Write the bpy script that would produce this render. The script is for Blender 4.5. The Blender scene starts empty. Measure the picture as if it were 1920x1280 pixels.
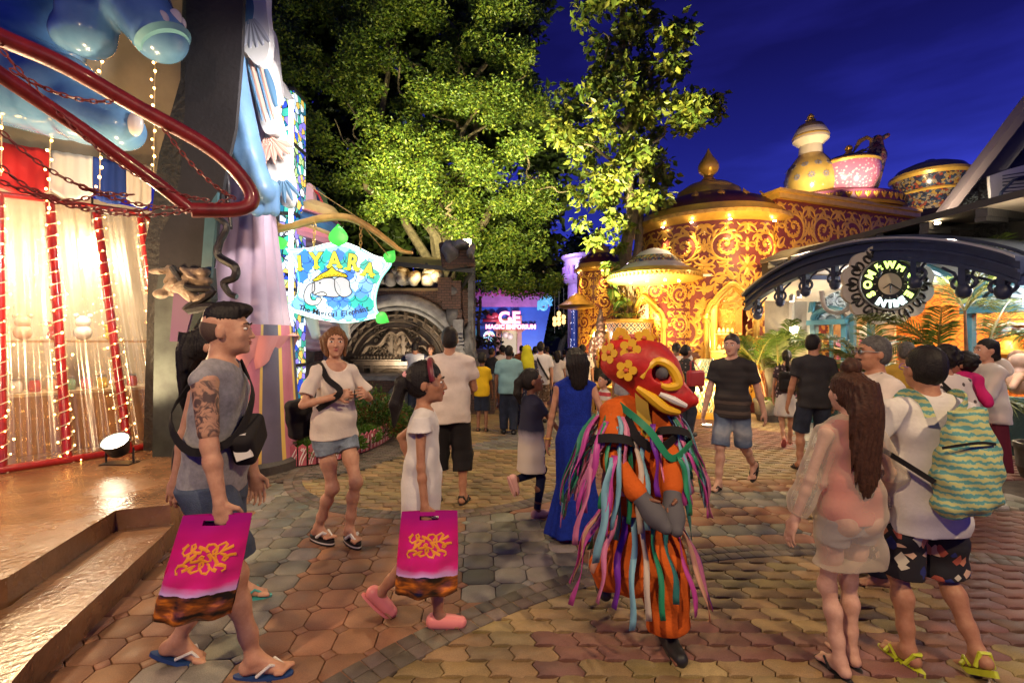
import bpy, math, random, time
import numpy as np
from mathutils import Vector as V, Matrix
PI = math.pi; R = math.radians; T0 = time.time()
sc = bpy.context.scene; col = sc.collection
# ---------------------------------------------------------------- camera
EYE = 1.55; F = 900.0
cam = bpy.data.cameras.new("camera"); camo = bpy.data.objects.new("camera", cam); col.objects.link(camo)
cam.sensor_width = 36; cam.lens = 36 * F / 1920; cam.clip_end = 2000; cam.clip_start = .05
camo.location = (0, 0, EYE); camo.rotation_euler = (R(90), 0, 0); sc.camera = camo
def P(px, py, Y): return V(((px - 960) / F * Y, Y, EYE + (640 - py) / F * Y))     # a photo pixel at a distance -> point
def G(px, py): return P(px, py, EYE * F / (py - 640))                             # ... on the ground
# ---------------------------------------------------------------- dusk sky
w = bpy.data.worlds.new("World"); sc.world = w; w.use_nodes = True
nt = w.node_tree; nt.nodes.clear()
def N(t, tree=None, **k):
 n = (tree or nt).nodes.new(t)
 for a, b in k.items(): setattr(n, a, b)
 return n
L_ = lambda a, b: nt.links.new(a, b)
tc = N('ShaderNodeTexCoord'); sep = N('ShaderNodeSeparateXYZ'); L_(tc.outputs['Generated'], sep.inputs[0])
rp = N('ShaderNodeValToRGB'); L_(sep.outputs['Z'], rp.inputs[0])
el = rp.color_ramp.elements
el[0].position = 0.0; el[0].color = (.040, .065, .66, 1); el[1].position = .62; el[1].color = (.009, .009, .115, 1)
for p_, c_ in ((.2, (.040, .055, .62, 1)), (.36, (.021, .025, .34, 1)), (.47, (.013, .013, .18, 1))):
 e = el.new(p_); e.color = c_
mp = N('ShaderNodeMapping'); mp.inputs['Scale'].default_value = (1.6, 1.6, 7); mp.inputs['Rotation'].default_value = (.12, .1, .6); L_(tc.outputs['Generated'], mp.inputs[0])
nz = N('ShaderNodeTexNoise'); nz.inputs['Scale'].default_value = 1.7; nz.inputs['Detail'].default_value = 5; L_(mp.outputs[0], nz.inputs[0])
cr = N('ShaderNodeValToRGB'); cr.color_ramp.elements[0].position = .40; cr.color_ramp.elements[0].color = (.55, .55, .55, 1)
cr.color_ramp.elements[1].position = .68; cr.color_ramp.elements[1].color = (1.12, 1.1, 1.05, 1); L_(nz.outputs[0], cr.inputs[0])
mx = N('ShaderNodeMix', data_type='RGBA', blend_type='MULTIPLY'); mx.inputs[0].default_value = 1
L_(rp.outputs[0], mx.inputs[6]); L_(cr.outputs[0], mx.inputs[7])
bg = N('ShaderNodeBackground'); bg.inputs[1].default_value = 1.0; L_(mx.outputs[2], bg.inputs[0])
ow = N('ShaderNodeOutputWorld'); L_(bg.outputs[0], ow.inputs[0])
# ---------------------------------------------------------------- exposure, sampling
sc.view_settings.view_transform = 'Standard'; sc.view_settings.look = 'None'; sc.view_settings.exposure = 0; sc.view_settings.gamma = 1
sc.render.engine = 'CYCLES'; cy = sc.cycles
cy.use_denoising = True; cy.max_bounces = 6; cy.diffuse_bounces = 2; cy.glossy_bounces = 2; cy.transmission_bounces = 4
cy.transparent_max_bounces = 8; cy.sample_clamp_indirect = 3; cy.sample_clamp_direct = 0; cy.caustics_reflective = False; cy.caustics_refractive = False
cy.use_light_tree = True
# ---------------------------------------------------------------- the lamps of the place and added lights
WARM = (1, .62, .30); GOLD = (1, .66, .25); WHITE = (1, .88, .72); COOL = (.75, .9, 1)
def lamp(kind, loc, power, color=WARM, size=.1, target=None, angle=90, blend=.6):
 l = bpy.data.lights.new(kind.lower() + "_lamp", kind); l.energy = power; l.color = color
 if kind == 'SPOT': l.spot_size = R(angle); l.spot_blend = blend; l.shadow_soft_size = size
 elif kind == 'POINT': l.shadow_soft_size = size
 elif kind == 'AREA': l.size = size
 o = bpy.data.objects.new("lamp_light", l); col.objects.link(o); o.location = loc
 if target is not None: o.rotation_euler = (V(target) - V(loc)).to_track_quat('-Z', 'Y').to_euler()
 return o
# added lights without fixtures: assumed plaza, tree and facade lamps, some behind the viewer
lamp('SPOT', (-2.2, -1.2, 4.6), 760, (1, .72, .43), .1, (-.6, 3.6, .3), 110, .8)
lamp('SPOT', (3.4, -1.0, 4.8), 800, (1, .73, .42), .1, (1.8, 4.0, .3), 110, .8)
lamp('SPOT', (.6, 6.9, 5.6), 560, (1, .72, .42), .12, (.6, 6.6, 0), 120, .8)
lamp('SPOT', (-3.0, 9.9, 4.15), 2900, (1, .97, .48), .15, (-1.9, 13.0, 6.3), 95, .9)
lamp('SPOT', (-.9, 9.6, 3.6), 3000, (1, .97, .48), .15, (-.8, 13.0, 6.2), 120, .9)
lamp('SPOT', (1.5, 9.2, 1.2), 12000, (1, .93, .48), .15, (2.8, 11.4, 7.2), 80, .9)
lamp('SPOT', (-1.3, 4.7, 4.4), 520, (1, .93, .88), .2, (-3.2, 5.8, 3.8), 80, .7)
lamp('SPOT', (2.6, 8.6, .2), 820, GOLD, .1, (4.6, 11.0, 3.0), 90, .8)
lamp('SPOT', (5.0, 8.6, 3.55), 430, GOLD, .1, (6.4, 10.9, 4.15), 120, .9)
lamp('SPOT', (4.0, 8.3, .2), 640, GOLD, .1, (5.2, 10.6, 2.6), 95, .8)
lamp('POINT', (-3.9, 3.9, 2.0), 150, (1, .66, .34), .1)  # added fill light without a fixture, brightens the blue elephants and red hoop
# ---------------------------------------------------------------- helpers
nn_ = lambda t, k: t.nodes.new(k)
def sv_(n, k, v): n.inputs[k].default_value = v
lk_ = lambda t, a, b: t.links.new(a, b)
def tag(o, label=None, cat=None, group=None, kind=None):
 if label: o['label'] = label
 if cat: o['category'] = cat
 if group: o['group'] = group
 if kind: o['kind'] = kind
 return o
def empty(name, loc, label, cat, group=None, rz=0):
 o = bpy.data.objects.new(name, None); col.objects.link(o); o.empty_display_size = .1
 o.location = loc; o.rotation_euler = (0, 0, rz)
 return tag(o, label, cat, group)
def wm(o):
 m = Matrix.Translation(o.location) @ o.rotation_euler.to_matrix().to_4x4() @ Matrix.Diagonal((*o.scale, 1))
 return wm(o.parent) @ m if o.parent else m
def link(name, me, parent=None):
 o = bpy.data.objects.new(name, me); col.objects.link(o)
 if parent: o.parent = parent
 return o
def np_mesh(name, v, quads, mats, parent=None, smooth=True, local=True):
 v = np.asarray(v, np.float32); quads = np.asarray(quads, np.int32)
 if not local and parent is not None:
  m = np.array(wm(parent).inverted(), np.float32); v = v @ m[:3, :3].T + m[:3, 3]
 me = bpy.data.meshes.new(name); n = quads.shape[1]
 me.vertices.add(len(v)); me.vertices.foreach_set('co', v.ravel())
 me.loops.add(quads.size); me.loops.foreach_set('vertex_index', quads.ravel())
 me.polygons.add(len(quads)); me.polygons.foreach_set('loop_start', np.arange(len(quads), dtype=np.int32) * n)
 me.polygons.foreach_set('use_smooth', np.full(len(quads), smooth))
 me.update(calc_edges=True)
 for m in (mats if isinstance(mats, (list, tuple)) else [mats]): me.materials.append(m)
 return link(name, me, parent)
class MB:
 """collects shapes in world space; build() links them as ONE mesh"""
 def __init__(s): s.v = []; s.f = []; s.m = []; s.mi = 0
 def add(s, vs, fs):
  o = len(s.v); s.v += [tuple(x) for x in vs]; s.f += [tuple(i + o for i in f) for f in fs]; s.m += [s.mi] * len(fs); return s
 def box(s, c, d, M=None):
  x, y, z = d[0] / 2, d[1] / 2, d[2] / 2
  vs = [V((a * x, b * y, e * z)) for a in (-1, 1) for b in (-1, 1) for e in (-1, 1)]
  c = V(c); vs = [(M @ q if M else q) + c for q in vs]
  return s.add(vs, [(0, 1, 3, 2), (4, 6, 7, 5), (0, 4, 5, 1), (2, 3, 7, 6), (0, 2, 6, 4), (1, 5, 7, 3)])
 def beam(s, a, b, w_, h_, up=(0, 0, 1)):
  a = V(a); b = V(b); d = (b - a); L = d.length; d.normalize(); u = V(up); r = d.cross(u)
  if r.length < 1e-4: r = d.cross(V((1, 0, 0)))
  r.normalize(); u = r.cross(d); M = Matrix((r, d, u)).transposed()
  return s.box((a + b) / 2, (w_, L, h_), M)
 def tube(s, pts, r, n=8, closed=False, cap=True):
  pts = [V(p) for p in pts]; m = len(pts); rs = r if isinstance(r, (list, tuple)) else [r] * m; vs = []; fs = []
  pn = None
  for i, p in enumerate(pts):
   a = pts[(i - 1) % m] if (i or closed) else p; b = pts[(i + 1) % m] if (i < m - 1 or closed) else p
   t = (b - a).normalized()
   if pn is None: pn = t.cross(V((0, 0, 1))); pn = pn if pn.length > 1e-3 else t.cross(V((1, 0, 0)))
   pn = (pn - t * pn.dot(t)).normalized(); bn = t.cross(pn)
   for k in range(n): q = 2 * PI * k / n; vs.append(p + (pn * math.cos(q) + bn * math.sin(q)) * rs[i])
  for i in range(m if closed else m - 1):
   j = (i + 1) % m
   for k in range(n): k2 = (k + 1) % n; fs.append((i * n + k, i * n + k2, j * n + k2, j * n + k))
  if cap and not closed: fs += [tuple(range(n))[::-1], tuple((m - 1) * n + k for k in range(n))]
  return s.add(vs, fs)
 def lathe(s, prof, n=32, c=(0, 0, 0), M=None, a0=0, a1=2 * PI, caps=True):
  c = V(c); vs = []; fs = []; full = abs(a1 - a0 - 2 * PI) < 1e-6; nn = n if full else n + 1
  for (r, z) in prof:
   for k in range(nn):
    q = a0 + (a1 - a0) * k / n; p = V((r * math.cos(q), r * math.sin(q), z)); vs.append((M @ p if M else p) + c)
  for i in range(len(prof) - 1):
   for k in range(n):
    k2 = (k + 1) % nn; fs.append((i * nn + k, i * nn + k2, (i + 1) * nn + k2, (i + 1) * nn + k))
  if full and caps:
   if prof[0][0] > 1e-4: fs.append(tuple(range(nn))[::-1])
   if prof[-1][0] > 1e-4: fs.append(tuple((len(prof) - 1) * nn + k for k in range(nn)))
  return s.add(vs, fs)
 def ell(s, c, r, n=12, m=8, M=None):
  pr = [(math.sin(PI * i / m), -math.cos(PI * i / m)) for i in range(m + 1)]; c = V(c); vs = []; fs = []
  for (a, z) in pr:
   for k in range(n):
    q = 2 * PI * k / n; p = V((a * math.cos(q) * r[0], a * math.sin(q) * r[1], z * r[2])); vs.append((M @ p if M else p) + c)
  for i in range(m):
   for k in range(n): k2 = (k + 1) % n; fs.append((i * n + k, i * n + k2, (i + 1) * n + k2, (i + 1) * n + k))
  return s.add(vs, fs)
 def prism(s, poly, M, t, back=True):
  """2-D polygon in the frame M (4x4: x,y in plane, z = thickness)"""
  n = len(poly); vs = [M @ V((x, y, t)) for x, y in poly] + [M @ V((x, y, 0)) for x, y in poly]
  fs = [tuple(range(n))] + ([tuple(range(2 * n - 1, n - 1, -1))] if back else []) + [(i, n + i, n + (i + 1) % n, (i + 1) % n) for i in range(n)]
  return s.add(vs, fs)
 def strip(s, pts, ws, M, t=.01):
  """2-D centre line with half widths -> raised ribbon in frame M (x,y plane), ridge in the middle"""
  n = len(pts); L = []; Rr = []
  for i in range(n):
   a = pts[max(i - 1, 0)]; b = pts[min(i + 1, n - 1)]; dx, dy = b[0] - a[0], b[1] - a[1]; l = math.hypot(dx, dy) or 1
   nx, ny = -dy / l, dx / l; L.append((pts[i][0] + nx * ws[i], pts[i][1] + ny * ws[i])); Rr.append((pts[i][0] - nx * ws[i], pts[i][1] - ny * ws[i]))
  f = M if callable(M) else (lambda x, y, z: M @ V((x, y, z)))
  vs = [f(*L[i], t * .4) for i in range(n)] + [f(*pts[i], t) for i in range(n)] + [f(*Rr[i], t * .4) for i in range(n)]
  vs += [f(*L[i], 0) for i in range(n)] + [f(*Rr[i], 0) for i in range(n)]
  fs = []
  for i in range(n - 1):
   fs += [(i, n + i, n + i + 1, i + 1), (n + i, 2 * n + i, 2 * n + i + 1, n + i + 1), (3 * n + i, i, i + 1, 3 * n + i + 1), (2 * n + i, 4 * n + i, 4 * n + i + 1, 2 * n + i + 1)]
  return s.add(vs, fs)
 def build(s, name, mats, parent=None, smooth=False, local=False):
  me = bpy.data.meshes.new(name); vs = s.v
  if parent is not None and not local:
   m = wm(parent).inverted(); vs = [m @ V(q) for q in vs]
  me.from_pydata(vs, [], s.f); mats = mats if isinstance(mats, (list, tuple)) else [mats]
  for m in mats: me.materials.append(m)
  if len(mats) > 1: me.polygons.foreach_set('material_index', s.m)
  if smooth:
   me.polygons.foreach_set('use_smooth', [True] * len(me.polygons))
   if smooth != 'all' and hasattr(me, 'set_sharp_from_angle'): me.set_sharp_from_angle(angle=R(40))
  me.update()
  return link(name, me, parent)
def frame(o, x, y):
 """4x4 frame with origin o, x axis, y axis (z = x cross y)"""
 x = V(x).normalized(); y = V(y); y = (y - x * y.dot(x)).normalized(); z = x.cross(y)
 M = Matrix((x, y, z)).transposed().to_4x4(); M.translation = V(o); return M
def copy_tree(o, parent=None, **k):
 c = o.copy(); col.objects.link(c)
 if parent: c.parent = parent
 for ch in list(o.children): copy_tree(ch, c)
 for a, b in k.items():
  if a in ('label', 'group'): c[a] = b
  else: setattr(c, a, b)
 return c
def arc(cx, cy, r, a0, a1, n=16, ry=None): return [(cx + r * math.cos(R(a0 + (a1 - a0) * i / n)), cy + (ry or r) * math.sin(R(a0 + (a1 - a0) * i / n))) for i in range(n + 1)]
# ---------------------------------------------------------------- materials
MATS = {}
def mat(name, c=(.5, .5, .5), rough=.6, metal=0, emit=None, es=1, bump=0, bs=30, var=0, vs=4, coat=0, trans=0, fn=None, spec=.5, alpha=1, c2=None):
 if name in MATS: return MATS[name]
 m = bpy.data.materials.new(name); m.use_nodes = True; t = m.node_tree; b = t.nodes['Principled BSDF']; MATS[name] = m
 b.inputs['Base Color'].default_value = (*c, 1); b.inputs['Roughness'].default_value = rough; b.inputs['Metallic'].default_value = metal
 b.inputs['Coat Weight'].default_value = coat; b.inputs['Transmission Weight'].default_value = trans; b.inputs['Specular IOR Level'].default_value = spec; b.inputs['Alpha'].default_value = alpha
 if emit: b.inputs['Emission Color'].default_value = (*emit, 1); b.inputs['Emission Strength'].default_value = es
 o = None
 if var or bump:
  o = t.nodes.new('ShaderNodeTexCoord')
 if var:
  n = t.nodes.new('ShaderNodeTexNoise'); n.inputs['Scale'].default_value = vs; n.inputs['Detail'].default_value = 6; n.inputs['Roughness'].default_value = .62; t.links.new(o.outputs['Object'], n.inputs[0])
  rr = t.nodes.new('ShaderNodeMapRange'); rr.inputs[1].default_value = .3; rr.inputs[2].default_value = .7; t.links.new(n.outputs[0], rr.inputs[0])
  x = t.nodes.new('ShaderNodeMix'); x.data_type = 'RGBA'; t.links.new(rr.outputs[0], x.inputs[0])
  x.inputs[6].default_value = (*(c2 or [q * (1 - var) for q in c]), 1); x.inputs[7].default_value = (*[min(1, q * (1 + var * .6)) for q in c], 1); t.links.new(x.outputs[2], b.inputs['Base Color'])
 if bump:
  n2 = t.nodes.new('ShaderNodeTexNoise'); n2.inputs['Scale'].default_value = bs; n2.inputs['Detail'].default_value = 5; t.links.new(o.outputs['Object'], n2.inputs[0])
  bp = t.nodes.new('ShaderNodeBump'); bp.inputs['Strength'].default_value = min(1, bump); bp.inputs['Distance'].default_value = .02 * max(1, bump); t.links.new(n2.outputs[0], bp.inputs['Height']); t.links.new(bp.outputs[0], b.inputs['Normal'])
 if fn: fn(t, b)
 return m
def emis(name, c, s):
 m = mat(name, (.8, .8, .8), .5, emit=c, es=s)
 m.cycles.emission_sampling = 'NONE'
 return m
def attr_mat(name, attr='tint', **k):
 def f(t, b):
  a = t.nodes.new('ShaderNodeAttribute'); a.attribute_name = attr
  if k.get('var') and b.inputs['Base Color'].links:
   x = t.nodes.new('ShaderNodeMix'); x.data_type = 'RGBA'; x.blend_type = 'MULTIPLY'; x.inputs[0].default_value = 1
   t.links.new(b.inputs['Base Color'].links[0].from_socket, x.inputs[6]); t.links.new(a.outputs['Color'], x.inputs[7]); t.links.new(x.outputs[2], b.inputs['Base Color'])
  else: t.links.new(a.outputs['Color'], b.inputs['Base Color'])
 return mat(name, fn=f, **k)
def face_colors(o, cols, attr='tint'):
 """per-face base colours stored on the face corners"""
 me = o.data; a = me.color_attributes.new(attr, 'FLOAT_COLOR', 'CORNER')
 tot = np.zeros(len(me.polygons), np.int32); me.polygons.foreach_get('loop_total', tot)
 c = np.repeat(np.asarray(cols, np.float32), tot, axis=0); a.data.foreach_set('color', np.hstack([c, np.ones((len(c), 1), np.float32)]).ravel())
def text_mesh(body, size, M, depth, name, m, parent, align='CENTER', bold=0, shear=0, sx=1):
 """lettering as a mesh in frame M (x right, y up, z out)"""
 cu = bpy.data.curves.new(name, 'FONT'); cu.body = body; cu.size = size; cu.extrude = depth; cu.align_x = align; cu.offset = bold; cu.shear = shear; cu.resolution_u = 3
 o = bpy.data.objects.new(name, cu); me = bpy.data.meshes.new_from_object(o); bpy.data.objects.remove(o); bpy.data.curves.remove(cu)
 inv = wm(parent).inverted() if parent else Matrix()
 if sx != 1: me.transform(Matrix.Diagonal((sx, 1, 1, 1)))
 me.transform(inv @ M); me.materials.clear(); me.materials.append(m); me.name = name
 return link(name, me, parent)
def in_poly(x, y, poly):
 c = False
 for i in range(len(poly)):
  (x0, y0), (x1, y1) = poly[i], poly[i - 1]
  if (y0 > y) != (y1 > y) and x < (x1 - x0) * (y - y0) / (y1 - y0) + x0: c = not c
 return c
# ---------------------------------------------------------------- smooth solids: distance fields turned into one continuous mesh
class SDF:
 def __init__(s): s.ops = []; s.lo = np.full(3, 9e9); s.hi = np.full(3, -9e9)
 def _b(s, lo, hi):
  lo = np.asarray(lo, float); hi = np.asarray(hi, float); s.lo = np.minimum(s.lo, lo); s.hi = np.maximum(s.hi, hi); return lo, hi
 def cone(s, a, b, ra, rb, k=.02, op=1):
  a = np.array(a, float); b = np.array(b, float); m = max(ra, rb)
  lo, hi = np.minimum(a, b) - m, np.maximum(a, b) + m
  if op > 0: s._b(lo, hi)
  ba = b - a; L2 = max(ba @ ba, 1e-9)
  def f(X, Y, Z):
   px, py, pz = X - a[0], Y - a[1], Z - a[2]
   t = np.clip((px * ba[0] + py * ba[1] + pz * ba[2]) / L2, 0, 1)
   return np.sqrt((px - t * ba[0]) ** 2 + (py - t * ba[1]) ** 2 + (pz - t * ba[2]) ** 2) - (ra + t * (rb - ra))
  s.ops.append((lo, hi, f, k, op)); return s
 def ell(s, c, r, M=None, k=.02, op=1):
  c = np.array(c, float); r = np.array(r, float); m = r.max() if M is not None else r
  lo, hi = c - m, c + m
  if op > 0: s._b(lo, hi)
  Mi = np.array(M.to_3x3() if hasattr(M, 'to_3x3') else M, float).T if M is not None else None; rm = r.min()
  def f(X, Y, Z):
   x, y, z = X - c[0], Y - c[1], Z - c[2]
   if Mi is not None:
    x, y, z = (Mi[0, 0] * x + Mi[0, 1] * y + Mi[0, 2] * z), (Mi[1, 0] * x + Mi[1, 1] * y + Mi[1, 2] * z), (Mi[2, 0] * x + Mi[2, 1] * y + Mi[2, 2] * z)
   k0 = np.sqrt((x / r[0]) ** 2 + (y / r[1]) ** 2 + (z / r[2]) ** 2); k1 = np.sqrt((x / r[0] ** 2) ** 2 + (y / r[1] ** 2) ** 2 + (z / r[2] ** 2) ** 2)
   return np.where(k1 > 1e-6, k0 * (k0 - 1) / np.maximum(k1, 1e-6), -rm)
  s.ops.append((lo, hi, f, k, op)); return s
 def prof(s, a, b, u, fw, ts, ws, ds, os=None, n=2.4, k=.02, op=1, fold=None):
  """loft along a->b: half widths ws along u, half depths ds along fw, front offsets os"""
  a = np.array(a, float); b = np.array(b, float); u = np.array(u, float); fw = np.array(fw, float)
  L = np.linalg.norm(b - a); ax = (b - a) / L; m = max(max(ws), max(ds)) + (max(map(abs, os)) if os else 0) + .02
  lo, hi = np.minimum(a, b) - m, np.maximum(a, b) + m
  if op > 0: s._b(lo, hi)
  tt = np.linspace(0, 1, 129); sm = lambda q: np.convolve(np.pad(np.interp(tt, ts, q), 6, 'edge'), np.ones(13) / 13, 'valid')
  W_, D_, O_ = sm(ws), sm(ds), sm(os if os else [0] * len(ts))
  def f(X, Y, Z):
   px, py, pz = X - a[0], Y - a[1], Z - a[2]; h = (px * ax[0] + py * ax[1] + pz * ax[2]) / L
   i = (np.clip(h, 0, 1) * 128).astype(np.int32); W, D, O = W_[i], D_[i], O_[i]
   qu = px * u[0] + py * u[1] + pz * u[2]; qf = px * fw[0] + py * fw[1] + pz * fw[2] - O
   d = ((np.abs(qu / W) ** n + np.abs(qf / D) ** n) ** (1 / n) - 1) * np.minimum(W, D)
   if fold: d = d + fold(np.arctan2(qf / D, qu / W), np.clip(h, 0, 1))
   return np.maximum(d, np.maximum(-h, h - 1) * L)
  s.ops.append((lo, hi, f, k, op)); return s
 def box(s, c, hd, M=None, r=.02, k=.02, op=1):
  c = np.array(c, float); hd = np.array(hd, float); m = np.linalg.norm(hd) if M is not None else hd
  lo, hi = c - m, c + m
  if op > 0: s._b(lo, hi)
  Mi = np.array(M.to_3x3() if hasattr(M, 'to_3x3') else M, float).T if M is not None else np.eye(3)
  def f(X, Y, Z):
   x, y, z = X - c[0], Y - c[1], Z - c[2]
   q = [np.abs(Mi[i, 0] * x + Mi[i, 1] * y + Mi[i, 2] * z) - hd[i] + r for i in range(3)]
   return np.sqrt(sum(np.maximum(e, 0) ** 2 for e in q)) + np.minimum(np.maximum(np.maximum(q[0], q[1]), q[2]), 0) - r
  s.ops.append((lo, hi, f, k, op)); return s
 def plane(s, p, nrm, k=.004):
  """keep the side the normal points away from"""
  p = np.array(p, float); nrm = np.array(nrm, float); nrm /= np.linalg.norm(nrm)
  s.ops.append((None, None, lambda X, Y, Z: (X - p[0]) * nrm[0] + (Y - p[1]) * nrm[1] + (Z - p[2]) * nrm[2], k, 2)); return s
 def disp(s, f): s.ops.append((None, None, f, 0, 3)); return s
 def mesh(s, h):
  lo = s.lo - 3 * h; n = np.ceil((s.hi - s.lo) / h).astype(int) + 7; h32 = np.float32(h)
  ax = [(lo[i] + h * np.arange(n[i])).astype(np.float32) for i in range(3)]; D = np.full(n, 1.0, np.float32)
  for l, u, f, k, op in s.ops:
   if l is None: sl = (slice(None),) * 3
   else:
    p = k + 2.5 * h; a = np.clip(np.floor((l - p - lo) / h).astype(int), 0, n); b = np.clip(np.ceil((u + p - lo) / h).astype(int) + 1, 0, n)
    if (b <= a).any(): continue
    sl = tuple(slice(a[i], b[i]) for i in range(3))
   d = f(ax[0][sl[0]][:, None, None], ax[1][sl[1]][None, :, None], ax[2][sl[2]][None, None, :]); A = D[sl]
   if op == 1:
    e = np.maximum(k - np.abs(A - d), 0); D[sl] = np.minimum(A, d) - e * e / (4 * k + 1e-9)
   elif op == 3: D[sl] = A + d
   else:
    d = d if op == 2 else -d; e = np.maximum(k - np.abs(A - d), 0); D[sl] = np.maximum(A, d) + e * e / (4 * k + 1e-9)
  return nets(D, lo, h)
def nets(D, lo, h):
 I = D < 0; c = np.zeros(tuple(q - 1 for q in D.shape), np.uint8)
 offs = [(i, j, k) for i in (0, 1) for j in (0, 1) for k in (0, 1)]
 for i, j, k in offs: c += I[i:i + c.shape[0], j:j + c.shape[1], k:k + c.shape[2]]
 cells = np.argwhere((c > 0) & (c < 8)); idx = np.full(c.shape, -1, np.int32); idx[tuple(cells.T)] = np.arange(len(cells))
 vals = np.stack([D[cells[:, 0] + i, cells[:, 1] + j, cells[:, 2] + k] for i, j, k in offs], 1)
 acc = np.zeros((len(cells), 3), np.float32); cnt = np.zeros((len(cells), 1), np.float32); o = np.array(offs, np.float32)
 for a in range(8):
  for b in range(a + 1, 8):
   if abs(o[a] - o[b]).sum() == 1:
    x = (vals[:, a] < 0) != (vals[:, b] < 0); t = vals[:, a] / np.where(np.abs(vals[:, a] - vals[:, b]) < 1e-9, 1e-9, vals[:, a] - vals[:, b])
    acc += np.where(x[:, None], o[a] + (o[b] - o[a]) * t[:, None], 0); cnt += x[:, None]
 v = (cells + acc / np.maximum(cnt, 1)) * h + lo
 q = []
 for ax in range(3):
  b1, b2 = (ax + 1) % 3, (ax + 2) % 3
  A = np.take(I, range(0, D.shape[ax] - 1), ax); B = np.take(I, range(1, D.shape[ax]), ax)
  e = np.argwhere(A != B); e = e[(e[:, b1] > 0) & (e[:, b2] > 0) & (e[:, b1] < c.shape[b1]) & (e[:, b2] < c.shape[b2])]
  d1 = np.zeros(3, int); d1[b1] = 1; d2 = np.zeros(3, int); d2[b2] = 1
  r = np.stack([idx[tuple((e - x).T)] for x in (d1 + d2, d2, 0 * d1, d1)], 1); ins = A[tuple(e.T)]
  r[~ins] = r[~ins][:, ::-1]; q.append(r)
 q = np.concatenate(q); q = q[(q >= 0).all(1)]
 return v.astype(np.float32), q
def sdf_obj(name, s, h, m, parent, local=True):
 v, q = s.mesh(h)
 return np_mesh(name, v, q, m, parent, True, local)
# ---------------------------------------------------------------- people: one continuous body each, clothes and hair as parts
def skinm(n, c):
 def f(t, b): sv_(b, 'Subsurface Weight', .06); sv_(b, 'Subsurface Radius', (.02, .008, .004))
 return mat(n, c, .5, var=.2, vs=22, bump=.10, bs=170, spec=.4, c2=(c[0] * .86, c[1] * .74, c[2] * .70), fn=f)
FAIR = skinm('fair_skin', (.56, .31, .20)); TAN = skinm('tan_skin', (.42, .21, .12)); BROWN = skinm('brown_skin', (.24, .11, .06))
PALE = skinm('pale_skin', (.62, .38, .27))
def hairm(n, c): return mat(n, c, .58, var=.5, vs=60, bump=.25, bs=120, spec=.3)
BLACKH = hairm('black_hair', (.012, .009, .008)); BROWNH = hairm('brown_hair', (.065, .026, .013)); GREYH = hairm('grey_hair', (.09, .085, .08)); GINGER = hairm('copper_hair', (.16, .065, .022))
def clothm(n, c, **k): return mat(n, c, k.pop('rough', .85), var=k.pop('var', .14), vs=k.pop('vs', 7), bump=k.pop('bump', .12), bs=k.pop('bs', 60), spec=.25, **k)
EYEW = mat('eye_white', (.75, .72, .68), .3); IRIS = mat('dark_iris', (.02, .012, .008), .15); LIP = mat('lips', (.42, .12, .10), .45); BROW = mat('brow_hair', (.02, .014, .012), .8)
def ik(a, c, l1, l2, pole):
 d = c - a; L = min(d.length, (l1 + l2) * .999); d.normalize(); c = a + d * L
 x = (l1 * l1 - l2 * l2 + L * L) / (2 * L); h = math.sqrt(max(l1 * l1 - x * x, 0)); p = (pole - d * pole.dot(d)).normalized()
 return a + d * x + p * h, c
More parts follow.
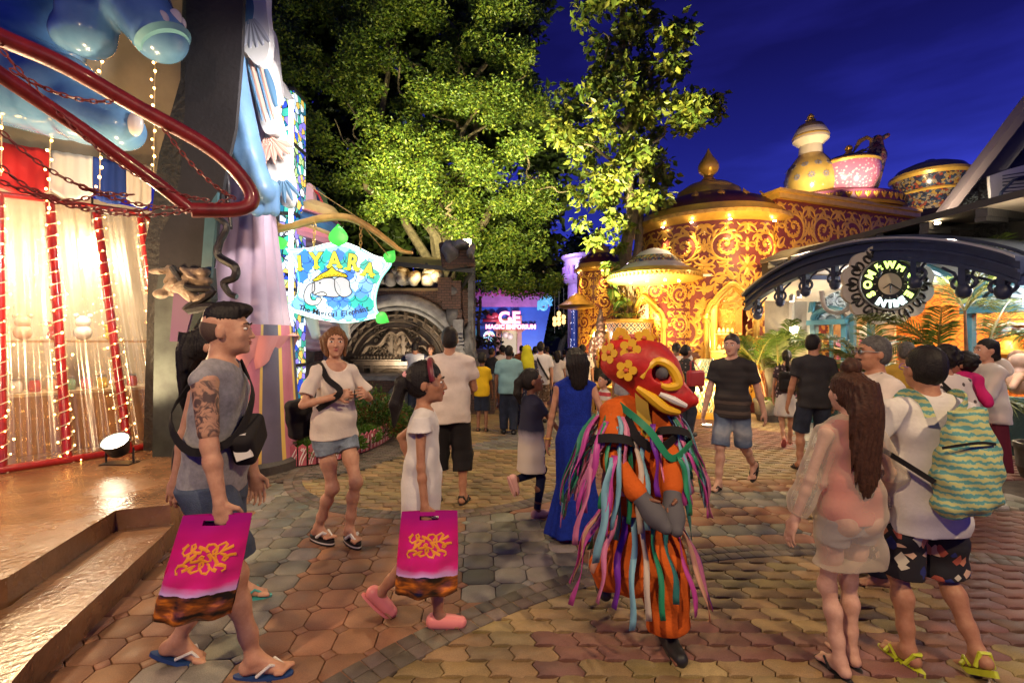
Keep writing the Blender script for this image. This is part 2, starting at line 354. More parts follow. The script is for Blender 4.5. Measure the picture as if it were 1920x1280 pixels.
class Person:
 def __init__(s, label, pos, H=1.70, rz=0, sex='m', skin=FAIR, lean=(0, 0), hip=0, twist=0, lf=(-.09, 0, 0, 0, 0), rf=(.09, 0, 0, 0, 0), lh=None, rh=None, lel=None, rel=None,
                 head=(0, 0), curl=(.35, .35), heavy=1, vox=None, face=False, group=None, z0=0, hs=1, hand_n=None):
  heavy *= .90 if sex == 'm' else .86 if sex == 'f' else .92; S = s.S = H / 1.70; s.sex = sex; s.rz = R(rz); s.vox = vox or max(.0066, math.hypot(*pos) / 480 * 1.05); s.heavy = heavy
  s.root = empty('person', (pos[0], pos[1], z0), label, 'person', group, s.rz); s.mats = skin
  f = sex == 'f'; k = sex == 'k'
  hw = (.092 if f else .088) * S; sw = (.158 if f else .15 if k else .188) * S * (heavy ** .3); zp = .93 * S
  lf = [V((lf[0], lf[1], lf[2])) * S, lf[3], lf[4]]; rf = [V((rf[0], rf[1], rf[2])) * S, rf[3], rf[4]]
  low = min(zp, 0.925 * S); s.P = Pv = V((0, 0, low))
  Rh = Matrix.Rotation(R(hip), 3, 'Z'); Rl = Matrix.Rotation(lean[0], 3, 'Y') @ Matrix.Rotation(-lean[1], 3, 'X'); Rc = Rl @ Matrix.Rotation(R(twist), 3, 'Z')
  s.up = Rl @ V((0, 0, 1)); s.fx = Rc @ V((1, 0, 0)); s.fy = Rc @ V((0, 1, 0)); s.hx = Rh @ V((1, 0, 0)); s.hy = Rh @ V((0, 1, 0))
  s.mx = (s.fx + s.hx).normalized(); s.mx = (s.mx - s.up * s.mx.dot(s.up)).normalized(); s.my = s.up.cross(s.mx)
  s.N = Pv + s.up * .51 * S; s.hipj = []; s.knee = []; s.ank = []; s.foot = []
  for sg, ft in ((-1, lf), (1, rf)):
   hj = Pv + s.hx * hw * sg - V((0, 0, .03 * S)); an = ft[0] + V((0, 0, .075 * S)); fd = V((-math.sin(R(ft[1])), math.cos(R(ft[1])), 0)); fd = V((fd.x * math.cos(R(ft[2])), fd.y * math.cos(R(ft[2])), -math.sin(R(ft[2]))))
   kn, an = ik(hj, an, .435 * S, .40 * S, fd + s.hy * .6 + V((0, 0, .15)))
   s.hipj.append(hj); s.knee.append(kn); s.ank.append(an); s.foot.append(fd)
  s.sh = []; s.el = []; s.wr = []
  for sg, hd, el in ((-1, lh, lel), (1, rh, rel)):
   sj = s.N - s.up * .055 * S + s.fx * sw * sg; hd = V(hd) * S if hd else sj + V((sg * .06, .05, -.52)) * S
   po = V(el) if el else (s.fx * sg * .6 - s.fy)
   e, w_ = ik(sj, hd, .285 * S, .245 * S, po); s.sh.append(sj); s.el.append(e); s.wr.append(w_)
  s.hs = hs * (1.0 if not k else 1.06 * (1.70 / H) ** .42) * S
  Rhd = Rl.lerp(Matrix.Identity(3), .6) @ Matrix.Rotation(head[0], 3, 'Z') @ Matrix.Rotation(head[1], 3, 'X')
  s.HR = Rhd; nb = s.N + s.up * .02 * S; s.HC = nb + (s.up * .5 + V((0, 0, .5))) * .15 * s.hs + s.fy * .02 * S
  s.curl = curl; s.hand_n = hand_n or {}; s.face = face; s.heads = []
  s.body()
 def h(s, x, y, z): return s.HC + s.HR @ (V((x, y, z)) * s.hs)
 def tp(s):
  """torso profile (t over pelvis bottom .80 -> neck base 1.44)"""
  if s.sex == 'f': w_ = [.12, .172, .122, .138, .148, .125, .055]; d = [.08, .112, .088, .10, .10, .078, .052]
  elif s.sex == 'k': w_ = [.11, .142, .125, .135, .142, .12, .055]; d = [.08, .10, .092, .096, .098, .08, .05]
  else: w_ = [.12, .164, .146, .16, .175, .155, .065]; d = [.08, .112, .104, .112, .117, .092, .06]
  h = s.heavy; return [0, .16, .36, .6, .8, .93, 1.0], [x * s.S * h for x in w_], [x * s.S * h ** 1.4 for x in d]
 def body(s):
  S = s.S; b = SDF(); a = s.P - s.up * .13 * S; ts, w_, d = s.tp()
  b.prof(a, s.N, s.mx, s.my, ts, w_, d, k=.03 * S)
  for i, sg in ((0, -1), (1, 1)):
   hj, kn, an, fd = s.hipj[i], s.knee[i], s.ank[i], s.foot[i]; fat = .87 if s.sex == 'f' else .82 if s.sex == 'k' else .93; fat *= s.heavy ** .5
   b.cone(hj, hj.lerp(kn, .55), .087 * S * fat, .070 * S * fat, .05 * S); b.cone(hj.lerp(kn, .55), kn, .070 * S * fat, .049 * S * fat, .04 * S); bk = (kn - an).cross(s.hx).normalized(); bk = bk if bk.dot(s.hy) < 0 else -bk
   mid = kn.lerp(an, .33) + bk * .012 * S
   b.cone(kn, mid, .048 * S * fat, .053 * S * fat, .05 * S); b.cone(mid, kn.lerp(an, .72), .053 * S * fat, .037 * S, .04 * S); b.cone(kn.lerp(an, .72), an, .037 * S, .032 * S, .03 * S); b.ell(s.P + s.hx * .07 * S * sg - s.hy * .045 * S - V((0, 0, .05 * S)), [.072 * S] * 3, k=.05 * S)
   b.ell(kn + (s.hy * .004 * S), (.044 * S * fat,) * 3, k=.04 * S)
   sd = V((fd.y, -fd.x, 0)); sd = sd.normalized() if sd.length > .01 else V((1, 0, 0)); dn = sd.cross(fd); dn = dn if dn.z < 0 else -dn; s.foot[i] = (fd, sd, dn)
   heel = an + dn * .042 * S - fd * .028 * S; ball = an + dn * .055 * S + fd * .115 * S
   b.cone(an, heel, .034 * S, .032 * S, .02 * S); b.cone(an + fd * .01 * S, ball, .034 * S, .021 * S, .02 * S); b.cone(heel, ball, .028 * S, .022 * S, .02 * S)
   for q in range(5):
    o = (q - 2) * .0165 * S; big = sg * (2 - q) > 1 if False else (q == (4 if sg < 0 else 0)); p0 = ball + sd * o; p1 = p0 + fd * (.05 if big else .042 - abs(q - (3 if sg < 0 else 1)) * .006) * S - dn * -.004
    b.cone(p0, p1, .013 * S, (.012 if big else .0085) * S, .008 * S)
  for i, sg in ((0, -1), (1, 1)):
   sj, el, wr = s.sh[i], s.el[i], s.wr[i]; th = (.73 if s.sex != 'm' else .98) * s.heavy ** .5
   b.cone(s.N + s.fx * .03 * S * sg - s.up * .01 * S, sj, .05 * S, .052 * S * th, .05 * S); b.cone(sj, el, .05 * S * th, .038 * S * th, .03 * S)
   fm = el.lerp(wr, .3); b.cone(el, fm, .038 * S * th, .04 * S * th, .02 * S); b.cone(fm, wr, .04 * S * th, .025 * S, .02 * S)
   s.hand(b, i, sg)
  if s.sex == 'f':
   for sg in (-1, 1): b.ell(s.N - s.up * .19 * S + s.fx * .065 * S * sg + s.fy * .075 * S, (.055 * S,) * 3, k=.04 * S)
  nb = s.N; b.cone(nb - s.fy * .012 * S, s.h(0, -.02, -.06), (.055 if s.sex == 'm' else .041) * S, (.054 if s.sex == 'm' else .042) * s.hs, .03 * S)
  e = lambda c, r, k, op=1: b.ell(s.h(*c), [q * s.hs for q in r], s.HR, k * s.hs, op)
  e((0, -.018, .03), (.075, .094, .09), .03); e((0, .022, -.02), (.063, .072, .088), .03); e((0, .048, -.076), (.042 if s.sex == 'm' else .034, .04, .03), .035)
  for sg in (-1, 1):
   e((.034 * sg, .062, -.022), (.024, .022, .024), .02); e((.075 * sg, -.012, -.012), (.011, .021, .031), .008); e((.031 * sg, .099, .006), (.017, .013, .010), .012, -1)
   e((.03 * sg, .08, .026), (.022, .012, .007), .012); e((.011 * sg, .094, -.033), (.009, .009, .008), .006)
  b.cone(s.h(0, .086, .012), s.h(0, .108, -.03), .008 * s.hs, .0115 * s.hs, .01 * s.hs)
  e((0, .091, -.054), (.02, .009, .006), .006); e((0, .089, -.064), (.017, .009, .0065), .006); e((0, .077, -.098), (.018, .014, .012), .015)
  s.bodyo = sdf_obj('body', b, s.vox, s.mats, s.root)
  if s.face:
   for sg in (-1, 1):
    m = MB(); Mr = Matrix(s.HR); m.ell(s.h(.031 * sg, .0835, .0065), [q * s.hs for q in (.0155, .009, .0075)], 12, 8, Mr); eo = m.build('eye', EYEW, s.root, 'all', True)
    m = MB(); m.ell(s.h(.0315 * sg, .0895, .0065), [q * s.hs for q in (.0066, .0045, .0068)], 10, 6, Mr); m.build('iris', IRIS, eo, 'all', True)
    m = MB(); m.tube([s.h(.012 * sg, .094, .029), s.h(.03 * sg, .0945, .034), s.h(.049 * sg, .08, .029)], [.0035 * s.hs, .0042 * s.hs, .002 * s.hs], 6); m.build('eyebrow', BROW, s.root, True, True)
   m = MB(); m.ell(s.h(0, .0965, -.054), [q * s.hs for q in (.019, .0065, .0048)], 12, 6, Mr); m.ell(s.h(0, .095, -.0635), [q * s.hs for q in (.0165, .0065, .0055)], 12, 6, Mr); m.build('lips', LIP, s.root, 'all', True)
 def hand(s, b, i, sg):
  S = s.S; wr = s.wr[i]; d = (wr - s.el[i]).normalized()
  n = s.hand_n.get(i) or (-s.fx * sg); n = V(n); n = (n - d * n.dot(d)).normalized(); sd = d.cross(n); fw = sd if sd.dot(s.fy) + sd.z * .3 > 0 else -sd   # thumb side
  s.palm = getattr(s, 'palm', {}); c = s.curl[i]; s.palm[i] = wr + d * .085 * S + n * .03 * S
  M = Matrix((fw, d, n)).transposed()
  b.cone(wr, wr + d * .03 * S, .024 * S, .024 * S, .015 * S); b.ell(wr + d * .052 * S, (.040 * S, .052 * S, .0175 * S), M, .015 * S)
  for q in range(4):
   p = wr + d * (.088 - abs(q - 1) * .004) * S + fw * (1.5 - q) * .0195 * S; ln = (.040, .045, .042, .033)[q] * S; r = max((.0088, .009, .0088, .0078)[q] * S, s.vox * .8)
   ang = c * .6; 
   for j in range(3):
    dd = (d * math.cos(ang) + n * math.sin(ang) + fw * (1.5 - q) * .06).normalized(); p2 = p + dd * ln * (1, .66, .5)[j]; b.cone(p, p2, r, r * .92, .004 * S); p = p2; r *= .92; ang += c * 1.1
  p = wr + d * .025 * S + fw * .03 * S; dd = (d * .6 + fw * .75 + n * .35).normalized(); p2 = p + dd * .04 * S; r = max(.0105 * S, s.vox * .8); b.cone(p, p2, r * 1.2, r, .012 * S)
  b.cone(p2, p2 + (d * .85 + fw * .1 + n * (.2 + c * .5)).normalized() * .032 * S, r, r * .85, .004 * S)
 # -- clothes
 def add(s, name, sd, m, vox=None): return sdf_obj(name, sd, vox or s.vox * 1.1, m, s.root)
 def wr_(s, amp=.004, f=1):
  a = amp * s.S; ph = random.random() * 6
  return lambda X, Y, Z: a * (np.sin(30 * f * Z + 13 * f * X + ph) * np.sin(8 * f * X + 10 * f * Y - 7 * f * Z + ph) + .6 * np.sin(17 * f * X - 40 * f * Z + ph * 2) * np.sin(14 * f * Y + 9 * f * Z))
 def shirt(s, m, sleeve=.6, hem=.84, off=.016, waist=0, flare=0, sl=.03, neck=(.06, .05, .05), deep=0, name='shirt', amp=.004, fold=None, wide=0):
  S = s.S; b = SDF(); ts, w_, d = s.tp(); L = (s.N - s.P).length + .13 * S; s.hem = getattr(s, 'hem', 0) or hem
  a = s.N - s.up * (1.44 - hem) * S; L2 = (s.N - a).length
  t2 = [1 - (1 - t) * L / L2 for t in ts]; tt = [0] + [t for t in t2 if t > .06]; ww = [np.interp(0, t2, w_)] + [w_[i] for i, t in enumerate(t2) if t > .06]; dd = [np.interp(0, t2, d)] + [d[i] for i, t in enumerate(t2) if t > .06]
  o = off * S; mw = max(w_[3], w_[4]) * .97 + o
  W = []; D = []
  for i, t in enumerate(tt):
   e = o + flare * S * max(0, .6 - t); x, y = ww[i] + e, dd[i] + e
   if t < .75: x = max(x, mw * (1 - waist) + e - o); y = max(y, (max(d[3], d[4]) + o) * (1 - waist) + e - o)
   if hem + (1.44 - hem) * t < 1.08 and hem < .9 and name != 'gown_bodice': x = max(x, w_[1] * 1.10 + .010 * S + o); y = max(y, d[1] * 1.18 + .010 * S + o)
   W.append(x); D.append(y)
  b.prof(a, s.N + s.up * .012 * S, s.mx, s.my, tt, W, D, k=.03 * S, fold=fold)
  if hem < .9:
   b.plane(s.N - s.up * (1.44 - hem) * S, -s.up)
  if s.sex == 'f':
   for sg in (-1, 1): b.ell(s.N - s.up * .19 * S + s.fx * .062 * S * sg + s.fy * .072 * S, (.055 * S + o,) * 3, k=.06 * S)
  for i, sg in ((0, -1), (1, 1)):
   sj, el, wr = s.sh[i], s.el[i], s.wr[i]; th = (.73 if s.sex != 'm' else .98) * s.heavy ** .5
   b.cone(s.N + s.fx * .04 * S * sg - s.up * .012 * S, sj + s.up * .002, .048 * S + o * .6, .05 * S * th + o * .7, .04 * S)
   if sleeve > 0:
    e = sj.lerp(el, min(1, sleeve)); ax = (e - sj).normalized(); u = ax.cross(s.fy).normalized(); v = ax.cross(u); r0 = .05 * S * th + o; r1 = (.045 * S * th + sl * S)
    b.prof(sj - ax * .02 * S, e, u, v, [0, .3, 1], [r0 * .8, r0, r1], [r0 * .8, r0, r1], n=2, k=.04 * S)
    if sleeve > 1:
     e2 = el.lerp(wr, sleeve - 1); ax = (e2 - el).normalized(); u = ax.cross(V((.3, .5, .8))).normalized(); v = ax.cross(u); r2 = .028 * S + sl * S * .8
     b.ell(el, (r1,) * 3, k=.03 * S); b.prof(el, e2, u, v, [0, 1], [r1, r2], [r1, r2], n=2, k=.03 * S)
  if neck: b.ell(s.N + s.up * (.035 - deep * .4) * S + s.fy * (.02 + deep * .3) * S, ((neck[0] + deep * .5) * S, (neck[1] + deep * .5) * S, (neck[2] + deep) * S), k=.012 * S, op=-1)
  if amp: b.disp(s.wr_(amp))
  return s.add(name, b, m)
 def pants(s, m, length=1.0, off=.014, top=1.02, open_=.02, name='trousers', amp=.003, crotch=.80):
  S = s.S; b = SDF(); ts, w_, d = s.tp(); o = off * S; a = s.P - s.up * (.925 - crotch) * S; e = s.P + s.up * (top - .925) * S
  b.prof(a, e, s.hx, s.hy, [0, .4, 1], [w_[1] * .93 + o, w_[1] + o, np.interp(.34, ts, w_) + o], [d[1] * .95 + o, d[1] + o, np.interp(.34, ts, d) + o], [0, -.01 * S, 0], k=.03 * S)
  fat = (1 if s.sex == 'f' else .92 if s.sex == 'k' else 1) * s.heavy ** .5
  for i in (0, 1):
   hj, kn, an = s.hipj[i], s.knee[i], s.ank[i]
   e = hj.lerp(kn, min(1, length)); ax = (e - hj).normalized(); u = (s.hx - ax * s.hx.dot(ax)).normalized(); v = ax.cross(u); r0 = .078 * S * fat + o; f = min(1, length); r1 = (.080 + (.052 - .080) * f) * S * fat + o + open_ * S * f
   b.prof(hj, e, u, v, [0, 1], [r0, r1], [r0 * 1.05, r1], n=2, k=.04 * S)
   if length > 1:
    q = min(length - 1, .97); e2 = kn.lerp(an, q); ax = (e2 - kn).normalized(); u = (s.hx - ax * s.hx.dot(ax)).normalized(); v = ax.cross(u); r2 = (.058 - .02 * q) * S * fat + o + open_ * S
    b.ell(kn, (r1,) * 3, k=.03 * S); b.prof(kn, e2, u, v, [0, .35, 1], [r1, r1 * .98, r2], [r1, r1 * 1.0, r2], n=2, k=.03 * S)
  if getattr(s, 'hem', 0): b.plane((0, 0, (s.hem + .05) * S), (0, 0, 1))
  if amp: b.disp(s.wr_(amp))
  return s.add(name, b, m)
 def skirt(s, m, hem=.5, top=1.02, w0=None, w1=.2, d1=None, nf=9, fa=.012, name='skirt', mid=None):
  S = s.S; b = SDF(); ts, w_, d = s.tp(); e = s.P + s.up * (top - .925) * S; hemc = (s.ank[0] + s.ank[1]) / 2; q = (top - hem) / top; c = V((s.P.x + (hemc.x - s.P.x) * q * .6, s.P.y + (hemc.y - s.P.y) * q * .6, hem * S))
  ww = np.interp(.36, ts, w_) + .015 * S; th = max(0, min(1, (top - .92) / max(top - hem, .01)))
  b.prof(c, e, s.hx, s.hy, [0, 1 - th, 1] if mid is None else [0, .45, 1 - th, 1], [w1 * S] + ([mid * S] if mid else []) + [w_[1] + .02 * S, ww], [(d1 or w1 * .75) * S] + ([mid * .8 * S] if mid else []) + [d[1] + .03 * S, d[2] + .015 * S], k=.02 * S, n=2.1,
               fold=lambda an, h: fa * S * (1 - h) * (np.sin(nf * an + 1.3) + .5 * np.sin((nf * 2 - 1) * an + 2)))
  return s.add(name, b, m)
 def hair(s, m, kind='short', length=None, vol=1, name='hair', end=None, seed=1):
  b = SDF(); hs = s.hs; e = lambda c, r, k, op=1: b.ell(s.h(*c), [q * hs for q in r], s.HR, k * hs, op)
  if kind == 'top':
   e((0, -.01, .06), (.074, .095, .078), .02); e((0, .06, .1), (.05, .05, .03), .03); e((0, .085, .0), (.08, .045, .07), .015, -1); b.plane(s.h(0, 0, .045), s.HR @ V((0, .12, -1)))
  else:
   e((0, -.022, .035), (.081 * vol, .1 * vol, .096 * vol), .02); e((0, -.035, -.02), (.075, .082, .075), .03)
   e((0, .098, -.03), (.066, .075, .082), .025, -1)
   for sg in (-1, 1):
    if kind in ('short', 'pony', 'bun'): e((.085 * sg, .012, -.03), (.03, .033, .04), .012, -1)
   if kind in ('short',): b.plane(s.h(0, 0, -.065), s.HR @ V((0, .35, -1)))
   else: b.plane(s.h(0, 0, -.085), s.HR @ V((0, .2, -1)))
  if kind in ('long', 'bob'):
   l = length or .42; bk = s.h(0, -.05, .05); en = bk + V((0, 0, -l)) * s.S + (s.my * -.05 + (end or V((0, 0, 0)))) * s.S
   b.prof(en, bk, s.HR @ V((1, 0, 0)), s.HR @ V((0, 1, 0)), [0, .12, .35, .75, 1], [.03 * hs, .062 * hs * vol, .082 * hs * vol, .092 * hs * vol, .06 * hs], [.012 * hs, .03 * hs, .042 * hs, .06 * hs, .05 * hs], k=.06, n=2)
   if kind == 'bob':
    for sg in (-1, 1): b.cone(s.h(.07 * sg, .02, .03), s.h(.066 * sg, .03, -.1), .022 * hs, .012 * hs, .02)
  if kind == 'pony':
   l = length or .3; q = s.h(0, -.115, .04); b.ell(q, (.026 * hs,) * 3, k=.02); pts = [q, s.h(0, -.15, .0), s.h(0, -.155, 0) + V((0, 0, -l * .5)) * s.S + (end or V((0, 0, 0))) * .5, s.h(0, -.13, 0) + V((0, 0, -l)) * s.S + (end or V((0, 0, 0)))]
   for j, (r0, r1) in enumerate(((.022, .034), (.034, .036), (.036, .008))): b.cone(pts[j], pts[j + 1], r0 * hs * 1.1, r1 * hs * 1.1, .015)
  if kind == 'bun':
   q = s.h(0, -.115, -.015) if length is None else s.h(0, -.09, length); b.ell(q, (.048 * hs, .042 * hs, .048 * hs), s.HR, .015)
  if kind == 'curly':
   rnd = random.Random(seed)
   for _ in range(60):
    t, p = rnd.uniform(0, 6.28), rnd.uniform(-.5, 1.4); c = (math.cos(t) * math.cos(p) * .085 * vol, -.025 + math.sin(t) * math.cos(p) * .1 * vol, .03 + math.sin(p) * .09 * vol)
    if c[1] > .03 and c[2] < .06: continue
    e(c, (.026,) * 3, .012)
  g = .0025 if kind != 'short' else .0012
  Mi = np.array(s.HR).T; c0 = np.array(s.HC)
  def dsp(X, Y, Z):
   x = Mi[0, 0] * (X - c0[0]) + Mi[0, 1] * (Y - c0[1]) + Mi[0, 2] * (Z - c0[2]); y = Mi[1, 0] * (X - c0[0]) + Mi[1, 1] * (Y - c0[1]) + Mi[1, 2] * (Z - c0[2])
   return g * np.sin(np.arctan2(y + .03, x) * 34 + 3 * np.sin(9 * Z)) + g * .7 * np.sin(260 * x + 4 * np.sin(14 * Z))
  b.disp(dsp)
  return s.add(name, b, m, s.vox * .95)
 def shoes(s, m, kind='flipflop', sm=None, t=.018, lift=None):
  """soles and straps under both feet; the sole outline follows the foot"""
  S = s.S
  for i, sg in ((0, -1), (1, 1)):
   fd, sd, dn = s.foot[i]; base = s.ank[i] + dn * .074 * S; mb = MB(); out = []
   if kind in ('sneaker', 'clog', 'boot'):
    b = SDF(); an = s.ank[i]; b.cone(base - dn * .035 * S - fd * .035 * S, base - dn * .03 * S + fd * .15 * S, .042 * S, .04 * S, .02); b.cone(base - dn * .05 * S - fd * .03 * S, base - dn * .035 * S + fd * .1 * S, .046 * S, .04 * S, .02)
    if kind == 'boot': b.cone(an - dn * .06 * S, an, .045 * S, .046 * S, .02)
    b.plane(base + dn * .006 * S, dn); b.disp(s.wr_(.001)); o = s.add('shoe', b, m)
   for q in range(24):
    a = 2 * PI * q / 24; y = math.sin(a); out.append((math.cos(a) * (.04 + .008 * y) * S, (.045 + y * .135) * S))
   M = frame(base, sd, fd); M = M if M.col[2].to_3d().dot(dn) > 0 else frame(base, -sd, fd)
   so = mb.prism(out, M, t * S).build('sole', sm or m, s.root, False, True)
   if kind in ('flipflop', 'sandal', 'platform'):
    mb = MB(); toe = base - dn * .02 * S + fd * .135 * S - sd * sg * .018 * S * 1; rr = (.0075 if kind != 'platform' else .013) * S
    for q in (-1, 1): mb.tube([toe, base - dn * .052 * S + fd * .085 * S + sd * q * .028 * S, base - dn * .012 * S + fd * .03 * S + sd * q * .043 * S], rr, 6)
    if kind == 'sandal':
     mb.tube([base - dn * .01 * S + sd * -.04 * S - fd * .01 * S, base - dn * .075 * S - fd * .045 * S + sd * -.02 * S, base - dn * .075 * S - fd * .045 * S + sd * .02 * S, base - dn * .01 * S + sd * .04 * S - fd * .01 * S], rr * 1.5, 6)
     mb.tube([base - dn * .01 * S + fd * .1 * S - sd * .045 * S, base - dn * .045 * S + fd * .1 * S, base - dn * .01 * S + fd * .1 * S + sd * .045 * S], rr * 1.6, 6)
    mb.build('strap', m, s.root, True, True)
 def W(s, p): return wm(s.root) @ V(p)
# ================================================================ GROUND: pavers laid one by one
rng = np.random.default_rng(7); random.seed(5)
def circle3(a, b, c):
 ax, ay, bx, by, cx, cy_ = *a, *b, *c; d = 2 * (ax * (by - cy_) + bx * (cy_ - ay) + cx * (ay - by))
 ux = ((ax * ax + ay * ay) * (by - cy_) + (bx * bx + by * by) * (cy_ - ay) + (cx * cx + cy_ * cy_) * (ay - by)) / d
 uy = ((ax * ax + ay * ay) * (cx - bx) + (bx * bx + by * by) * (ax - cx) + (cx * cx + cy_ * cy_) * (bx - ax)) / d
 return ux, uy, math.hypot(ax - ux, ay - uy)
C1 = circle3((-.744, 2.18), (.597, 3.2), (2.11, 3.58)); C2 = (-.85, 6.0, 1.72)
PLANT = [(-3.08, 5.95), (-2.95, 5.86), (-2.6, 5.93), (-2.3, 6.2), (-2.06, 6.7), (-1.95, 7.4), (-1.97, 8.1), (-2.1, 8.8), (-2.4, 9.4)]
def zone(x, y):
 """0 octagons, 1 wavy pavers, 3 fine dark bricks"""
 d1 = np.hypot(x - C1[0], y - C1[1]); d2 = np.hypot(x - C2[0], y - C2[1]); z = np.zeros(x.shape, int)
 z[d1 < C1[2]] = 1; z[d2 < C2[2]] = 1; z[(y > 6.3) & (x > -1.2)] = 1; z[(x > 2.6) & (y < 4.4)] = 1; z[(y > 5.4) & (x > 2.2)] = 1
 dp = np.min([np.hypot(x - a, y - b) for a, b in PLANT], axis=0); z[(dp < .62) & (y < 8.5)] = 3
 return z
def pave(name, poly, cen, cols, m, ang=None, z0=0.0, inset=.0036, drop=.0026, flip=None):
 poly = np.array(poly); K = len(poly); n = len(cen); c0 = poly.mean(0); ln = np.linalg.norm(poly - c0, axis=1, keepdims=True)
 rings = [(poly - (poly - c0) / ln * q, z) for q, z in ((inset * 1.45, 0), (inset * 1.15, -drop * .4), (inset, -drop), (inset * .95, -.02))]
 tilt = rng.normal(0, .002, (n, 2)); dz = rng.normal(0, .0005, n); V_ = []
 for r, z in rings:
  q = np.broadcast_to(r, (n, K, 2)).copy()
  if ang is not None: ca, sa = np.cos(ang)[:, None], np.sin(ang)[:, None]; q = np.stack([q[..., 0] * ca - q[..., 1] * sa, q[..., 0] * sa + q[..., 1] * ca], -1)
  zz = z0 + z + dz[:, None] + (q * tilt[:, None, :]).sum(-1); V_.append(np.concatenate([q + cen[:, None, :], zz[..., None]], -1))
 v = np.stack(V_, 1).reshape(-1, 3); base = (np.arange(n) * 4 * K)[:, None]; k = np.arange(K); k2 = (k + 1) % K
 top = base + k[None]; qs = []
 for r in range(3): qs.append((base[:, :, None] + np.stack([k + (r + 1) * K, k2 + (r + 1) * K, k2 + r * K, k + r * K], -1)[None]).reshape(n, -1))
 loops = np.concatenate([top.ravel()] + [q.ravel() for q in qs]).astype(np.int32); tot = np.concatenate([np.full(n, K), np.full(3 * n * K, 4)]).astype(np.int32)
 me = bpy.data.meshes.new(name); me.vertices.add(len(v)); me.vertices.foreach_set('co', v.astype(np.float32).ravel()); me.loops.add(len(loops)); me.loops.foreach_set('vertex_index', loops)
 me.polygons.add(len(tot)); me.polygons.foreach_set('loop_start', np.concatenate([[0], np.cumsum(tot)[:-1]]).astype(np.int32)); me.update(calc_edges=True); me.materials.append(m)
 o = link(name, me); o['kind'] = 'structure'; pc = np.concatenate([cols] + [np.repeat(cols, K, 0)] * 3); face_colors(o, pc); return o
def paver_tree(t, b):
 tc_ = nn_(t, 'ShaderNodeTexCoord'); a = nn_(t, 'ShaderNodeAttribute'); a.attribute_name = 'tint'
 n = nn_(t, 'ShaderNodeTexNoise'); sv_(n, 'Scale', 2.3); sv_(n, 'Detail', 8); sv_(n, 'Roughness', .68); lk_(t, tc_.outputs['Object'], n.inputs[0])
 n2 = nn_(t, 'ShaderNodeTexNoise'); sv_(n2, 'Scale', 170); sv_(n2, 'Detail', 3); lk_(t, tc_.outputs['Object'], n2.inputs[0])
 r1 = nn_(t, 'ShaderNodeMapRange'); sv_(r1, 1, .3); sv_(r1, 2, .72); sv_(r1, 3, .5); sv_(r1, 4, 1.25); lk_(t, n.outputs[0], r1.inputs[0])
 r2 = nn_(t, 'ShaderNodeMapRange'); sv_(r2, 1, .3); sv_(r2, 2, .7); sv_(r2, 3, .78); sv_(r2, 4, 1.18); lk_(t, n2.outputs[0], r2.inputs[0])
 mu = nn_(t, 'ShaderNodeMath'); mu.operation = 'MULTIPLY'; lk_(t, r1.outputs[0], mu.inputs[0]); lk_(t, r2.outputs[0], mu.inputs[1])
 x = nn_(t, 'ShaderNodeMix'); x.data_type = 'RGBA'; x.blend_type = 'MULTIPLY'; sv_(x, 0, 1); lk_(t, a.outputs['Color'], x.inputs[6]); lk_(t, mu.outputs[0], x.inputs[7]); lk_(t, x.outputs[2], b.inputs['Base Color'])
 r3 = nn_(t, 'ShaderNodeMapRange'); sv_(r3, 1, .3); sv_(r3, 2, .7); sv_(r3, 3, .42); sv_(r3, 4, .74); lk_(t, n.outputs[0], r3.inputs[0]); lk_(t, r3.outputs[0], b.inputs['Roughness'])
 bp = nn_(t, 'ShaderNodeBump'); sv_(bp, 'Strength', .35); sv_(bp, 'Distance', .004); lk_(t, n2.outputs[0], bp.inputs['Height']); lk_(t, bp.outputs[0], b.inputs['Normal'])
PAV = mat('concrete_paver', (.3, .2, .14), .5, spec=.45, fn=paver_tree)
TERRA = np.array((.30, .145, .08)); GREYP = np.array((.215, .20, .17)); YEL = np.array((.32, .215, .10)); MAR = np.array((.20, .09, .07)); DARKP = np.array((.155, .12, .095)); TANP = np.array((.30, .235, .165))
def jit(c, n, s=.12): return np.clip(c * (1 + rng.normal(0, s, (n, 1))) * (1 + rng.normal(0, .04, (n, 3))), .01, .9)
p_ = .212; a_ = p_ / 2; b_ = .062
ii, jj = np.meshgrid(np.arange(-24, 30), np.arange(6, 42)); th = R(4); gx, gy = ii.ravel() * p_, jj.ravel() * p_
rot = lambda x, y: (x * math.cos(th) - y * math.sin(th), x * math.sin(th) + y * math.cos(th))
for nm, poly, ox in (('octagon_paving', [(a_, -b_), (a_, b_), (b_, a_), (-b_, a_), (-a_, b_), (-a_, -b_), (-b_, -a_), (b_, -a_)], 0), ('square_inset_paving', [(a_ - b_, 0), (0, a_ - b_), (b_ - a_, 0), (0, b_ - a_)], a_)):
 x, y = rot(gx + ox, gy + ox); k = (zone(x, y) == 0) & (y > 1.7) & (y < 7.2) & (x > -4.2) & (x < 5); x, y = x[k], y[k]; n = len(x)
 c = jit(TERRA, n); g = ((x > -.35 + .25 * np.sin(y * 3)) & (x < .42 + (3.9 - y) * .35) & (y > 2.7) & (y < 4.35)) | ((x < -1.25 - .2 * (y - 2.2)) & (x > -1.65 - .35 * (y - 2.2)) & (y < 5.4)) | ((x > 1.2) & (x < 2.4) & (np.abs(y - 3.75 - .1 * x) < .16)) | ((x > 1.9) & (np.abs(y - 4.75) < .3))
 c[g] = jit(GREYP, g.sum(), .2); pave(nm, poly, np.stack([x, y], 1), c, PAV, np.full(n, th))
Lp, Wp = .222, .114
wav = [(0, 0), (.12, .10), (.38, .10), (.62, -.10), (.88, -.10)]
def edge(y0): return [(x * Lp - Lp / 2, y0 + dy * Wp) for x, dy in wav]
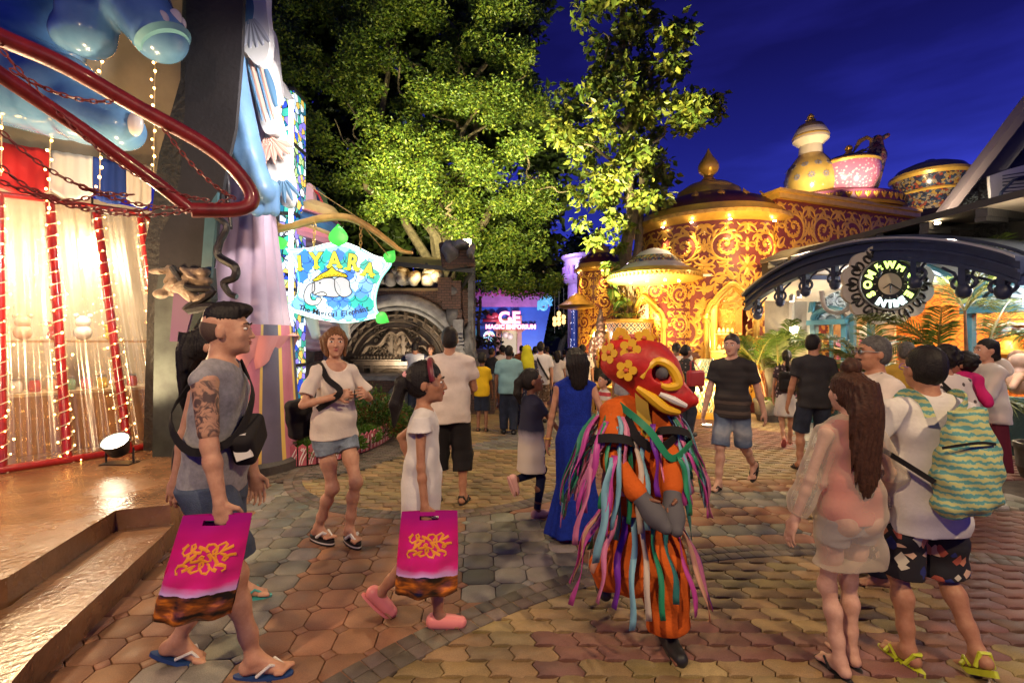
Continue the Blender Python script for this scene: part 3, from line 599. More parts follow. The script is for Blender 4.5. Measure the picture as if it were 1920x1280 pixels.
rt = [(Lp / 2, -Wp / 2), (Lp / 2 + .016, -Wp * .25), (Lp / 2 - .016, Wp * .25)]; lf_ = [(-Lp / 2 - .016, Wp * .25), (-Lp / 2 + .016, -Wp * .25)]
zig = edge(-Wp / 2) + rt + [(Lp / 2, Wp / 2)] + edge(Wp / 2)[::-1] + lf_
ii, jj = np.meshgrid(np.arange(-26, 52), np.arange(14, 170)); x = (ii * Lp + (jj % 2) * Lp / 2).ravel().astype(float); y = (jj * Wp).ravel().astype(float)
k = (zone(x, y) == 1) & (y > 1.7) & (y < 19) & (np.abs(x) < 1 + y * 1.15); x, y = x[k], y[k]; n = len(x); c = jit(YEL, n, .13)
g = ((np.abs((y - 2.42) - .16 * np.sin(x * 2.4) - .16 * (x - 1)) < .17) & (x > .12) & (x < 2.6)) | ((y > 6.9) & (np.sin(x * 1.1 + y * .5) > .35)) | ((x > 2.6) & (y < 6.3) & (np.sin(x * 1.7 - y * 1.3) > .1)); c[g] = jit(MAR, g.sum())
g = (y > 6.9) & (np.sin(x * 1.3 - y * .7) > .5); c[g] = jit(GREYP, g.sum()); pave('wavy_paving', zig, np.stack([x, y], 1), c, PAV)
# curved border courses of small dark setts
cen = []; ang = []
def ring(cx, cy, r, a0, a1, w_, rows):
 for q in range(rows):
  rr = r + (q - (rows - 1) / 2) * w_; n = int(abs(a1 - a0) * rr / w_)
  for i in range(n):
   a = a0 + (a1 - a0) * (i + .5 * (q % 2)) / n; cen.append((cx + rr * math.cos(a), cy + rr * math.sin(a))); ang.append(a)
ring(*C1, R(20), R(175), .098, 2); ring(*C2, R(165), R(335), .095, 2)
cen = np.array(cen); ang = np.array(ang); k = (cen[:, 1] > 1.75) & (cen[:, 0] < 4.2) & (cen[:, 0] > -3); cen, ang = cen[k], ang[k]; s_ = .0485
pave('border_setts', [(-s_, -s_), (s_, -s_), (s_, s_), (-s_, s_)], cen, jit(DARKP, len(cen), .2), PAV, ang, z0=.005)
ii, jj = np.meshgrid(np.arange(-45, 0), np.arange(90, 175)); x = (ii * .11 + (jj % 2) * .055).ravel(); y = (jj * .055).ravel(); k = (zone(x, y) == 3) & (x < -.9); x, y = x[k], y[k]
pave('fine_brick_paving', [(-.054, -.027), (.054, -.027), (.054, .027), (-.054, .027)], np.stack([x, y], 1), jit(DARKP * .95, len(x), .25), PAV, z0=.002)
m = MB(); m.box((0, 40, -.07), (300, 220, .1)); g_ = m.build('ground', mat('ground_dirt', (.085, .06, .045), .8, var=.5, vs=9, bump=.4, bs=80)); g_['kind'] = 'structure'
# ================================================================ PLATFORM with two wet polished steps
def wet(t, b):
 tc_ = nn_(t, 'ShaderNodeTexCoord'); n = nn_(t, 'ShaderNodeTexNoise'); sv_(n, 'Scale', 2.1); sv_(n, 'Detail', 6); lk_(t, tc_.outputs['Object'], n.inputs[0])
 r3 = nn_(t, 'ShaderNodeMapRange'); sv_(r3, 1, .35); sv_(r3, 2, .65); sv_(r3, 3, .07); sv_(r3, 4, .34); lk_(t, n.outputs[0], r3.inputs[0]); lk_(t, r3.outputs[0], b.inputs['Roughness'])
 n2 = nn_(t, 'ShaderNodeTexNoise'); sv_(n2, 'Scale', 26); sv_(n2, 'Detail', 7); lk_(t, tc_.outputs['Object'], n2.inputs[0]); bp = nn_(t, 'ShaderNodeBump'); sv_(bp, 'Strength', .5); sv_(bp, 'Distance', .012); lk_(t, n2.outputs[0], bp.inputs['Height']); lk_(t, bp.outputs[0], b.inputs['Normal'])
WETC = mat('wet_polished_concrete', (.23, .115, .055), .3, var=.45, vs=3, fn=wet, spec=1)
I4 = Matrix(); up_ = lambda z: Matrix.Translation((0, 0, z))
root = empty('raised_platform', (-3.4, 3.6, 0), 'wet brown concrete platform with two steps in front of the curtained stall', 'platform')
m = MB(); m.prism([(-3.6, 1.4), (-2.72, 2.1), (-2.68, 2.55), (-2.94, 3.56), (-2.62, 3.68), (-2.78, 4.6), (-3.25, 5.35), (-3.9, 6.6), (-9, 7.5), (-9, 1.4)], I4, .30); m.build('platform_top', WETC, root)
m = MB(); m.prism([(-2.9, 1.2), (-1.98, 1.8), (-2.14, 2.15), (-2.50, 3.40), (-2.60, 3.70), (-3.0, 3.5), (-2.66, 2.55), (-2.74, 2.1)], I4, .15); m.build('step', WETC, root)
# ================================================================ LEFT: curtained stall
RED = mat('red_gloss_paint', (.30, .012, .012), .28, var=.35, vs=20, coat=.3); DKRED = mat('worn_red_paint', (.20, .014, .016), .38, var=.4, vs=9, coat=.2, bump=.1, bs=60)
BULB = emis('warm_bulb', (1, .50, .12), 26); WIRE = mat('pale_wire', (.6, .5, .35), .5); BLK = mat('black_plastic', (.012, .012, .013), .4); STEEL = mat('brushed_steel', (.5, .5, .5), .3, 1)
def curtain_m(t, b):
 o = t.nodes['Material Output']; tr = nn_(t, 'ShaderNodeBsdfTransparent'); sv_(tr, 0, (1, .97, .9, 1))
 tl = nn_(t, 'ShaderNodeBsdfTranslucent'); sv_(tl, 0, (.9, .8, .62, 1)); gl = nn_(t, 'ShaderNodeBsdfGlossy'); sv_(gl, 'Roughness', .22); sv_(gl, 0, (1, .95, .85, 1))
 m1 = nn_(t, 'ShaderNodeMixShader'); m2 = nn_(t, 'ShaderNodeMixShader'); tc_ = nn_(t, 'ShaderNodeTexCoord'); mp_ = nn_(t, 'ShaderNodeMapping'); sv_(mp_, 'Scale', (3.5, 3.5, .35)); n = nn_(t, 'ShaderNodeTexNoise'); sv_(n, 'Scale', 1.6); sv_(n, 'Detail', 5)
 lk_(t, tc_.outputs['Object'], mp_.inputs[0]); lk_(t, mp_.outputs[0], n.inputs[0]); r = nn_(t, 'ShaderNodeMapRange'); sv_(r, 1, .35); sv_(r, 2, .7); sv_(r, 3, .08); sv_(r, 4, .36); lk_(t, n.outputs[0], r.inputs[0])
 lk_(t, r.outputs[0], m1.inputs[0]); lk_(t, tr.outputs[0], m1.inputs[1]); lk_(t, tl.outputs[0], m1.inputs[2]); sv_(m2, 0, .13); lk_(t, m1.outputs[0], m2.inputs[1]); lk_(t, gl.outputs[0], m2.inputs[2]); lk_(t, m2.outputs[0], o.inputs['Surface'])
CURT = mat('clear_vinyl_curtain', (.9, .8, .6), .3, fn=curtain_m)
BASE = [V((-5.9, 3.0, .3)), V((-5.35, 3.8, .3)), V((-4.86, 4.57, .3)), V((-4.58, 4.95, .3)), V((-4.31, 5.4, .3)), V((-4.22, 5.95, .3)), V((-4.4, 6.6, .3))]
TOPS = [V((-6.4, 3.3, 3.0)), V((-5.85, 4.1, 3.0)), V((-5.30, 4.95, 3.07)), V((-5.2, 5.4, 3.14)), V((-5.07, 5.85, 3.19)), V((-4.88, 6.3, 3.24)), V((-5.1, 7, 3.2))]
def along(L, t):
 t = max(0, min(len(L) - 1.0001, t)); i = int(t); return L[i].lerp(L[i + 1], t - i)
stall = empty('curtained_stall', (-5.2, 5.6, .3), 'sweet stall closed in by clear plastic curtains on leaning red poles', 'stall')
nu, nv = 220, 24; vs = []; out = V((.78, -.62, 0))
for j in range(nv + 1):
 for i in range(nu + 1):
  t = 6 * i / nu; h = j / nv; p = along(BASE, t).lerp(along(TOPS, t), h)
  p = p + out * (-.05 + .022 * math.sin(t * 19 + 2 * math.sin(t * 5) + h * .8) + .008 * math.sin(t * 43 + h * 3)); vs.append(p)
q = [(j * (nu + 1) + i, j * (nu + 1) + i + 1, (j + 1) * (nu + 1) + i + 1, (j + 1) * (nu + 1) + i) for j in range(nv) for i in range(nu)]
np_mesh('curtain', vs, q, CURT, stall, True, False)
bulb_me = None
def bulb(p, parent, r=.011):
 global bulb_me
 if bulb_me is None:
  m = MB(); m.ell((0, 0, 0), (.011, .011, .014), 8, 6); o = m.build('bulb', BULB); bulb_me = o.data; bpy.data.objects.remove(o)
 o = link('bulb', bulb_me, parent); o.location = wm(parent).inverted() @ V(p); o.scale = (r / .011,) * 3; return o
for i in range(1, 6):
 m = MB(); m.tube([BASE[i], BASE[i].lerp(TOPS[i], .5), TOPS[i]], .042, 12); m.build('pole', RED, stall, True)
m = MB(); m.tube([p + V((0, 0, .03)) for p in BASE], .04, 12); m.build('base_rail', RED, stall, True)
m = MB(); m.tube(TOPS, .03, 10); m.build('top_rail', RED, stall, True)
nm = {2: 'fairy lights wound round the red pole at the far left edge', 3: 'fairy lights wound round the red pole in the middle of the curtain', 4: 'fairy lights wound round the red pole just above the floor floodlight', 5: 'fairy lights wound round the red pole beside the rough black pillar'}
for i in (2, 3, 4, 5):
 r_ = empty('fairy_light_string', BASE[i], nm[i], 'fairy lights', 'fairy lights wound round the stall poles'); pts = []
 for k in range(0, 300):
  h = k / 300; c = BASE[i].lerp(TOPS[i], h); a = h * 2 * PI * 21; pts.append(c + V((math.cos(a) * .052, math.sin(a) * .052, 0)))
  if k % 5 == 2: bulb(c + V((math.cos(a + random.uniform(-.9, .9)), math.sin(a), 0)) * random.uniform(.06, .085), r_, random.uniform(.006, .010))
 m = MB(); m.tube(pts, .0055, 5); m.build('wire', WIRE, r_, True)
# goods and counter seen through the curtain
WOODL = mat('warm_counter_wood', (.42, .22, .09), .5, var=.3, vs=8); WARMW = mat('stall_back_wall', (.6, .48, .34), .7, var=.2, vs=2)
m = MB(); m.beam((-6.9, 4.6, 1.9), (-5.3, 7.4, 1.9), .08, 3.2); m.build('back_wall', WARMW, stall)
ct = empty('sweet_counter', (-5.6, 5.6, .3), 'low wooden sweet counter behind the plastic curtain', 'counter')
dv = (V((-4.55, 6.35, 0)) - V((-5.9, 4.5, 0))).normalized(); nv_ = V((dv.y, -dv.x, 0))
def cpt(t, z, o=0): return V((-5.9, 4.5, 0)) + dv * t - nv_ * (.25 + o) + V((0, 0, z))
m = MB(); m.beam(cpt(-.6, .62), cpt(2.2, .62), .5, .64); m.build('counter_body', WOODL, ct)
m = MB(); m.beam(cpt(-.6, .96), cpt(2.2, .96), .56, .035); m.build('counter_top', mat('counter_top', (.65, .5, .3), .3), ct)
m = MB(); m.beam(cpt(-.6, 1.55, .3), cpt(2.2, 1.55, .3), .22, .03); m.build('shelf', WOODL, ct)
CAND = [mat('candy_%s' % a, c, .35) for a, c in (('pink', (.75, .18, .3)), ('yellow', (.8, .6, .12)), ('white', (.8, .76, .7)), ('red', (.6, .05, .05)), ('peach', (.8, .4, .25)), ('mint', (.3, .6, .4)))]
def jar(p, k):
 r_ = empty('sweet_jar', p, 'glass jar of sweets standing on the counter behind the curtain', 'jar', 'sweet jars along the stall counter'); m = MB(); m.lathe([(.045, 0), (.055, .02), (.055, .10), (.04, .125), (.04, .135)], 12, p); m.build('jar_body', CAND[k % 6], r_, True)
 m = MB(); m.lathe([(.045, .135), (.045, .155), (.01, .165)], 12, p); m.build('lid', STEEL, r_, True)
for k in range(16): jar(cpt(-.3 + k * .15, .98, -.08), k)
def plush(p, k, s=1):
 r_ = empty('plush_toy', p, 'round soft toy sitting on the shelf behind the curtain', 'soft toy', 'soft toys on the stall shelf'); c = CAND[(k * 5 + 1) % 6]; m = MB(); m.ell(p + V((0, 0, .09 * s)), (.09 * s, .08 * s, .09 * s)); m.build('toy_body', c, r_, 'all'); m = MB(); m.ell(p + V((0, 0, .21 * s)), (.075 * s,) * 3); m.build('toy_head', c, r_, 'all')
 for sg in (-1, 1): m = MB(); m.ell(p + dv * .06 * s * sg + V((0, 0, .28 * s)), (.03 * s,) * 3, 8, 6); m.build('ear', c, r_, 'all')
for k in range(7): plush(cpt(.2 + k * .27, 1.565, .3), k, .9 + .3 * math.sin(k * 3))
# lamps hanging inside the stall
for k, (t_, z) in enumerate(((.5, 2.55), (1.55, 2.7))):
 p = cpt(t_, z, -.1); r_ = empty('pendant_lamp', p, ('bare glowing bulb lamp hanging inside the stall, left one', 'bare glowing bulb lamp hanging inside the stall, right one')[k], 'lamp')
 m = MB(); m.ell(p, (.1, .1, .12), 16, 10); o = m.build('lamp_globe', mat('lamp_glow', (1, 1, 1), .5, emit=(1, .74, .42), es=40), r_, 'all'); m = MB(); m.tube([p + V((0, 0, .1)), p + V((0, 0, .6))], .012); m.build('cord', BLK, r_)
 lamp('POINT', p + V((0, 0, -.15)) + nv_ * .1, (45, 120)[k], (1, .86, .64), .1)
# valance of coloured flags
VAL = [mat('flag_' + a, c, .75, bump=.25, bs=9) for a, c in (('red', (.55, .015, .012)), ('white', (.78, .70, .62)), ('blue', (.012, .045, .26)))]
VL0, VL1 = P(-330, 215, 4.55), P(287, 312, 6.05); nm = ['', 'red', 'white', 'blue', 'white']; seq = [1, 2, 1, 0, 1, 2, 1]; L = len(seq)
lab = ['white scalloped bunting flag, at the far left end beyond the blue one', 'blue scalloped bunting flag left of the red one', 'white scalloped bunting flag just left of the red one', 'red scalloped bunting flag over the plastic curtain', 'white scalloped bunting flag between the red and the blue one', 'royal blue scalloped bunting flag with string lights across it', 'white scalloped bunting flag next to the rough black pillar']
bnd = [-330, -240, -150, -60, 55, 146, 222, 283]
for k in range(L):
 f0, f1 = (bnd[k] + 330) / 617, (bnd[k + 1] + 330) / 617; a, b = VL0.lerp(VL1, f0), VL0.lerp(VL1, f1); n_ = (b - a).cross(V((0, 0, 1))).normalized(); vs = []; nu_, nv2 = 14, 10
 for j in range(nv2 + 1):
  for i in range(nu_ + 1):
   u = i / nu_; h = (.44 + .1 * math.sin(PI * u) ** .7) * j / nv2; vs.append(a.lerp(b, u) + V((0, 0, -h)) - n_ * (.0 + .025 * math.sin(u * 9 + k + j * .2) * j / nv2 + .015 * math.sin(u * 23 + k * 2)))
 o = np_mesh('bunting_flag', vs, [(j * (nu_ + 1) + i, j * (nu_ + 1) + i + 1, (j + 1) * (nu_ + 1) + i + 1, (j + 1) * (nu_ + 1) + i) for j in range(nv2) for i in range(nu_)], VAL[seq[k]]); tag(o, lab[k], 'bunting', 'bunting flags over the stall')
 sm_ = o.modifiers.new('t', 'SOLIDIFY'); sm_.thickness = .004
# brown canvas above the bunting
vs = []; nu_, nv2 = 40, 12
for j in range(nv2 + 1):
 for i in range(nu_ + 1):
  u = i / nu_; a = VL0.lerp(VL1 + V((.55, .75, 0)), u) + V((0, .06, .0)); vs.append(a + V((.30 * (j / nv2) ** 1.5 + .012 * math.sin(u * 17 + j * .6), -.30 * (j / nv2) ** 1.5 + .02 * math.sin(u * 11), 3.2 * j / nv2)))
o = np_mesh('canvas_awning', vs, [(j * (nu_ + 1) + i, j * (nu_ + 1) + i + 1, (j + 1) * (nu_ + 1) + i + 1, (j + 1) * (nu_ + 1) + i) for j in range(nv2) for i in range(nu_)], mat('brown_canvas', (.30, .23, .15), .8, var=.2, vs=2, bump=.2, bs=5)); tag(o, 'brown canvas hanging above the red, white and blue bunting', 'awning')
for k, (px, y0, y1, Y) in enumerate(((5, 130, 330, 4.7), (95, 220, 400, 5.0), (190, 90, 360, 5.3), (291, 95, 350, 5.75))):
 a, b = P(px, y0, Y), P(px - 3, y1, Y); r_ = empty('hanging_light_string', a, 'string of warm bulbs hanging down the canvas, ' + ('at the far left edge', 'left of the blue elephant leg', 'below the curled blue trunk', 'beside the rough black pillar')[k], 'string lights', 'string lights hanging down the canvas')
 m = MB(); m.tube([a, b], .006, 5); m.build('wire', WIRE, r_); n_ = int((a.z - b.z) / .10)
 for j in range(n_): bulb(a.lerp(b, (j + .5) / n_) + V((random.uniform(-.035, .035), -.015, 0)), r_, random.uniform(.010, .014))
# floor floodlight
fp = V((-4.02, 4.92, .3)); r_ = empty('floodlight', fp, 'black drum floodlight glowing on the platform floor by the curtain', 'floodlight'); fa = V((.10, -.5, .8)).normalized(); M = frame(fp + V((0, 0, .13)), V((1, 0, .1)), fa.cross(V((1, 0, .1)))); M = Matrix.Translation(fp + V((0, 0, .12))) @ fa.to_track_quat('Z', 'Y').to_matrix().to_4x4()
m = MB(); m.lathe([(.06, -.02), (.085, .0), (.10, .06), (.12, .13), (.128, .14), (.128, .155), (.112, .155), (.112, .14)], 24, M.translation, M.to_3x3(), caps=False); m.lathe([(.0, -.02), (.06, -.02)], 24, M.translation, M.to_3x3()); m.build('housing', BLK, r_, True)
m = MB(); m.lathe([(.112, .142), (.06, .15), (0.0001, .152)], 24, M.translation, M.to_3x3(), caps=False); m.build('lens', mat('flood_lens', (1, 1, 1), .4, emit=(1, .86, .6), es=60), r_, True)
m = MB(); m.tube([fp + V((-.14, 0, .005)), fp + V((-.14, 0, .17)), ], .009); m.tube([fp + V((.14, 0, .005)), fp + V((.14, 0, .17))], .009); m.box(fp + V((0, 0, .006)), (.3, .16, .012)); m.build('bracket', BLK, r_)
lamp('SPOT', fp + V((0, -.04, .32)), 700, (1, .74, .42), .09, (-3.7, 4.3, 3.4), 130, .8)
# ================================================================ red tubular hoop with chains
def hp(px, py): return P(px, py, 2.6 + .9 * max(px, -200) / 470)
r_ = empty('red_hoop_frame', hp(470, 380), 'worn red tubular hoop with sagging chains hanging overhead', 'hoop frame')
def smooth(pts, n=6):
 pts = [V(p) for p in pts]; o = []
 for i in range(len(pts) - 1):
  p0, p1, p2, p3 = pts[max(i - 1, 0)], pts[i], pts[i + 1], pts[min(i + 2, len(pts) - 1)]
  for k in range(n):
   t = k / n; o.append(.5 * ((2 * p1) + (p2 - p0) * t + (2 * p0 - 5 * p1 + 4 * p2 - p3) * t * t + (3 * p1 - p0 - 3 * p2 + p3) * t ** 3))
 return o + [pts[-1]]
m = MB(); m.tube(smooth([hp(-130, 8), hp(0, 70), hp(120, 123), hp(250, 197), hp(370, 263), hp(425, 303), hp(462, 345), hp(473, 372), hp(462, 388), hp(430, 394), hp(358, 394)]), .05, 14); m.build('outer_tube', DKRED, r_, True)
m = MB(); m.tube([hp(-130, 52), hp(0, 140), hp(150, 240), hp(300, 347), hp(358, 394)], .043, 14); m.build('inner_tube', DKRED, r_, True)
def chain(a, b, sag, name='chain'):
 m = MB(); L_c = (b - a).length; n = int(L_c / .033); pts = [a.lerp(b, i / n) + V((0, 0, -4 * sag * (i / n) * (1 - i / n))) for i in range(n + 1)]
 for i in range(n):
  d = (pts[i + 1] - pts[i]).normalized(); u = d.cross(V((0, 0, 1))).normalized(); v_ = u if i % 2 else u.cross(d); c = (pts[i] + pts[i + 1]) / 2
  m.tube([c + d * math.cos(q * PI / 4) * .023 + v_ * math.sin(q * PI / 4) * .0115 for q in range(8)], .0048, 5, closed=True)
 m.build(name, mat('rusty_red_chain', (.22, .04, .035), .45, var=.4, vs=40), r_, True)
for a, b, s_ in (((0, 90), (390, 375), .18), ((20, 130), (245, 185), .08), ((305, 238), (440, 372), .06), ((0, 245), (250, 365), .1), ((0, 310), (180, 365), .1), ((0, 340), (430, 372), .15), ((150, 350), (420, 378), .08), ((60, 355), (300, 390), .06)): chain(hp(*a), hp(*b), s_)
# ================================================================ blue elephants overhead
BLUE = mat('pale_blue_fibreglass', (.17, .34, .52), .2, var=.2, vs=3, coat=.5, c2=(.11, .26, .46)); NAIL = mat('cream_toenail', (.75, .68, .6), .25, coat=.5); DKBL = mat('deep_blue_fibreglass', (.02, .07, .22), .25, coat=.4)
EY = 4.4; e_ = lambda x, y, d=0: P(x, y, EY + d)
def eleph(name, label, parts, nails, z):
 r_ = empty('elephant_sculpture', z, label, 'elephant'); s = SDF()
 for a, b, ra, rb, k in parts: s.cone(a, b, ra, rb, k)
 for c, rd, Mx in nails.get('cut', []): s.plane(c, rd)
 sdf_obj('body', s, .016, BLUE, r_, False)
 for c, rr in nails['n']: m = MB(); m.ell(c, rr, 16, 10); m.build('toenail', NAIL, r_, 'all')
 return r_
el1 = eleph('upper', 'pale blue elephant sculpture with curled trunk hanging at the top', [(e_(150, -160, .3), e_(165, 30), .30, .22, .05), (e_(165, 30), e_(163, 62), .22, .215, .05), (e_(163, 62), e_(130, 62, -.02), .20, .15, .06), (e_(130, 62, -.02), e_(113, 40, -.04), .13, .07, .05),
 (e_(170, -120, .3), e_(255, 5, .1), .45, .27, .1), (e_(255, 5, .1), e_(298, 66, 0), .27, .235, .06), (e_(100, -150, .5), e_(200, -140, .5), .7, .6, .1)], {'n': [(e_(300, 40, -.13), (.085, .05, .1)), (e_(328, 34, -.02), (.06, .05, .08)), (e_(338, 45, .1), (.05, .05, .07))]}, e_(165, 0, .2))
m = MB(); Mq = frame(e_(310, 82, -.03), V((.82, .1, .45)), V((0, 1, .1))); m.lathe([(.0001, .01), (.2, .01), (.235, -.03)], 28, Mq.translation, Mq.to_3x3() @ Matrix.Rotation(PI, 3, 'X'), caps=False); m.build('foot_sole', mat('sea_green_sole', (.16, .36, .42), .35), el1, True)
el2 = eleph('lower', 'pale blue elephant sculpture half hidden behind the red hoop', [(e_(-40, 120, .6), e_(110, 180, .45), .55, .42, .1), (e_(110, 180, .45), e_(160, 215, .35), .33, .28, .08), (e_(160, 215, .35), e_(228, 242, .25), .26, .2, .06), (e_(60, 60, .7), e_(60, 150, .7), .45, .4, .1), (e_(-60, 60, .5), e_(-5, 105, .2), .3, .22, .1)], {'n': [(e_(254, 232, .16), (.07, .05, .12))]}, e_(100, 180, .4))
s = SDF(); s.ell(e_(70, 20, .8), (.40, .15, .5)); o = sdf_obj('blue_panel', s, .03, DKBL, el2, False); o.name = 'ear'
# ================================================================ sculpted street front: pillar, robed figure, stained glass, pink elephant
CHAR = mat('charcoal_felt_board', (.013, .011, .013), .8, var=.4, vs=3, bump=.2, bs=25); ROUGHB = mat('rough_black_plaster', (.017, .013, .009), .6, var=.5, vs=12, bump=1.6, bs=14)
def pxprism(m, pts, Y, t, tilt=0):
 c = P(pts[0][0], pts[0][1], Y) + V((0, t, 0)); sc_ = Y / F; M = frame(c, V((1, tilt, 0)), V((0, 0, 1))); poly = [((x - pts[0][0]) * sc_, -(y - pts[0][1]) * sc_) for x, y in pts]
 Mf = M.copy(); return m.prism(poly[::-1], Mf, t)
r_ = empty('arch_pillar', P(350, 700, 5.0).xy.to_3d(), 'tall charcoal arch pillar with a rough black inner edge', 'pillar')
m = MB(); pxprism(m, [(358, -260), (470, -260), (456, 0), (453, 100), (441, 240), (421, 330), (408, 420), (398, 500), (388, 505), (298, 500), (300, 440), (322, 400), (338, 330), (347, 200), (349, 0)], 5.05, .05); m.build('board', CHAR, r_)
m = MB(); pxprism(m, [(290, -260), (362, -260), (352, 0), (349, 200), (340, 330), (324, 402), (303, 440), (298, 505), (290, 860), (268, 860), (278, 500), (272, 455), (284, 400), (298, 290), (338, 150), (342, 0)], 5.5, .45); m.build('rough_edge', ROUGHB, r_)
m = MB(); pxprism(m, [(300, 500), (392, 500), (396, 560), (360, 620), (340, 900), (285, 900), (290, 560)], 5.2, .12); m.build('lower_pier', mat('dark_teal_pier', (.03, .035, .03), .6, var=.6, vs=5), r_)
s = SDF(); rr = random.Random(3)
for k in range(26): s.ell(P(rr.uniform(300, 392), rr.uniform(505, 560) , 5.0 + rr.uniform(-.05, .08)), (rr.uniform(.05, .13), .07, rr.uniform(.025, .05)), Matrix.Rotation(rr.uniform(-.7, .7), 3, 'Y'), .03)
sdf_obj('broken_plaster', s, .012, mat('broken_plaster', (.17, .12, .085), .8, var=.6, vs=9, bump=.8, bs=25), r_, False)
m = MB(); pxprism(m, [(326, 540), (372, 540), (345, 640), (318, 640)], 5.02, .03); m.build('purple_patch', mat('purple_paint', (.06, .015, .06), .6), r_)
m = MB(); pxprism(m, [(385, 395), (408, 360), (395, 520), (376, 520)], 5.0, .04); m.build('teal_trim', mat('teal_trim', (.04, .10, .12), .5, var=.3), r_)
BLKC = mat('black_scroll_paint', (.012, .010, .010), .35, bump=.3, bs=25)
r_ = empty('black_scroll', P(420, 560, 5.0), 'black wavy scroll ornament crossing the lilac robe', 'ornament')
def ribbon(pts, Y, w0, w1, yj=0):
 q = smooth([P(x, y, Y + yj * i) for i, (x, y) in enumerate(pts)], 5); n = len(q); m = MB(); m.tube(q, [w0 + (w1 - w0) * abs(2 * i / (n - 1) - 1) for i in range(n)], 8); return m
ribbon([(404, 405), (425, 425), (412, 455), (410, 480), (440, 500), (440, 520), (420, 530), (430, 550), (444, 556)], 5.0, .045, .03).build('long_scroll', BLKC, r_, True)
ribbon([(415, 300), (424, 330), (428, 380), (434, 430)], 5.15, .03, .015).build('upper_scroll', BLKC, r_, True)
ribbon([(322, 500), (352, 538), (400, 545), (350, 580), (398, 575), (420, 600), (380, 610), (425, 625), (436, 660)], 4.95, .05, .03).build('lower_scroll', BLKC, r_, True)
# robed figure: pleated skirt
LIL = mat('lilac_robe', (.50, .36, .46), .55, var=.14, vs=3, bump=.3, bs=9); PNK = mat('rose_robe', (.50, .15, .21), .5, var=.2, vs=3, bump=.25, bs=12); YLS = mat('robe_yellow_stripe', (.70, .45, .10), .5); SLT = mat('slate_robe_panel', (.11, .09, .14), .5, var=.2); PBD = mat('robe_pink_border', (.68, .26, .25), .5)
fig = empty('robed_figure', (-3.35, 5.95, 0), 'giant painted figure in a lilac and rose robe with a blue sleeve', 'sculpture')
ax0 = V((-3.42, 6.0, 0))
def robe(name, z0, z1, r0, r1, mats_, pick, nfold, amp, zj=0):
 m = MB(); na, nz = 160, 14; vs = []
 for j in range(nz + 1):
  for i in range(na + 1):
   a = R(-165) + R(250) * i / na; h = j / nz; z = z0 + (z1 - z0) * h + (zj * math.sin(a * 3 + 1) * (1 - h)); r = r0 + (r1 - r0) * h ** .9 + amp * (1 - h * .5) * (abs(math.sin(a * nfold / 2)) - .5); vs.append(ax0 + V((math.cos(a) * r, math.sin(a) * r * 1.05, z)) + V((.1 * h, 0, 0)))
 for j in range(nz):
  for i in range(na): m.mi = pick(i / na); m.add([vs[q] for q in (j * (na + 1) + i, j * (na + 1) + i + 1, (j + 1) * (na + 1) + i + 1, (j + 1) * (na + 1) + i)], [(0, 1, 2, 3)])
 bm_ = m.build(name, mats_, fig, False); bme = bm_.data
 import bmesh as _b
 q = _b.new(); q.from_mesh(bme); _b.ops.remove_doubles(q, verts=q.verts, dist=1e-5); q.to_mesh(bme); q.free(); bme.polygons.foreach_set('use_smooth', [True] * len(bme.polygons)); return bm_
def stripes(u):
 k = (u * 250 - 165 + 360) % 360; k = u * 250 - 165   # angle in degrees
 for a, b, c in ((-84, -77, 1), (-77, -62, 2), (-62, -58, 1), (-58, -44, 0), (-44, -40, 1), (-40, -22, 2), (-22, -17, 1), (-17, 5, 0), (5, 9, 1), (9, 40, 2)):
  if a <= k < b: return c
 return 0
robe('skirt', .12, 1.75, .72, .52, [PNK, YLS, SLT], stripes, 9, .035)
robe('overskirt', 1.50, 3.15, .60, .32, [LIL], lambda u: 0, 15, .05, .22); robe('border', 1.44, 1.62, .625, .60, [PBD], lambda u: 0, 15, .05, .22)
m = MB(); m.lathe([(.78, 0), (.78, .1), (.74, .14), (.3, .14)], 40, ax0); m.build('plinth', mat('dark_stone', (.05, .04, .035), .6, var=.4, bump=.5, bs=20), fig, True)
robe('bodice', 3.0, 6.6, .34, .26, [LIL], lambda u: 0, 13, .05)
PB = mat('powder_blue_sleeve', (.12, .24, .42), .45, var=.2, vs=3, bump=.3, bs=10); WHP = mat('white_painted_wing', (.78, .76, .74), .5, var=.08); PAT = mat('wing_blue_paint', (.10, .22, .36), .5); PCH = mat('wing_peach_paint', (.74, .42, .33), .5); GRP = mat('wing_grey_paint', (.35, .36, .42), .5)
s = SDF(); Y = 5.45
s.cone(P(440, 110, Y), P(464, 290, Y), .11, .16, .1); s.cone(P(464, 290, Y), P(492, 358, Y - .05), .14, .14, .08)
for k in range(3): s.cone(P(487 + 13 * k, 350, Y - .08 + .06 * k), P(484 + 14 * k, 396, Y - .06 + .06 * k), .075, .06, .02)
s.disp(lambda X, Y_, Z: .012 * np.sin(26 * X + 8 * Z)); sdf_obj('sleeve', s, .014, PB, fig, False)
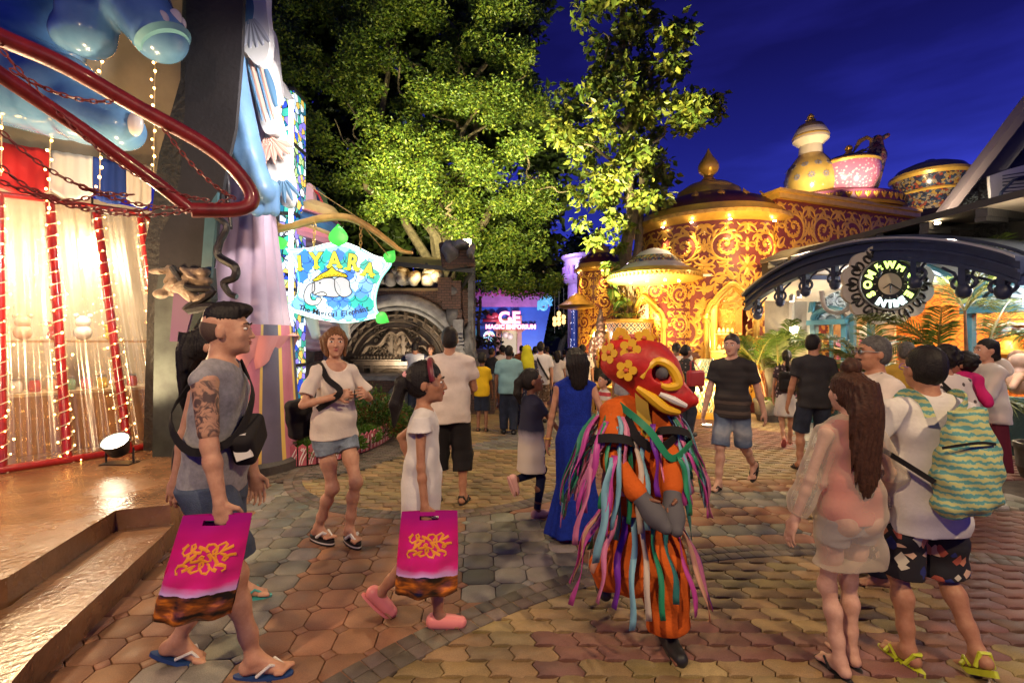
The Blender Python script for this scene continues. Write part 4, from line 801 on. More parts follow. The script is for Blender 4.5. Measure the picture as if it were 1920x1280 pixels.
# scalloped white wings with painted feathers
def wing(poly, Y, t, feathers, name='wing'):
 q = [(p.x, p.y) for p in smooth([V((x, y, 0)) for x, y in poly + poly[:1]], 5)][:-1]; m = MB(); pxprism(m, q, Y, t); o = m.build(name, WHP, fig)
 for c, (x0, y0, x1, y1, w_) in feathers:
  m = MB(); M = frame(P(x0, y0, Y - t - .002), V((1, 0, 0)), V((0, 0, 1))); k = Y / F; n = 10; pts = [((x1 - x0) * i / n * k, -(y1 - y0) * i / n * k) for i in range(n + 1)]
  m.strip(pts, [max(.002, w_ * k * (.25 + .75 * math.sin(PI * min(1, .1 + .85 * i / n)))) for i in range(n + 1)], M, .012); m.build('feather', c, o)
 return o
fe = lambda cx, cy, r0, r1, a0, a1, n, c, w_: [(c, (cx + r0 * math.cos(R(a0 + (a1 - a0) * i / (n - 1))), cy + r0 * math.sin(R(a0 + (a1 - a0) * i / (n - 1))), cx + r1 * math.cos(R(a0 + (a1 - a0) * i / (n - 1))), cy + r1 * math.sin(R(a0 + (a1 - a0) * i / (n - 1))), w_)) for i in range(n)]
wing([(450, -60), (495, -40), (500, 20), (505, 70), (500, 110), (482, 122), (462, 100), (452, 80)], 5.55, .12, fe(470, 30, 8, 60, 55, 115, 6, GRP, 6) + [(PAT, (458, -20, 466, 45, 14))])
wing([(455, 90), (490, 100), (510, 110), (518, 160), (517, 200), (525, 230), (515, 250), (495, 246), (480, 200)], 5.75, .12, [(PAT, (462, 110, 492, 225, 3)), (PCH, (470, 115, 500, 228, 5)), (PAT, (480, 118, 508, 225, 3)), (PCH, (488, 120, 514, 222, 5)), (PAT, (498, 130, 518, 200, 8))])
wing([(478, 235), (515, 225), (532, 250), (540, 300), (548, 340), (546, 380), (530, 385), (510, 350), (495, 300)], 5.95, .12, fe(512, 262, 6, 40, 20, 150, 7, PCH, 5) + fe(530, 330, 10, 50, 50, 120, 5, PAT, 4) + fe(500, 250, 10, 60, 40, 110, 5, PCH, 4))
wing([(498, 40), (512, 60), (520, 120), (526, 180), (518, 190), (505, 150)], 6.2, .10, [])
m = MB(); pxprism(m, [(516, 165), (530, 152), (546, 180), (534, 182)], 6.6, .1); m.build('pointed_tip', WHP, fig)
# stained glass pillar
def glass_cells(scale, cols, name, strength, edge=.05, white=.0):
 def f(t, b):
  tc_ = nn_(t, 'ShaderNodeTexCoord'); v1 = nn_(t, 'ShaderNodeTexVoronoi'); sv_(v1, 'Scale', scale); v2 = nn_(t, 'ShaderNodeTexVoronoi'); v2.feature = 'DISTANCE_TO_EDGE'; sv_(v2, 'Scale', scale)
  for v_ in (v1, v2): lk_(t, tc_.outputs['Object'], v_.inputs['Vector'])
  sp = nn_(t, 'ShaderNodeSeparateColor'); lk_(t, v1.outputs['Color'], sp.inputs[0]); rp_ = nn_(t, 'ShaderNodeValToRGB'); rp_.color_ramp.interpolation = 'CONSTANT'; e = rp_.color_ramp.elements
  e[0].position = 0; e[0].color = (*cols[0], 1); e[1].position = 1 / len(cols); e[1].color = (*cols[1], 1)
  for k in range(2, len(cols)): q = e.new(k / len(cols)); q.color = (*cols[k], 1)
  lk_(t, sp.outputs[0], rp_.inputs[0]); mr = nn_(t, 'ShaderNodeMath'); mr.operation = 'GREATER_THAN'; sv_(mr, 1, edge); lk_(t, v2.outputs['Distance'], mr.inputs[0])
  mxx = nn_(t, 'ShaderNodeMix'); mxx.data_type = 'RGBA'; lk_(t, mr.outputs[0], mxx.inputs[0]); sv_(mxx, 6, (.004, .004, .006, 1)); lk_(t, rp_.outputs[0], mxx.inputs[7]); lk_(t, mxx.outputs[2], b.inputs['Emission Color']); sv_(b, 'Emission Strength', strength); lk_(t, mxx.outputs[2], b.inputs['Base Color'])
 return mat(name, (.1, .1, .1), .2, fn=f, coat=.3)
SG = glass_cells(10, [(.03, .08, .6), (.8, .88, 1), (.05, .4, .3), (.75, .5, .1), (.25, .2, .75), (.6, .75, 1), (.02, .15, .25), (.4, .6, .25)], 'stained_glass', 1.1, .045); IRON = mat('dark_iron', (.02, .022, .024), .5)
r_ = empty('stained_glass_pillar', (-3.3, 7.1, 0), 'tall lit stained glass pillar with a bright white edge', 'pillar')
m = MB(); m.box((-3.42, 7.15, 2.65), (.52, .4, 5.1)); m.build('glass_body', SG, r_)
m = MB()
for z in (.1, 1.2, 2.3, 3.4, 4.4, 5.2): m.box((-3.42, 7.15, z), (.56, .44, .05))
m.box((-3.62, 6.94, 2.65), (.05, .03, 5.1)); m.box((-3.38, 6.935, 2.65), (.04, .03, 5.1)); m.build('ironwork', IRON, r_)
m = MB(); m.tube([(-3.19, 6.93, .15), (-3.19, 6.93, 5.1)], .03, 10); m.build('edge_tube', mat('edge_tube_light', (1, 1, 1), .4, emit=(.75, .8, 1), es=6), r_, True)
m = MB(); q = []
for k in range(7):
 z = .35 + k * .62
 for sg in (-1, 1): m.tube([V((-3.42 + sg * (.05 + .13 * (1 - math.cos(t))), 6.93, z + .26 * math.sin(t) + .03 * t)) for t in [i * .45 for i in range(13)]], .010, 5)
m.build('scrollwork', IRON, r_, True)
# pink elephant
PKE = mat('pink_fibreglass', (.66, .36, .40), .4, var=.14, vs=3, bump=.35, bs=7, coat=.15); IVO = mat('ivory_tusk', (.72, .66, .58), .3, coat=.3)
r_ = empty('pink_elephant_sculpture', (-2.95, 7.8, 1.6), 'pink elephant head with ivory tusk leaning out behind the hanging sign', 'elephant'); q = lambda x, y, d=0: P(x, y, 7.75 + d)
s = SDF(); s.cone(q(600, 500, .4), q(590, 560, .1), .62, .42, .15); s.cone(q(590, 560, .1), q(605, 610, -.1), .34, .26, .12); s.cone(q(605, 610, -.1), q(588, 635, -.1), .22, .2, .08); s.cone(q(588, 635, -.1), q(560, 625, -.1), .19, .16, .08); s.cone(q(560, 625, -.1), q(560, 600, -.1), .14, .11, .05); s.ell(q(545, 470, .1), (.12, .3, .75), None, .1)
s.disp(lambda X, Y_, Z: .012 * np.sin(60 * Z + 10 * X)); sdf_obj('head', s, .018, PKE, r_, False)
s = SDF(); s.cone(q(575, 560, -.35), q(592, 628, -.5), .12, .07, .03); sdf_obj('tusk', s, .012, IVO, r_, False)
s = SDF(); s.cone(q(640, 570, -.2), q(650, 632, -.2), .11, .06, .03); sdf_obj('tusk', s, .012, IVO, r_, False)
m = MB(); q2 = [(p.x, p.y) for p in smooth([V((x, y, 0)) for x, y in ((530, 430), (545, 405), (552, 375), (572, 365), (575, 345), (586, 350), (588, 400), (592, 440), (560, 455), (535, 470))], 4)]; pxprism(m, q2, 7.5, .14); m.build('ear', PKE, r_)
m = MB(); M = frame(q(585, 452, -.25), V((1, 0, -.45)), V((.3, 0, 1)));
for k, (z0, z1) in enumerate(((0, .14), (.14, .2), (.2, .36), (.36, .42), (.42, .6))): m.mi = k % 3; m.lathe([(.46 - z0 * .45, z0), (.48 - z0 * .4, (z0 + z1) / 2), (.46 - z1 * .45, z1)], 24, M.translation, Matrix((V((1, 0, -.3)).normalized(), V((0, 1, 0)), V((.3, 0, 1)).normalized())).transposed())
m.build('headdress', [mat('headdress_pink', (.6, .2, .25), .4), mat('headdress_gold', (.75, .5, .2), .35), mat('headdress_blue', (.05, .14, .3), .35)], r_, True)
m = MB(); pxprism(m, [(584, 352), (596, 352), (612, 400), (606, 440), (590, 440)], 7.9, .3); m.build('crown_panel', mat('navy_crown', (.015, .03, .10), .3), r_)
ribbon([(585, 352), (600, 370), (612, 405)], 7.55, .02, .012).build('crown_trim', mat('red_trim', (.5, .03, .03), .4), r_, True)
# ================================================================ hanging light-box sign
SY = 6.45; k_ = SY / F; so = P(635, 535, SY); SM = frame(so, V((1, .10, 0)), V((0, 0, 1))); sp_ = lambda x, y: ((x - 635) * k_, -(y - 535) * k_)
sg_ = empty('hanging_sign', so, 'glowing blue and green light-box sign with an elephant emblem on a gold bracket', 'sign')
outl = [sp_(x, y) for x, y in [(540, 468), (580, 466), (612, 457), (640, 453), (668, 461), (700, 477), (731, 489), (712, 520), (702, 552), (703, 578), (710, 592), (690, 598), (660, 604), (630, 604), (595, 598), (560, 588), (537, 577), (556, 560), (562, 535), (556, 500)]]
outl = [(p.x, p.y) for p in smooth([V((*q, 0)) for q in outl + outl[:1]], 4)][:-1]
SMb = SM.copy(); SMb.translation = SM.translation + SM.col[2].to_3d() * -.10
mm = MB(); mm.prism(outl, SMb, .10); mm.build('sign_box', mat('sign_case_glow', (.6, .9, .9), .3, emit=(.25, .85, .75), es=1.3), sg_)
FISH = [mat('sign_cell_%d' % i, c, .3, emit=c, es=1.05) for i, c in enumerate(((.04, .20, .70), (.02, .45, .38), (.20, .48, .88), (.62, .84, 1), (.10, .34, .80), (.75, .92, 1)))]
sc2 = lambda f, o=(0, 0): [(x * f + o[0], y * f + o[1]) for x, y in outl]
lay = lambda d: Matrix.Translation(SM.col[2].to_3d() * d) @ SM
mm = MB(); mm.prism(outl, lay(.002), .004); mm.build('white_rim', mat('sign_rim_glow', (1, 1, 1), .3, emit=(.8, 1, 1), es=2.6), sg_)
GLF = mat('sign_cell_pale', (.3, .6, .9), .3, emit=(.28, .58, .95), es=1.0); mm = MB(); mm.prism(sc2(.90), lay(.007), .002); mm.build('glass_face', GLF, sg_)
inn = sc2(.85); mm = MB(); ml = MB(); rr = random.Random(6)
for j in range(8):
 for i in range(10):
  c = (-.66 + i * .146 + (.073 if j % 2 else 0) + rr.uniform(-.015, .015), .50 - j * .125); rad = .092 * rr.uniform(.9, 1.1); q = arc(c[0], c[1], rad, 0, 348, 22); q = [(x, y + (.03 if k == 6 else 0)) for k, (x, y) in enumerate(q)]
  if not in_poly(*c, inn): continue
  mm.mi = rr.randrange(6); mm.prism(q, lay(.0092 + j * .00035), .0004, False); ml.tube([lay(.0097 + j * .00035) @ V((x, y, 0)) for x, y in arc(c[0], c[1], rad, 175, 365, 14)], .0035, 4)
mm.build('glass_cells', FISH, sg_); ml.build('lead_lines', mat('sign_lead', (.02, .03, .05), .5), sg_)
GLN = mat('sign_green_outline', (.1, .7, .3), .3, emit=(.12, .9, .35), es=1.2); mm = MB(); pts = [lay(.014) @ V((x, y, 0)) for x, y in sc2(.965)]; mm.tube(pts, .008, 6, closed=True); mm.build('green_outline', GLN, sg_, True)
LEAFG = mat('sign_leaf_green', (.05, .5, .06), .3, emit=(.08, .65, .08), es=.9)
for x, y, a, s_ in ((533, 462, 120, 1), (727, 484, 55, 1), (538, 581, 190, 1.0), (711, 594, -30, 1), (635, 450, 90, 1.5)):
 c = sp_(x, y); mm = MB(); L = .2 * s_; n = 10; d = (math.cos(R(a)), math.sin(R(a))); mm.strip([(c[0] + d[0] * (i / n - .3) * L, c[1] + d[1] * (i / n - .3) * L) for i in range(n + 1)], [max(.003, .085 * s_ * math.sin(PI * (i / n) ** .75)) for i in range(n + 1)], lay(.012), .03); mm.build('corner_leaf', LEAFG, sg_, True)
INK = mat('sign_ink', (.01, .012, .015), .4); YLT = mat('sign_yellow_letter', (.7, .75, .05), .3, emit=(.75, .80, .06), es=.95); GRE = mat('sign_elephant_grey', (.6, .62, .62), .3, emit=(.62, .66, .68), es=.75); CAPY = mat('sign_cap_yellow', (.7, .55, .02), .3, emit=(.85, .66, .02), es=.9)
for ch, x, y, a, s_ in (('I', 566, 494, 4, .27), ('Y', 595, 489, 2, .30), ('A', 628, 487, 0, .30), ('R', 660, 491, -6, .30), ('A', 688, 504, -12, .25)):
 c = sp_(x, y)
 for dd, bo, mt in ((.012, .020, INK), (.017, .010, YLT)):
  Mt = lay(dd) @ Matrix.Translation((c[0], c[1] - s_ * .36, 0)) @ Matrix.Rotation(R(a), 4, 'Z'); text_mesh(ch, s_, Mt, .003, 'letter', mt, sg_, bold=bo, sx=.82)
 for q in (-1, 1):   # flared feet
  if ch in 'IARY': mm = MB(); mm.strip([(c[0] + q * (.0 if ch in 'IY' else .06) + t * .05 * (1 if ch not in 'IY' or q > 0 else -1), c[1] - s_ * .33 + .012 * math.sin(PI * abs(t))) for t in (-1, -.5, 0, .5, 1)], [.004, .016, .018, .016, .004], lay(.0165), .006); mm.build('letter_serif', YLT, sg_)
for i, ch in enumerate("The Magical Elephant"):
 u = i / 19; x = 567 + 122 * u; y = 578 + 11 * math.sin(PI * u); c = sp_(x, y); sl = -11 * PI * math.cos(PI * u) / 122
 if ch != ' ': text_mesh(ch, .10, lay(.0175) @ Matrix.Translation((c[0], c[1] - .03, 0)) @ Matrix.Rotation(math.atan(sl), 4, 'Z'), .002, 'letter', INK, sg_, bold=.002)
def flat(name, pts, m_, d, t=.004, ol=.006):
 q = [(p.x, p.y) for p in smooth([V((*sp_(x, y), 0)) for x, y in pts + pts[:1]], 4)][:-1]
 mm = MB(); mm.prism(q, lay(d), t); o = mm.build(name, m_, sg_); mm = MB(); mm.tube([lay(d + t) @ V((x, y, 0)) for x, y in q], ol, 5, closed=True); mm.build('ink_line', INK, o)
 return o
flat('elephant_head', [(592, 527), (606, 523), (624, 522), (634, 532), (640, 548), (632, 557), (606, 555), (590, 552), (588, 538)], GRE, .0135)
flat('elephant_trunk', [(592, 530), (580, 536), (573, 552), (575, 566), (586, 573), (600, 570), (604, 560), (596, 558), (594, 563), (587, 562), (585, 552), (592, 546)], GRE, .0165)
flat('elephant_ear', [(628, 524), (640, 519), (654, 526), (656, 538), (660, 548), (652, 556), (640, 556), (630, 544)], GRE, .0185); flat('elephant_tusk', [(592, 553), (606, 548), (614, 553), (604, 556)], mat('sign_tusk', (.8, .8, .75), .3, emit=(.9, .9, .8), es=.9), .0195)
flat('elephant_cap', [(588, 527), (600, 517), (616, 508), (624, 501), (632, 508), (648, 514), (651, 520), (632, 519), (610, 522), (596, 528)], CAPY, .020); mm = MB(); mm.ell(lay(.022) @ V((*sp_(602, 531), 0)), (.012, .006, .012), 10, 6); mm.build('elephant_eye', INK, sg_)
mm = MB()
for i in range(7): x = 598 + i * 7.4; y = 523 - i * .9; a, b, c = sp_(x - 3, y), sp_(x, y - 5), sp_(x + 3, y); mm.tube([lay(.027) @ V((*a, 0)), lay(.027) @ V((*b, 0)), lay(.027) @ V((*c, 0))], .004, 4)
mm.build('cap_zigzag', INK, sg_)
GOLDP = mat('antique_gold_paint', (.62, .38, .11), .35, .35, var=.25, vs=8)
br = empty('sign_bracket', P(500, 430, SY), 'curved gold bow bracket holding the glowing sign', 'bracket')
mm = MB(); q = smooth([P(x, y, SY + .02) for x, y in ((482, 436), (515, 432), (545, 425), (600, 410), (650, 408), (690, 425), (725, 450), (752, 470), (774, 474))], 6); n = len(q); mm.tube(q, [.02 + .032 * math.sin(PI * min(1, .15 + i / n * .85)) for i in range(n)], 10); mm.build('bow', GOLDP, br, True)
mm = MB(); mm.tube(smooth([P(x, y, SY + .05) for x, y in ((512, 405), (520, 420), (540, 428), (520, 432), (508, 440), (512, 460), (520, 462))], 5), .03, 8); mm.build('scroll_end', GOLDP, br, True)
for x0, y0, x1, y1 in ((591, 412, 588, 462), (677, 418, 676, 466)):
 mm = MB(); a, b = P(x0, y0, SY), P(x1, y1, SY); n = 7
 for i in range(n): c = a.lerp(b, (i + .5) / n); u = V((1, 0, 0)) if i % 2 else V((0, 1, 0)); mm.tube([c + V((0, 0, .034 * math.cos(t * PI / 4))) + u * .017 * math.sin(t * PI / 4) for t in range(8)], .007, 5, closed=True)
 mm.build('chain', GOLDP, br, True)
mm = MB(); mm.tube([P(678, 420, SY), P(727, 478, SY)], .006, 5); mm.build('stay_wire', GOLDP, br); mm = MB(); mm.tube([P(560, 335, 7.2), P(677, 412, SY)], .006, 5); mm.build('upper_stay_wire', GOLDP, br)
lamp('POINT', P(620, 600, SY - .7), 14, (.75, 1, .95), .4)
# ================================================================ planter with pink pickets
PKT = mat('picket_pink', (.46, .10, .13), .5, var=.15); PKW = mat('picket_white_paint', (.75, .66, .62), .5)
pf = empty('picket_fence', (-2.3, 6.5, 0), 'low pink picket edging painted with white scrolls round the shrub bed', 'fence'); fpath = smooth([V((x, y, 0)) for x, y in PLANT], 40); acc = 0; last = fpath[0]; npk = 0
for i in range(1, len(fpath)):
 acc += (fpath[i] - fpath[i - 1]).length
 if acc > .105:
  acc = 0; p = fpath[i]; d = (fpath[min(i + 1, len(fpath) - 1)] - fpath[i - 1]).normalized(); nrm = V((d.y, -d.x, 0)); M = frame(p, d, V((0, 0, 1))); npk += 1
  if npk > 48: break
  m = MB(); m.prism([(-.047, .02), (.047, .02), (.047, .245), (.0, .285), (-.047, .245)], M, .018); o = m.build('picket', PKT, pf)
  m = MB(); m.strip([(-.035 + .05 * (1 - math.cos(t * .5)), .03 + t * .05) for t in range(5)], [.004, .007, .008, .007, .003], Matrix.Translation(nrm * .0195) @ M, .003); m.strip([(-.01 + .04 * (1 - math.cos(t * .5)), .03 + t * .035) for t in range(5)], [.004, .006, .006, .005, .003], Matrix.Translation(nrm * .0195) @ M, .003)
  if npk % 2:
   for t in range(6): m.strip([(.0 + math.cos(t * PI / 3) * q, .215 + math.sin(t * PI / 3) * q) for q in (.004, .014, .024)], [.002, .006, .003], Matrix.Translation(nrm * .0195) @ M, .003)
  m.build('scroll_paint', PKW, o)
m = MB(); m.prism([(x, y) for x, y in PLANT] + [(-3.3, 9.4), (-3.3, 6.0)], I4, .1); g_ = m.build('planting_bed', mat('dark_soil', (.03, .02, .014), .9, bump=1, bs=30)); g_['kind'] = 'structure'
# ================================================================ gilded scroll ornament (flame-leaf spirals) laid on curved and flat walls
def leaf_strip(m, f, x, y, a, L, W, curl, t=.012):
 n = 9; pts = [(x, y)]; q = a
 for i in range(n): q += curl / n * (.4 + 1.2 * i / n); pts.append((pts[-1][0] + math.cos(q) * L / n, pts[-1][1] + math.sin(q) * L / n))
 ws = [W * (.25 + .75 * math.sin(PI * min(1, (i / n) ** .62 * .97 + .03))) * (1 if i < n else 0) + .001 for i in range(n + 1)]; m.strip(pts, ws, f, t)
def kanok(m, f, cx, cy, s, mir=1, t=.012, turns=1.9):
 """one spiral tile of size s centred on (cx, cy)"""
 g = lambda x, y, z: f(cx + mir * x, cy + y, z); pts = []; n = 44
 for i in range(n + 1):
  u = i / n; r = s * (.36 * (1 - u) ** .85 + .03); a = -1.9 + turns * 2 * PI * u; pts.append((r * math.cos(a), r * math.sin(a)))
 m.strip(pts, [s * (.036 * (1 - .5 * i / n)) for i in range(n + 1)], g, t)
 m.strip(arc(pts[-1][0] * .3, pts[-1][1] * .3, s * .028, 0, 350, 10), [s * .03] * 11, g, t)
 for i in range(1, n - 5, 2):
  u = i / n; dx, dy = pts[i + 1][0] - pts[i][0], pts[i + 1][1] - pts[i][1]; a = math.atan2(dy, dx); sc_ = s * (.23 if u < .35 else .15 * (1.25 - u))
  leaf_strip(m, g, pts[i][0], pts[i][1], a - .95, sc_ * 1.25, sc_ * .17, 1.9, t)
  if u > .3: leaf_strip(m, g, pts[i][0], pts[i][1], a + .7, sc_ * .7, sc_ * .17, 1.5, t)
 for qx, qy in ((1, 1), (-1, 1), (1, -1), (-1, -1)):
  bx, by = qx * s * .50, qy * s * .50; a0 = math.atan2(-qy, -qx)
  for da, L, cu in ((-.95, .24, 1.3), (-.5, .30, .9), (-.1, .26, -1.1), (.3, .27, 1.1), (.7, .30, -.9), (1.05, .22, -1.3)): leaf_strip(m, g, bx, by, a0 + da, s * L * 1.1, s * .030, cu * 1.5, t)
 for qx, qy in ((1, 0), (-1, 0), (0, 1), (0, -1)):
  for da, cu in ((-.7, -1.2), (.7, 1.2), (2.4, 1.0), (-2.4, -1.0)): leaf_strip(m, g, qx * s * .47, qy * s * .47, math.atan2(qy, qx) + da, s * .2, s * .026, cu * 1.6, t)
def kanok_fill(m, f, u0, u1, v0, v1, s, t=.012, skip=None):
 nu_, nv2 = max(1, round((u1 - u0) / s)), max(1, round((v1 - v0) / s)); du, dv_ = (u1 - u0) / nu_, (v1 - v0) / nv2; s2 = min(du, dv_)
 for i in range(nu_):
  for j in range(nv2):
   c = (u0 + (i + .5) * du, v0 + (j + .5) * dv_)
   if skip and skip(*c): continue
   kanok(m, f, *c, s2 * 1.0, -1 if (i + j) % 2 else 1, t)
GILT = mat('gilded_relief', (.62, .33, .05), .4, .25, var=.2, vs=5, coat=.15); MAROON = mat('maroon_wall', (.16, .030, .022), .5, var=.25, vs=3); GOLDS = mat('gold_moulding', (.75, .44, .08), .32, .35, var=.2, vs=6); DOMEM = mat('dark_maroon_roof', (.10, .022, .022), .38, var=.4, vs=4); PORC = mat('porcelain_white', (.72, .66, .55), .3, var=.1)
GLOWI = mat('shop_interior_glow', (.85, .6, .3), .6, emit=(1, .60, .24), es=1.1); ORG = mat('orange_wallpaper', (.75, .28, .06), .6, var=.2, vs=12)
def cyl_f(cx, cy, r, a_mid): return lambda u, v, z: V((cx + math.cos(a_mid - u / r) * (r + .003 + z) * -1 * -1, cy + math.sin(a_mid - u / r) * (r + .003 + z), v))
# u grows to the viewer's right: angle decreases... seen from -y the right side has larger x
def cylw(cx, cy, r): return lambda u, v, z: V((cx + math.sin(u / r) * (r + .003 + z), cy - math.cos(u / r) * (r + .003 + z), v))
def ogee(w_, h, n=10):
 """half width w, spring height 0 -> tip h : bracketed pointed arch outline from right spring to left spring"""
 r = [(w_, 0), (w_ * .99, h * .12), (w_ * .93, h * .30), (w_ * .80, h * .46), (w_ * .70, h * .50), (w_ * .66, h * .56), (w_ * .50, h * .70), (w_ * .28, h * .86), (0, h)]
 return r + [(-x, y) for x, y in r[-2::-1]]
def arch_opening(root, f, uc, v0, vs, w_, h, prefix='arch', th=.09, back=None, glow=None):
 """gold frame, lit pane behind"""
 line = [(uc + w_, v0)] + [(uc + x, vs + y) for x, y in ogee(w_, h)] + [(uc - w_, v0)]
 q = smooth([V((x, y, 0)) for x, y in line[1:-1]], 3); line = [line[0]] + [(p.x, p.y) for p in q] + [line[-1]]
 m = MB(); m.tube([f(x, y, .05) for x, y in line], th * .62, 10); m.tube([f(uc + (x - uc) * .9, v0 + (y - v0) * .965, .03) for x, y in line], th * .35, 8)
 for sg in (-1, 1): m.lathe([(th * 1.0, 0), (th * 1.15, .05), (th * .9, .1), (th * 1.2, .16), (th * .8, .2)], 12, f(uc + sg * w_, vs - .1, .05)); m.lathe([(th * 1.3, 0), (th * 1.3, .15), (th, .22)], 12, f(uc + sg * w_, v0, .05))
 m.build('door_frame', GOLDS, root, True)
 return line
def spot_eave(p, tgt, pw=60, ang=70): return lamp('SPOT', p, pw, (1, .70, .32), .03, tgt, ang, .9)
DLT = mat('downlight_glow', (1, 1, 1), .4, emit=(1, .8, .5), es=40)
def tower(root, cx, cy, r, H_, s, open_list, spots, roofk=1.0, cut=(-1.6, 1.6)):
 f = cylw(cx, cy, r); n = 72; m = MB(); vs = []; heights = sorted({.0, .35, H_} | {o[1] + 1e-4 for o in open_list} | {o[2] + o[4] for o in open_list})
 # wall as panels around the openings
 angs = [R(-180 + 360 * i / n) for i in range(n + 1)]; nvz = 40
 def inside(u, v):
  for uc, v0, vs_, w_, h in open_list:
   x = abs(u - uc)
   if x < w_ and v0 < v < vs_ + h * max(0, 1 - (x / w_) ** 1.6): return True
  return False
 for i in range(n):
  for j in range(nvz):
   u0, u1 = angs[i] * r, angs[i + 1] * r; v0, v1 = H_ * j / nvz, H_ * (j + 1) / nvz
   if inside((u0 + u1) / 2, (v0 + v1) / 2): continue
   m.add([f(u0, v0, -.003), f(u1, v0, -.003), f(u1, v1, -.003), f(u0, v1, -.003)], [(0, 1, 2, 3)])
 m.build('wall', MAROON, root)
 m = MB(); kanok_fill(m, f, cut[0] * r, cut[1] * r, .36, H_ - .12, s, skip=lambda u, v: any(abs(u - o[0]) < o[3] + s * .12 and v < o[2] + o[4] * .75 for o in open_list))
 for o in open_list:   # leaves round the arch heads
  for k in range(9):
   a = PI * k / 8; x, y = o[0] + math.cos(a) * (o[3] + .12), o[2] + math.sin(a) * (o[4] + .1)
   leaf_strip(m, f, x, y, a + .3, .2 * s, .05 * s, 1.0); leaf_strip(m, f, x, y, a - .9, .17 * s, .042 * s, -1.1)
 m.build('gilt_scrollwork', GILT, root)
 # roof: gold eave ring, shallow dark dome with drops, small dome, finial
 k = roofk; E = r * 1.10
 m = MB(); m.lathe([(r * .98, H_ - .06), (E * .96, H_ - .02), (E * 1.02, H_ + .06 * k), (E * 1.02, H_ + .12 * k), (E * .97, H_ + .18 * k), (E * .93, H_ + .26 * k)], 64, (cx, cy, 0), caps=False); m.build('eave', GOLDS, root, True)
 for i in range(60):
  m = MB()
  a = 2 * PI * i / 60; M = frame((cx + math.cos(a) * E * 1.015, cy + math.sin(a) * E * 1.015, H_ + .09 * k), (-math.sin(a), math.cos(a), 0), V((0, 0, 1))); m.prism([(-.06, .035), (0, -.045), (.06, .035)], M, .01); m.build('eave_tooth', GILT, root)
 m = MB(); m.lathe([(E * .95, H_ + .22 * k), (E * .88, H_ + .34 * k), (E * .72, H_ + .50 * k), (E * .5, H_ + .64 * k), (E * .42, H_ + .67 * k)], 64, (cx, cy, 0), caps=False); m.build('roof', DOMEM, root, True)
 for i in range(16):
  m = MB(); a = 2 * PI * (i + .5) / 16; pz = H_ + .50 * k; M = frame((cx + math.cos(a) * E * .745, cy + math.sin(a) * E * .745, pz), (-math.sin(a), math.cos(a), 0), V((-math.cos(a) * .75, -math.sin(a) * .75, .7))); m.strip([(0, -.11), (0, -.06), (0, 0), (0, .06), (0, .12)], [.02, .075, .075, .04, .004], Matrix.Translation(M.col[2].to_3d() * .0) @ M, .03); m.build('roof_drop', GILT, root)
 m = MB(); m.lathe([(E * .43, H_ + .66 * k), (E * .40, H_ + .80 * k), (E * .27, H_ + .93 * k), (E * .10, H_ + 1.0 * k)], 40, (cx, cy, 0)); m.build('small_dome', GOLDS, root, True)
 m = MB(); m.lathe([(.16 * k, H_ + .98 * k), (.13 * k, H_ + 1.05 * k), (.085 * k, H_ + 1.1 * k), (.10 * k, H_ + 1.14 * k), (.17 * k, H_ + 1.2 * k), (.195 * k, H_ + 1.27 * k), (.19 * k, H_ + 1.33 * k), (.15 * k, H_ + 1.41 * k), (.09 * k, H_ + 1.49 * k), (.04 * k, H_ + 1.58 * k), (.01 * k, H_ + 1.66 * k)], 24, (cx, cy, 0)); m.build('finial', GOLDS, root, True)
 for u in spots:
  p = f(u, H_ - .07, .11); m = MB(); m.lathe([(.035, 0), (.03, -.015)], 12, p); m.build('downlight', DLT, root); spot_eave(p + V((0, 0, -.04)), f(u, H_ - 2.2, .12), 330, 54)
 return f
# ---------------------------------------------------------------- main pavilion
TX, TY, TR, TH = 4.95, 12.1, 1.70, 4.25
pav = empty('gilded_pavilion', (TX, TY, 0), 'large maroon pavilion with gold scrollwork and round domed roof', 'building')
ft = tower(pav, TX, TY, TR, TH, .98, [(-.18, .25, 2.05, .52, .75)], [-1.62, -.98, -.25, .75], 1.3, (-1.5, 1.15))
arch_opening(pav, ft, -.18, .25, 2.05, .52, .75, th=.085)
# square wing joined on the right
WC = P(1457, 420, 10.6); wl0, wl1 = V((5.75, 11.15, 0)), V((WC.x, WC.y, 0)); wr1 = V((10.4, 12.35, 0)); WZ = 4.72
def wallf(a, b):
 d = (b - a).normalized(); n_ = V((d.y, -d.x, 0)); return lambda u, v, z: a + d * u + n_ * (z + .003) + V((0, 0, v))
for nm_, a, b in (('side_wall', wl0, wl1), ('front_wall', wl1, wr1)):
 f = wallf(a, b); L = (b - a).length; m = MB(); m.add([f(0, 0, -.003), f(L, 0, -.003), f(L, WZ, -.003), f(0, WZ, -.003)], [(0, 1, 2, 3)]); m.build(nm_, MAROON, pav)
 m = MB(); kanok_fill(m, f, .02, L - .02, 3.62, WZ - .1, min(.98, L)); kanok_fill(m, f, .02, L - .02, .3, 3.45, min(.98, L)); m.build('gilt_scrollwork', GILT, pav)
 m = MB(); m.add([f(0, 3.48, .0), f(L, 3.48, 0), f(L, 3.60, 0), f(0, 3.60, 0)], [(0, 1, 2, 3)]); m.build('band', MAROON, pav)
m = MB(); m.prism([(p.x, p.y) for p in (wl0 + V((-.1, 0, 0)), wl1 + V((-.02, -.14, 0)), wr1 + V((0, -.14, 0)), V((10.4, 15, 0)), V((5.2, 15, 0)))], up_(WZ - .02), .12); m.prism([(p.x, p.y) for p in (wl0 + V((-.16, 0, 0)), wl1 + V((-.04, -.2, 0)), wr1 + V((0, -.2, 0)), V((10.4, 15, 0)), V((5.2, 15, 0)))], up_(WZ + .10), .07); m.build('cornice', GOLDS, pav)
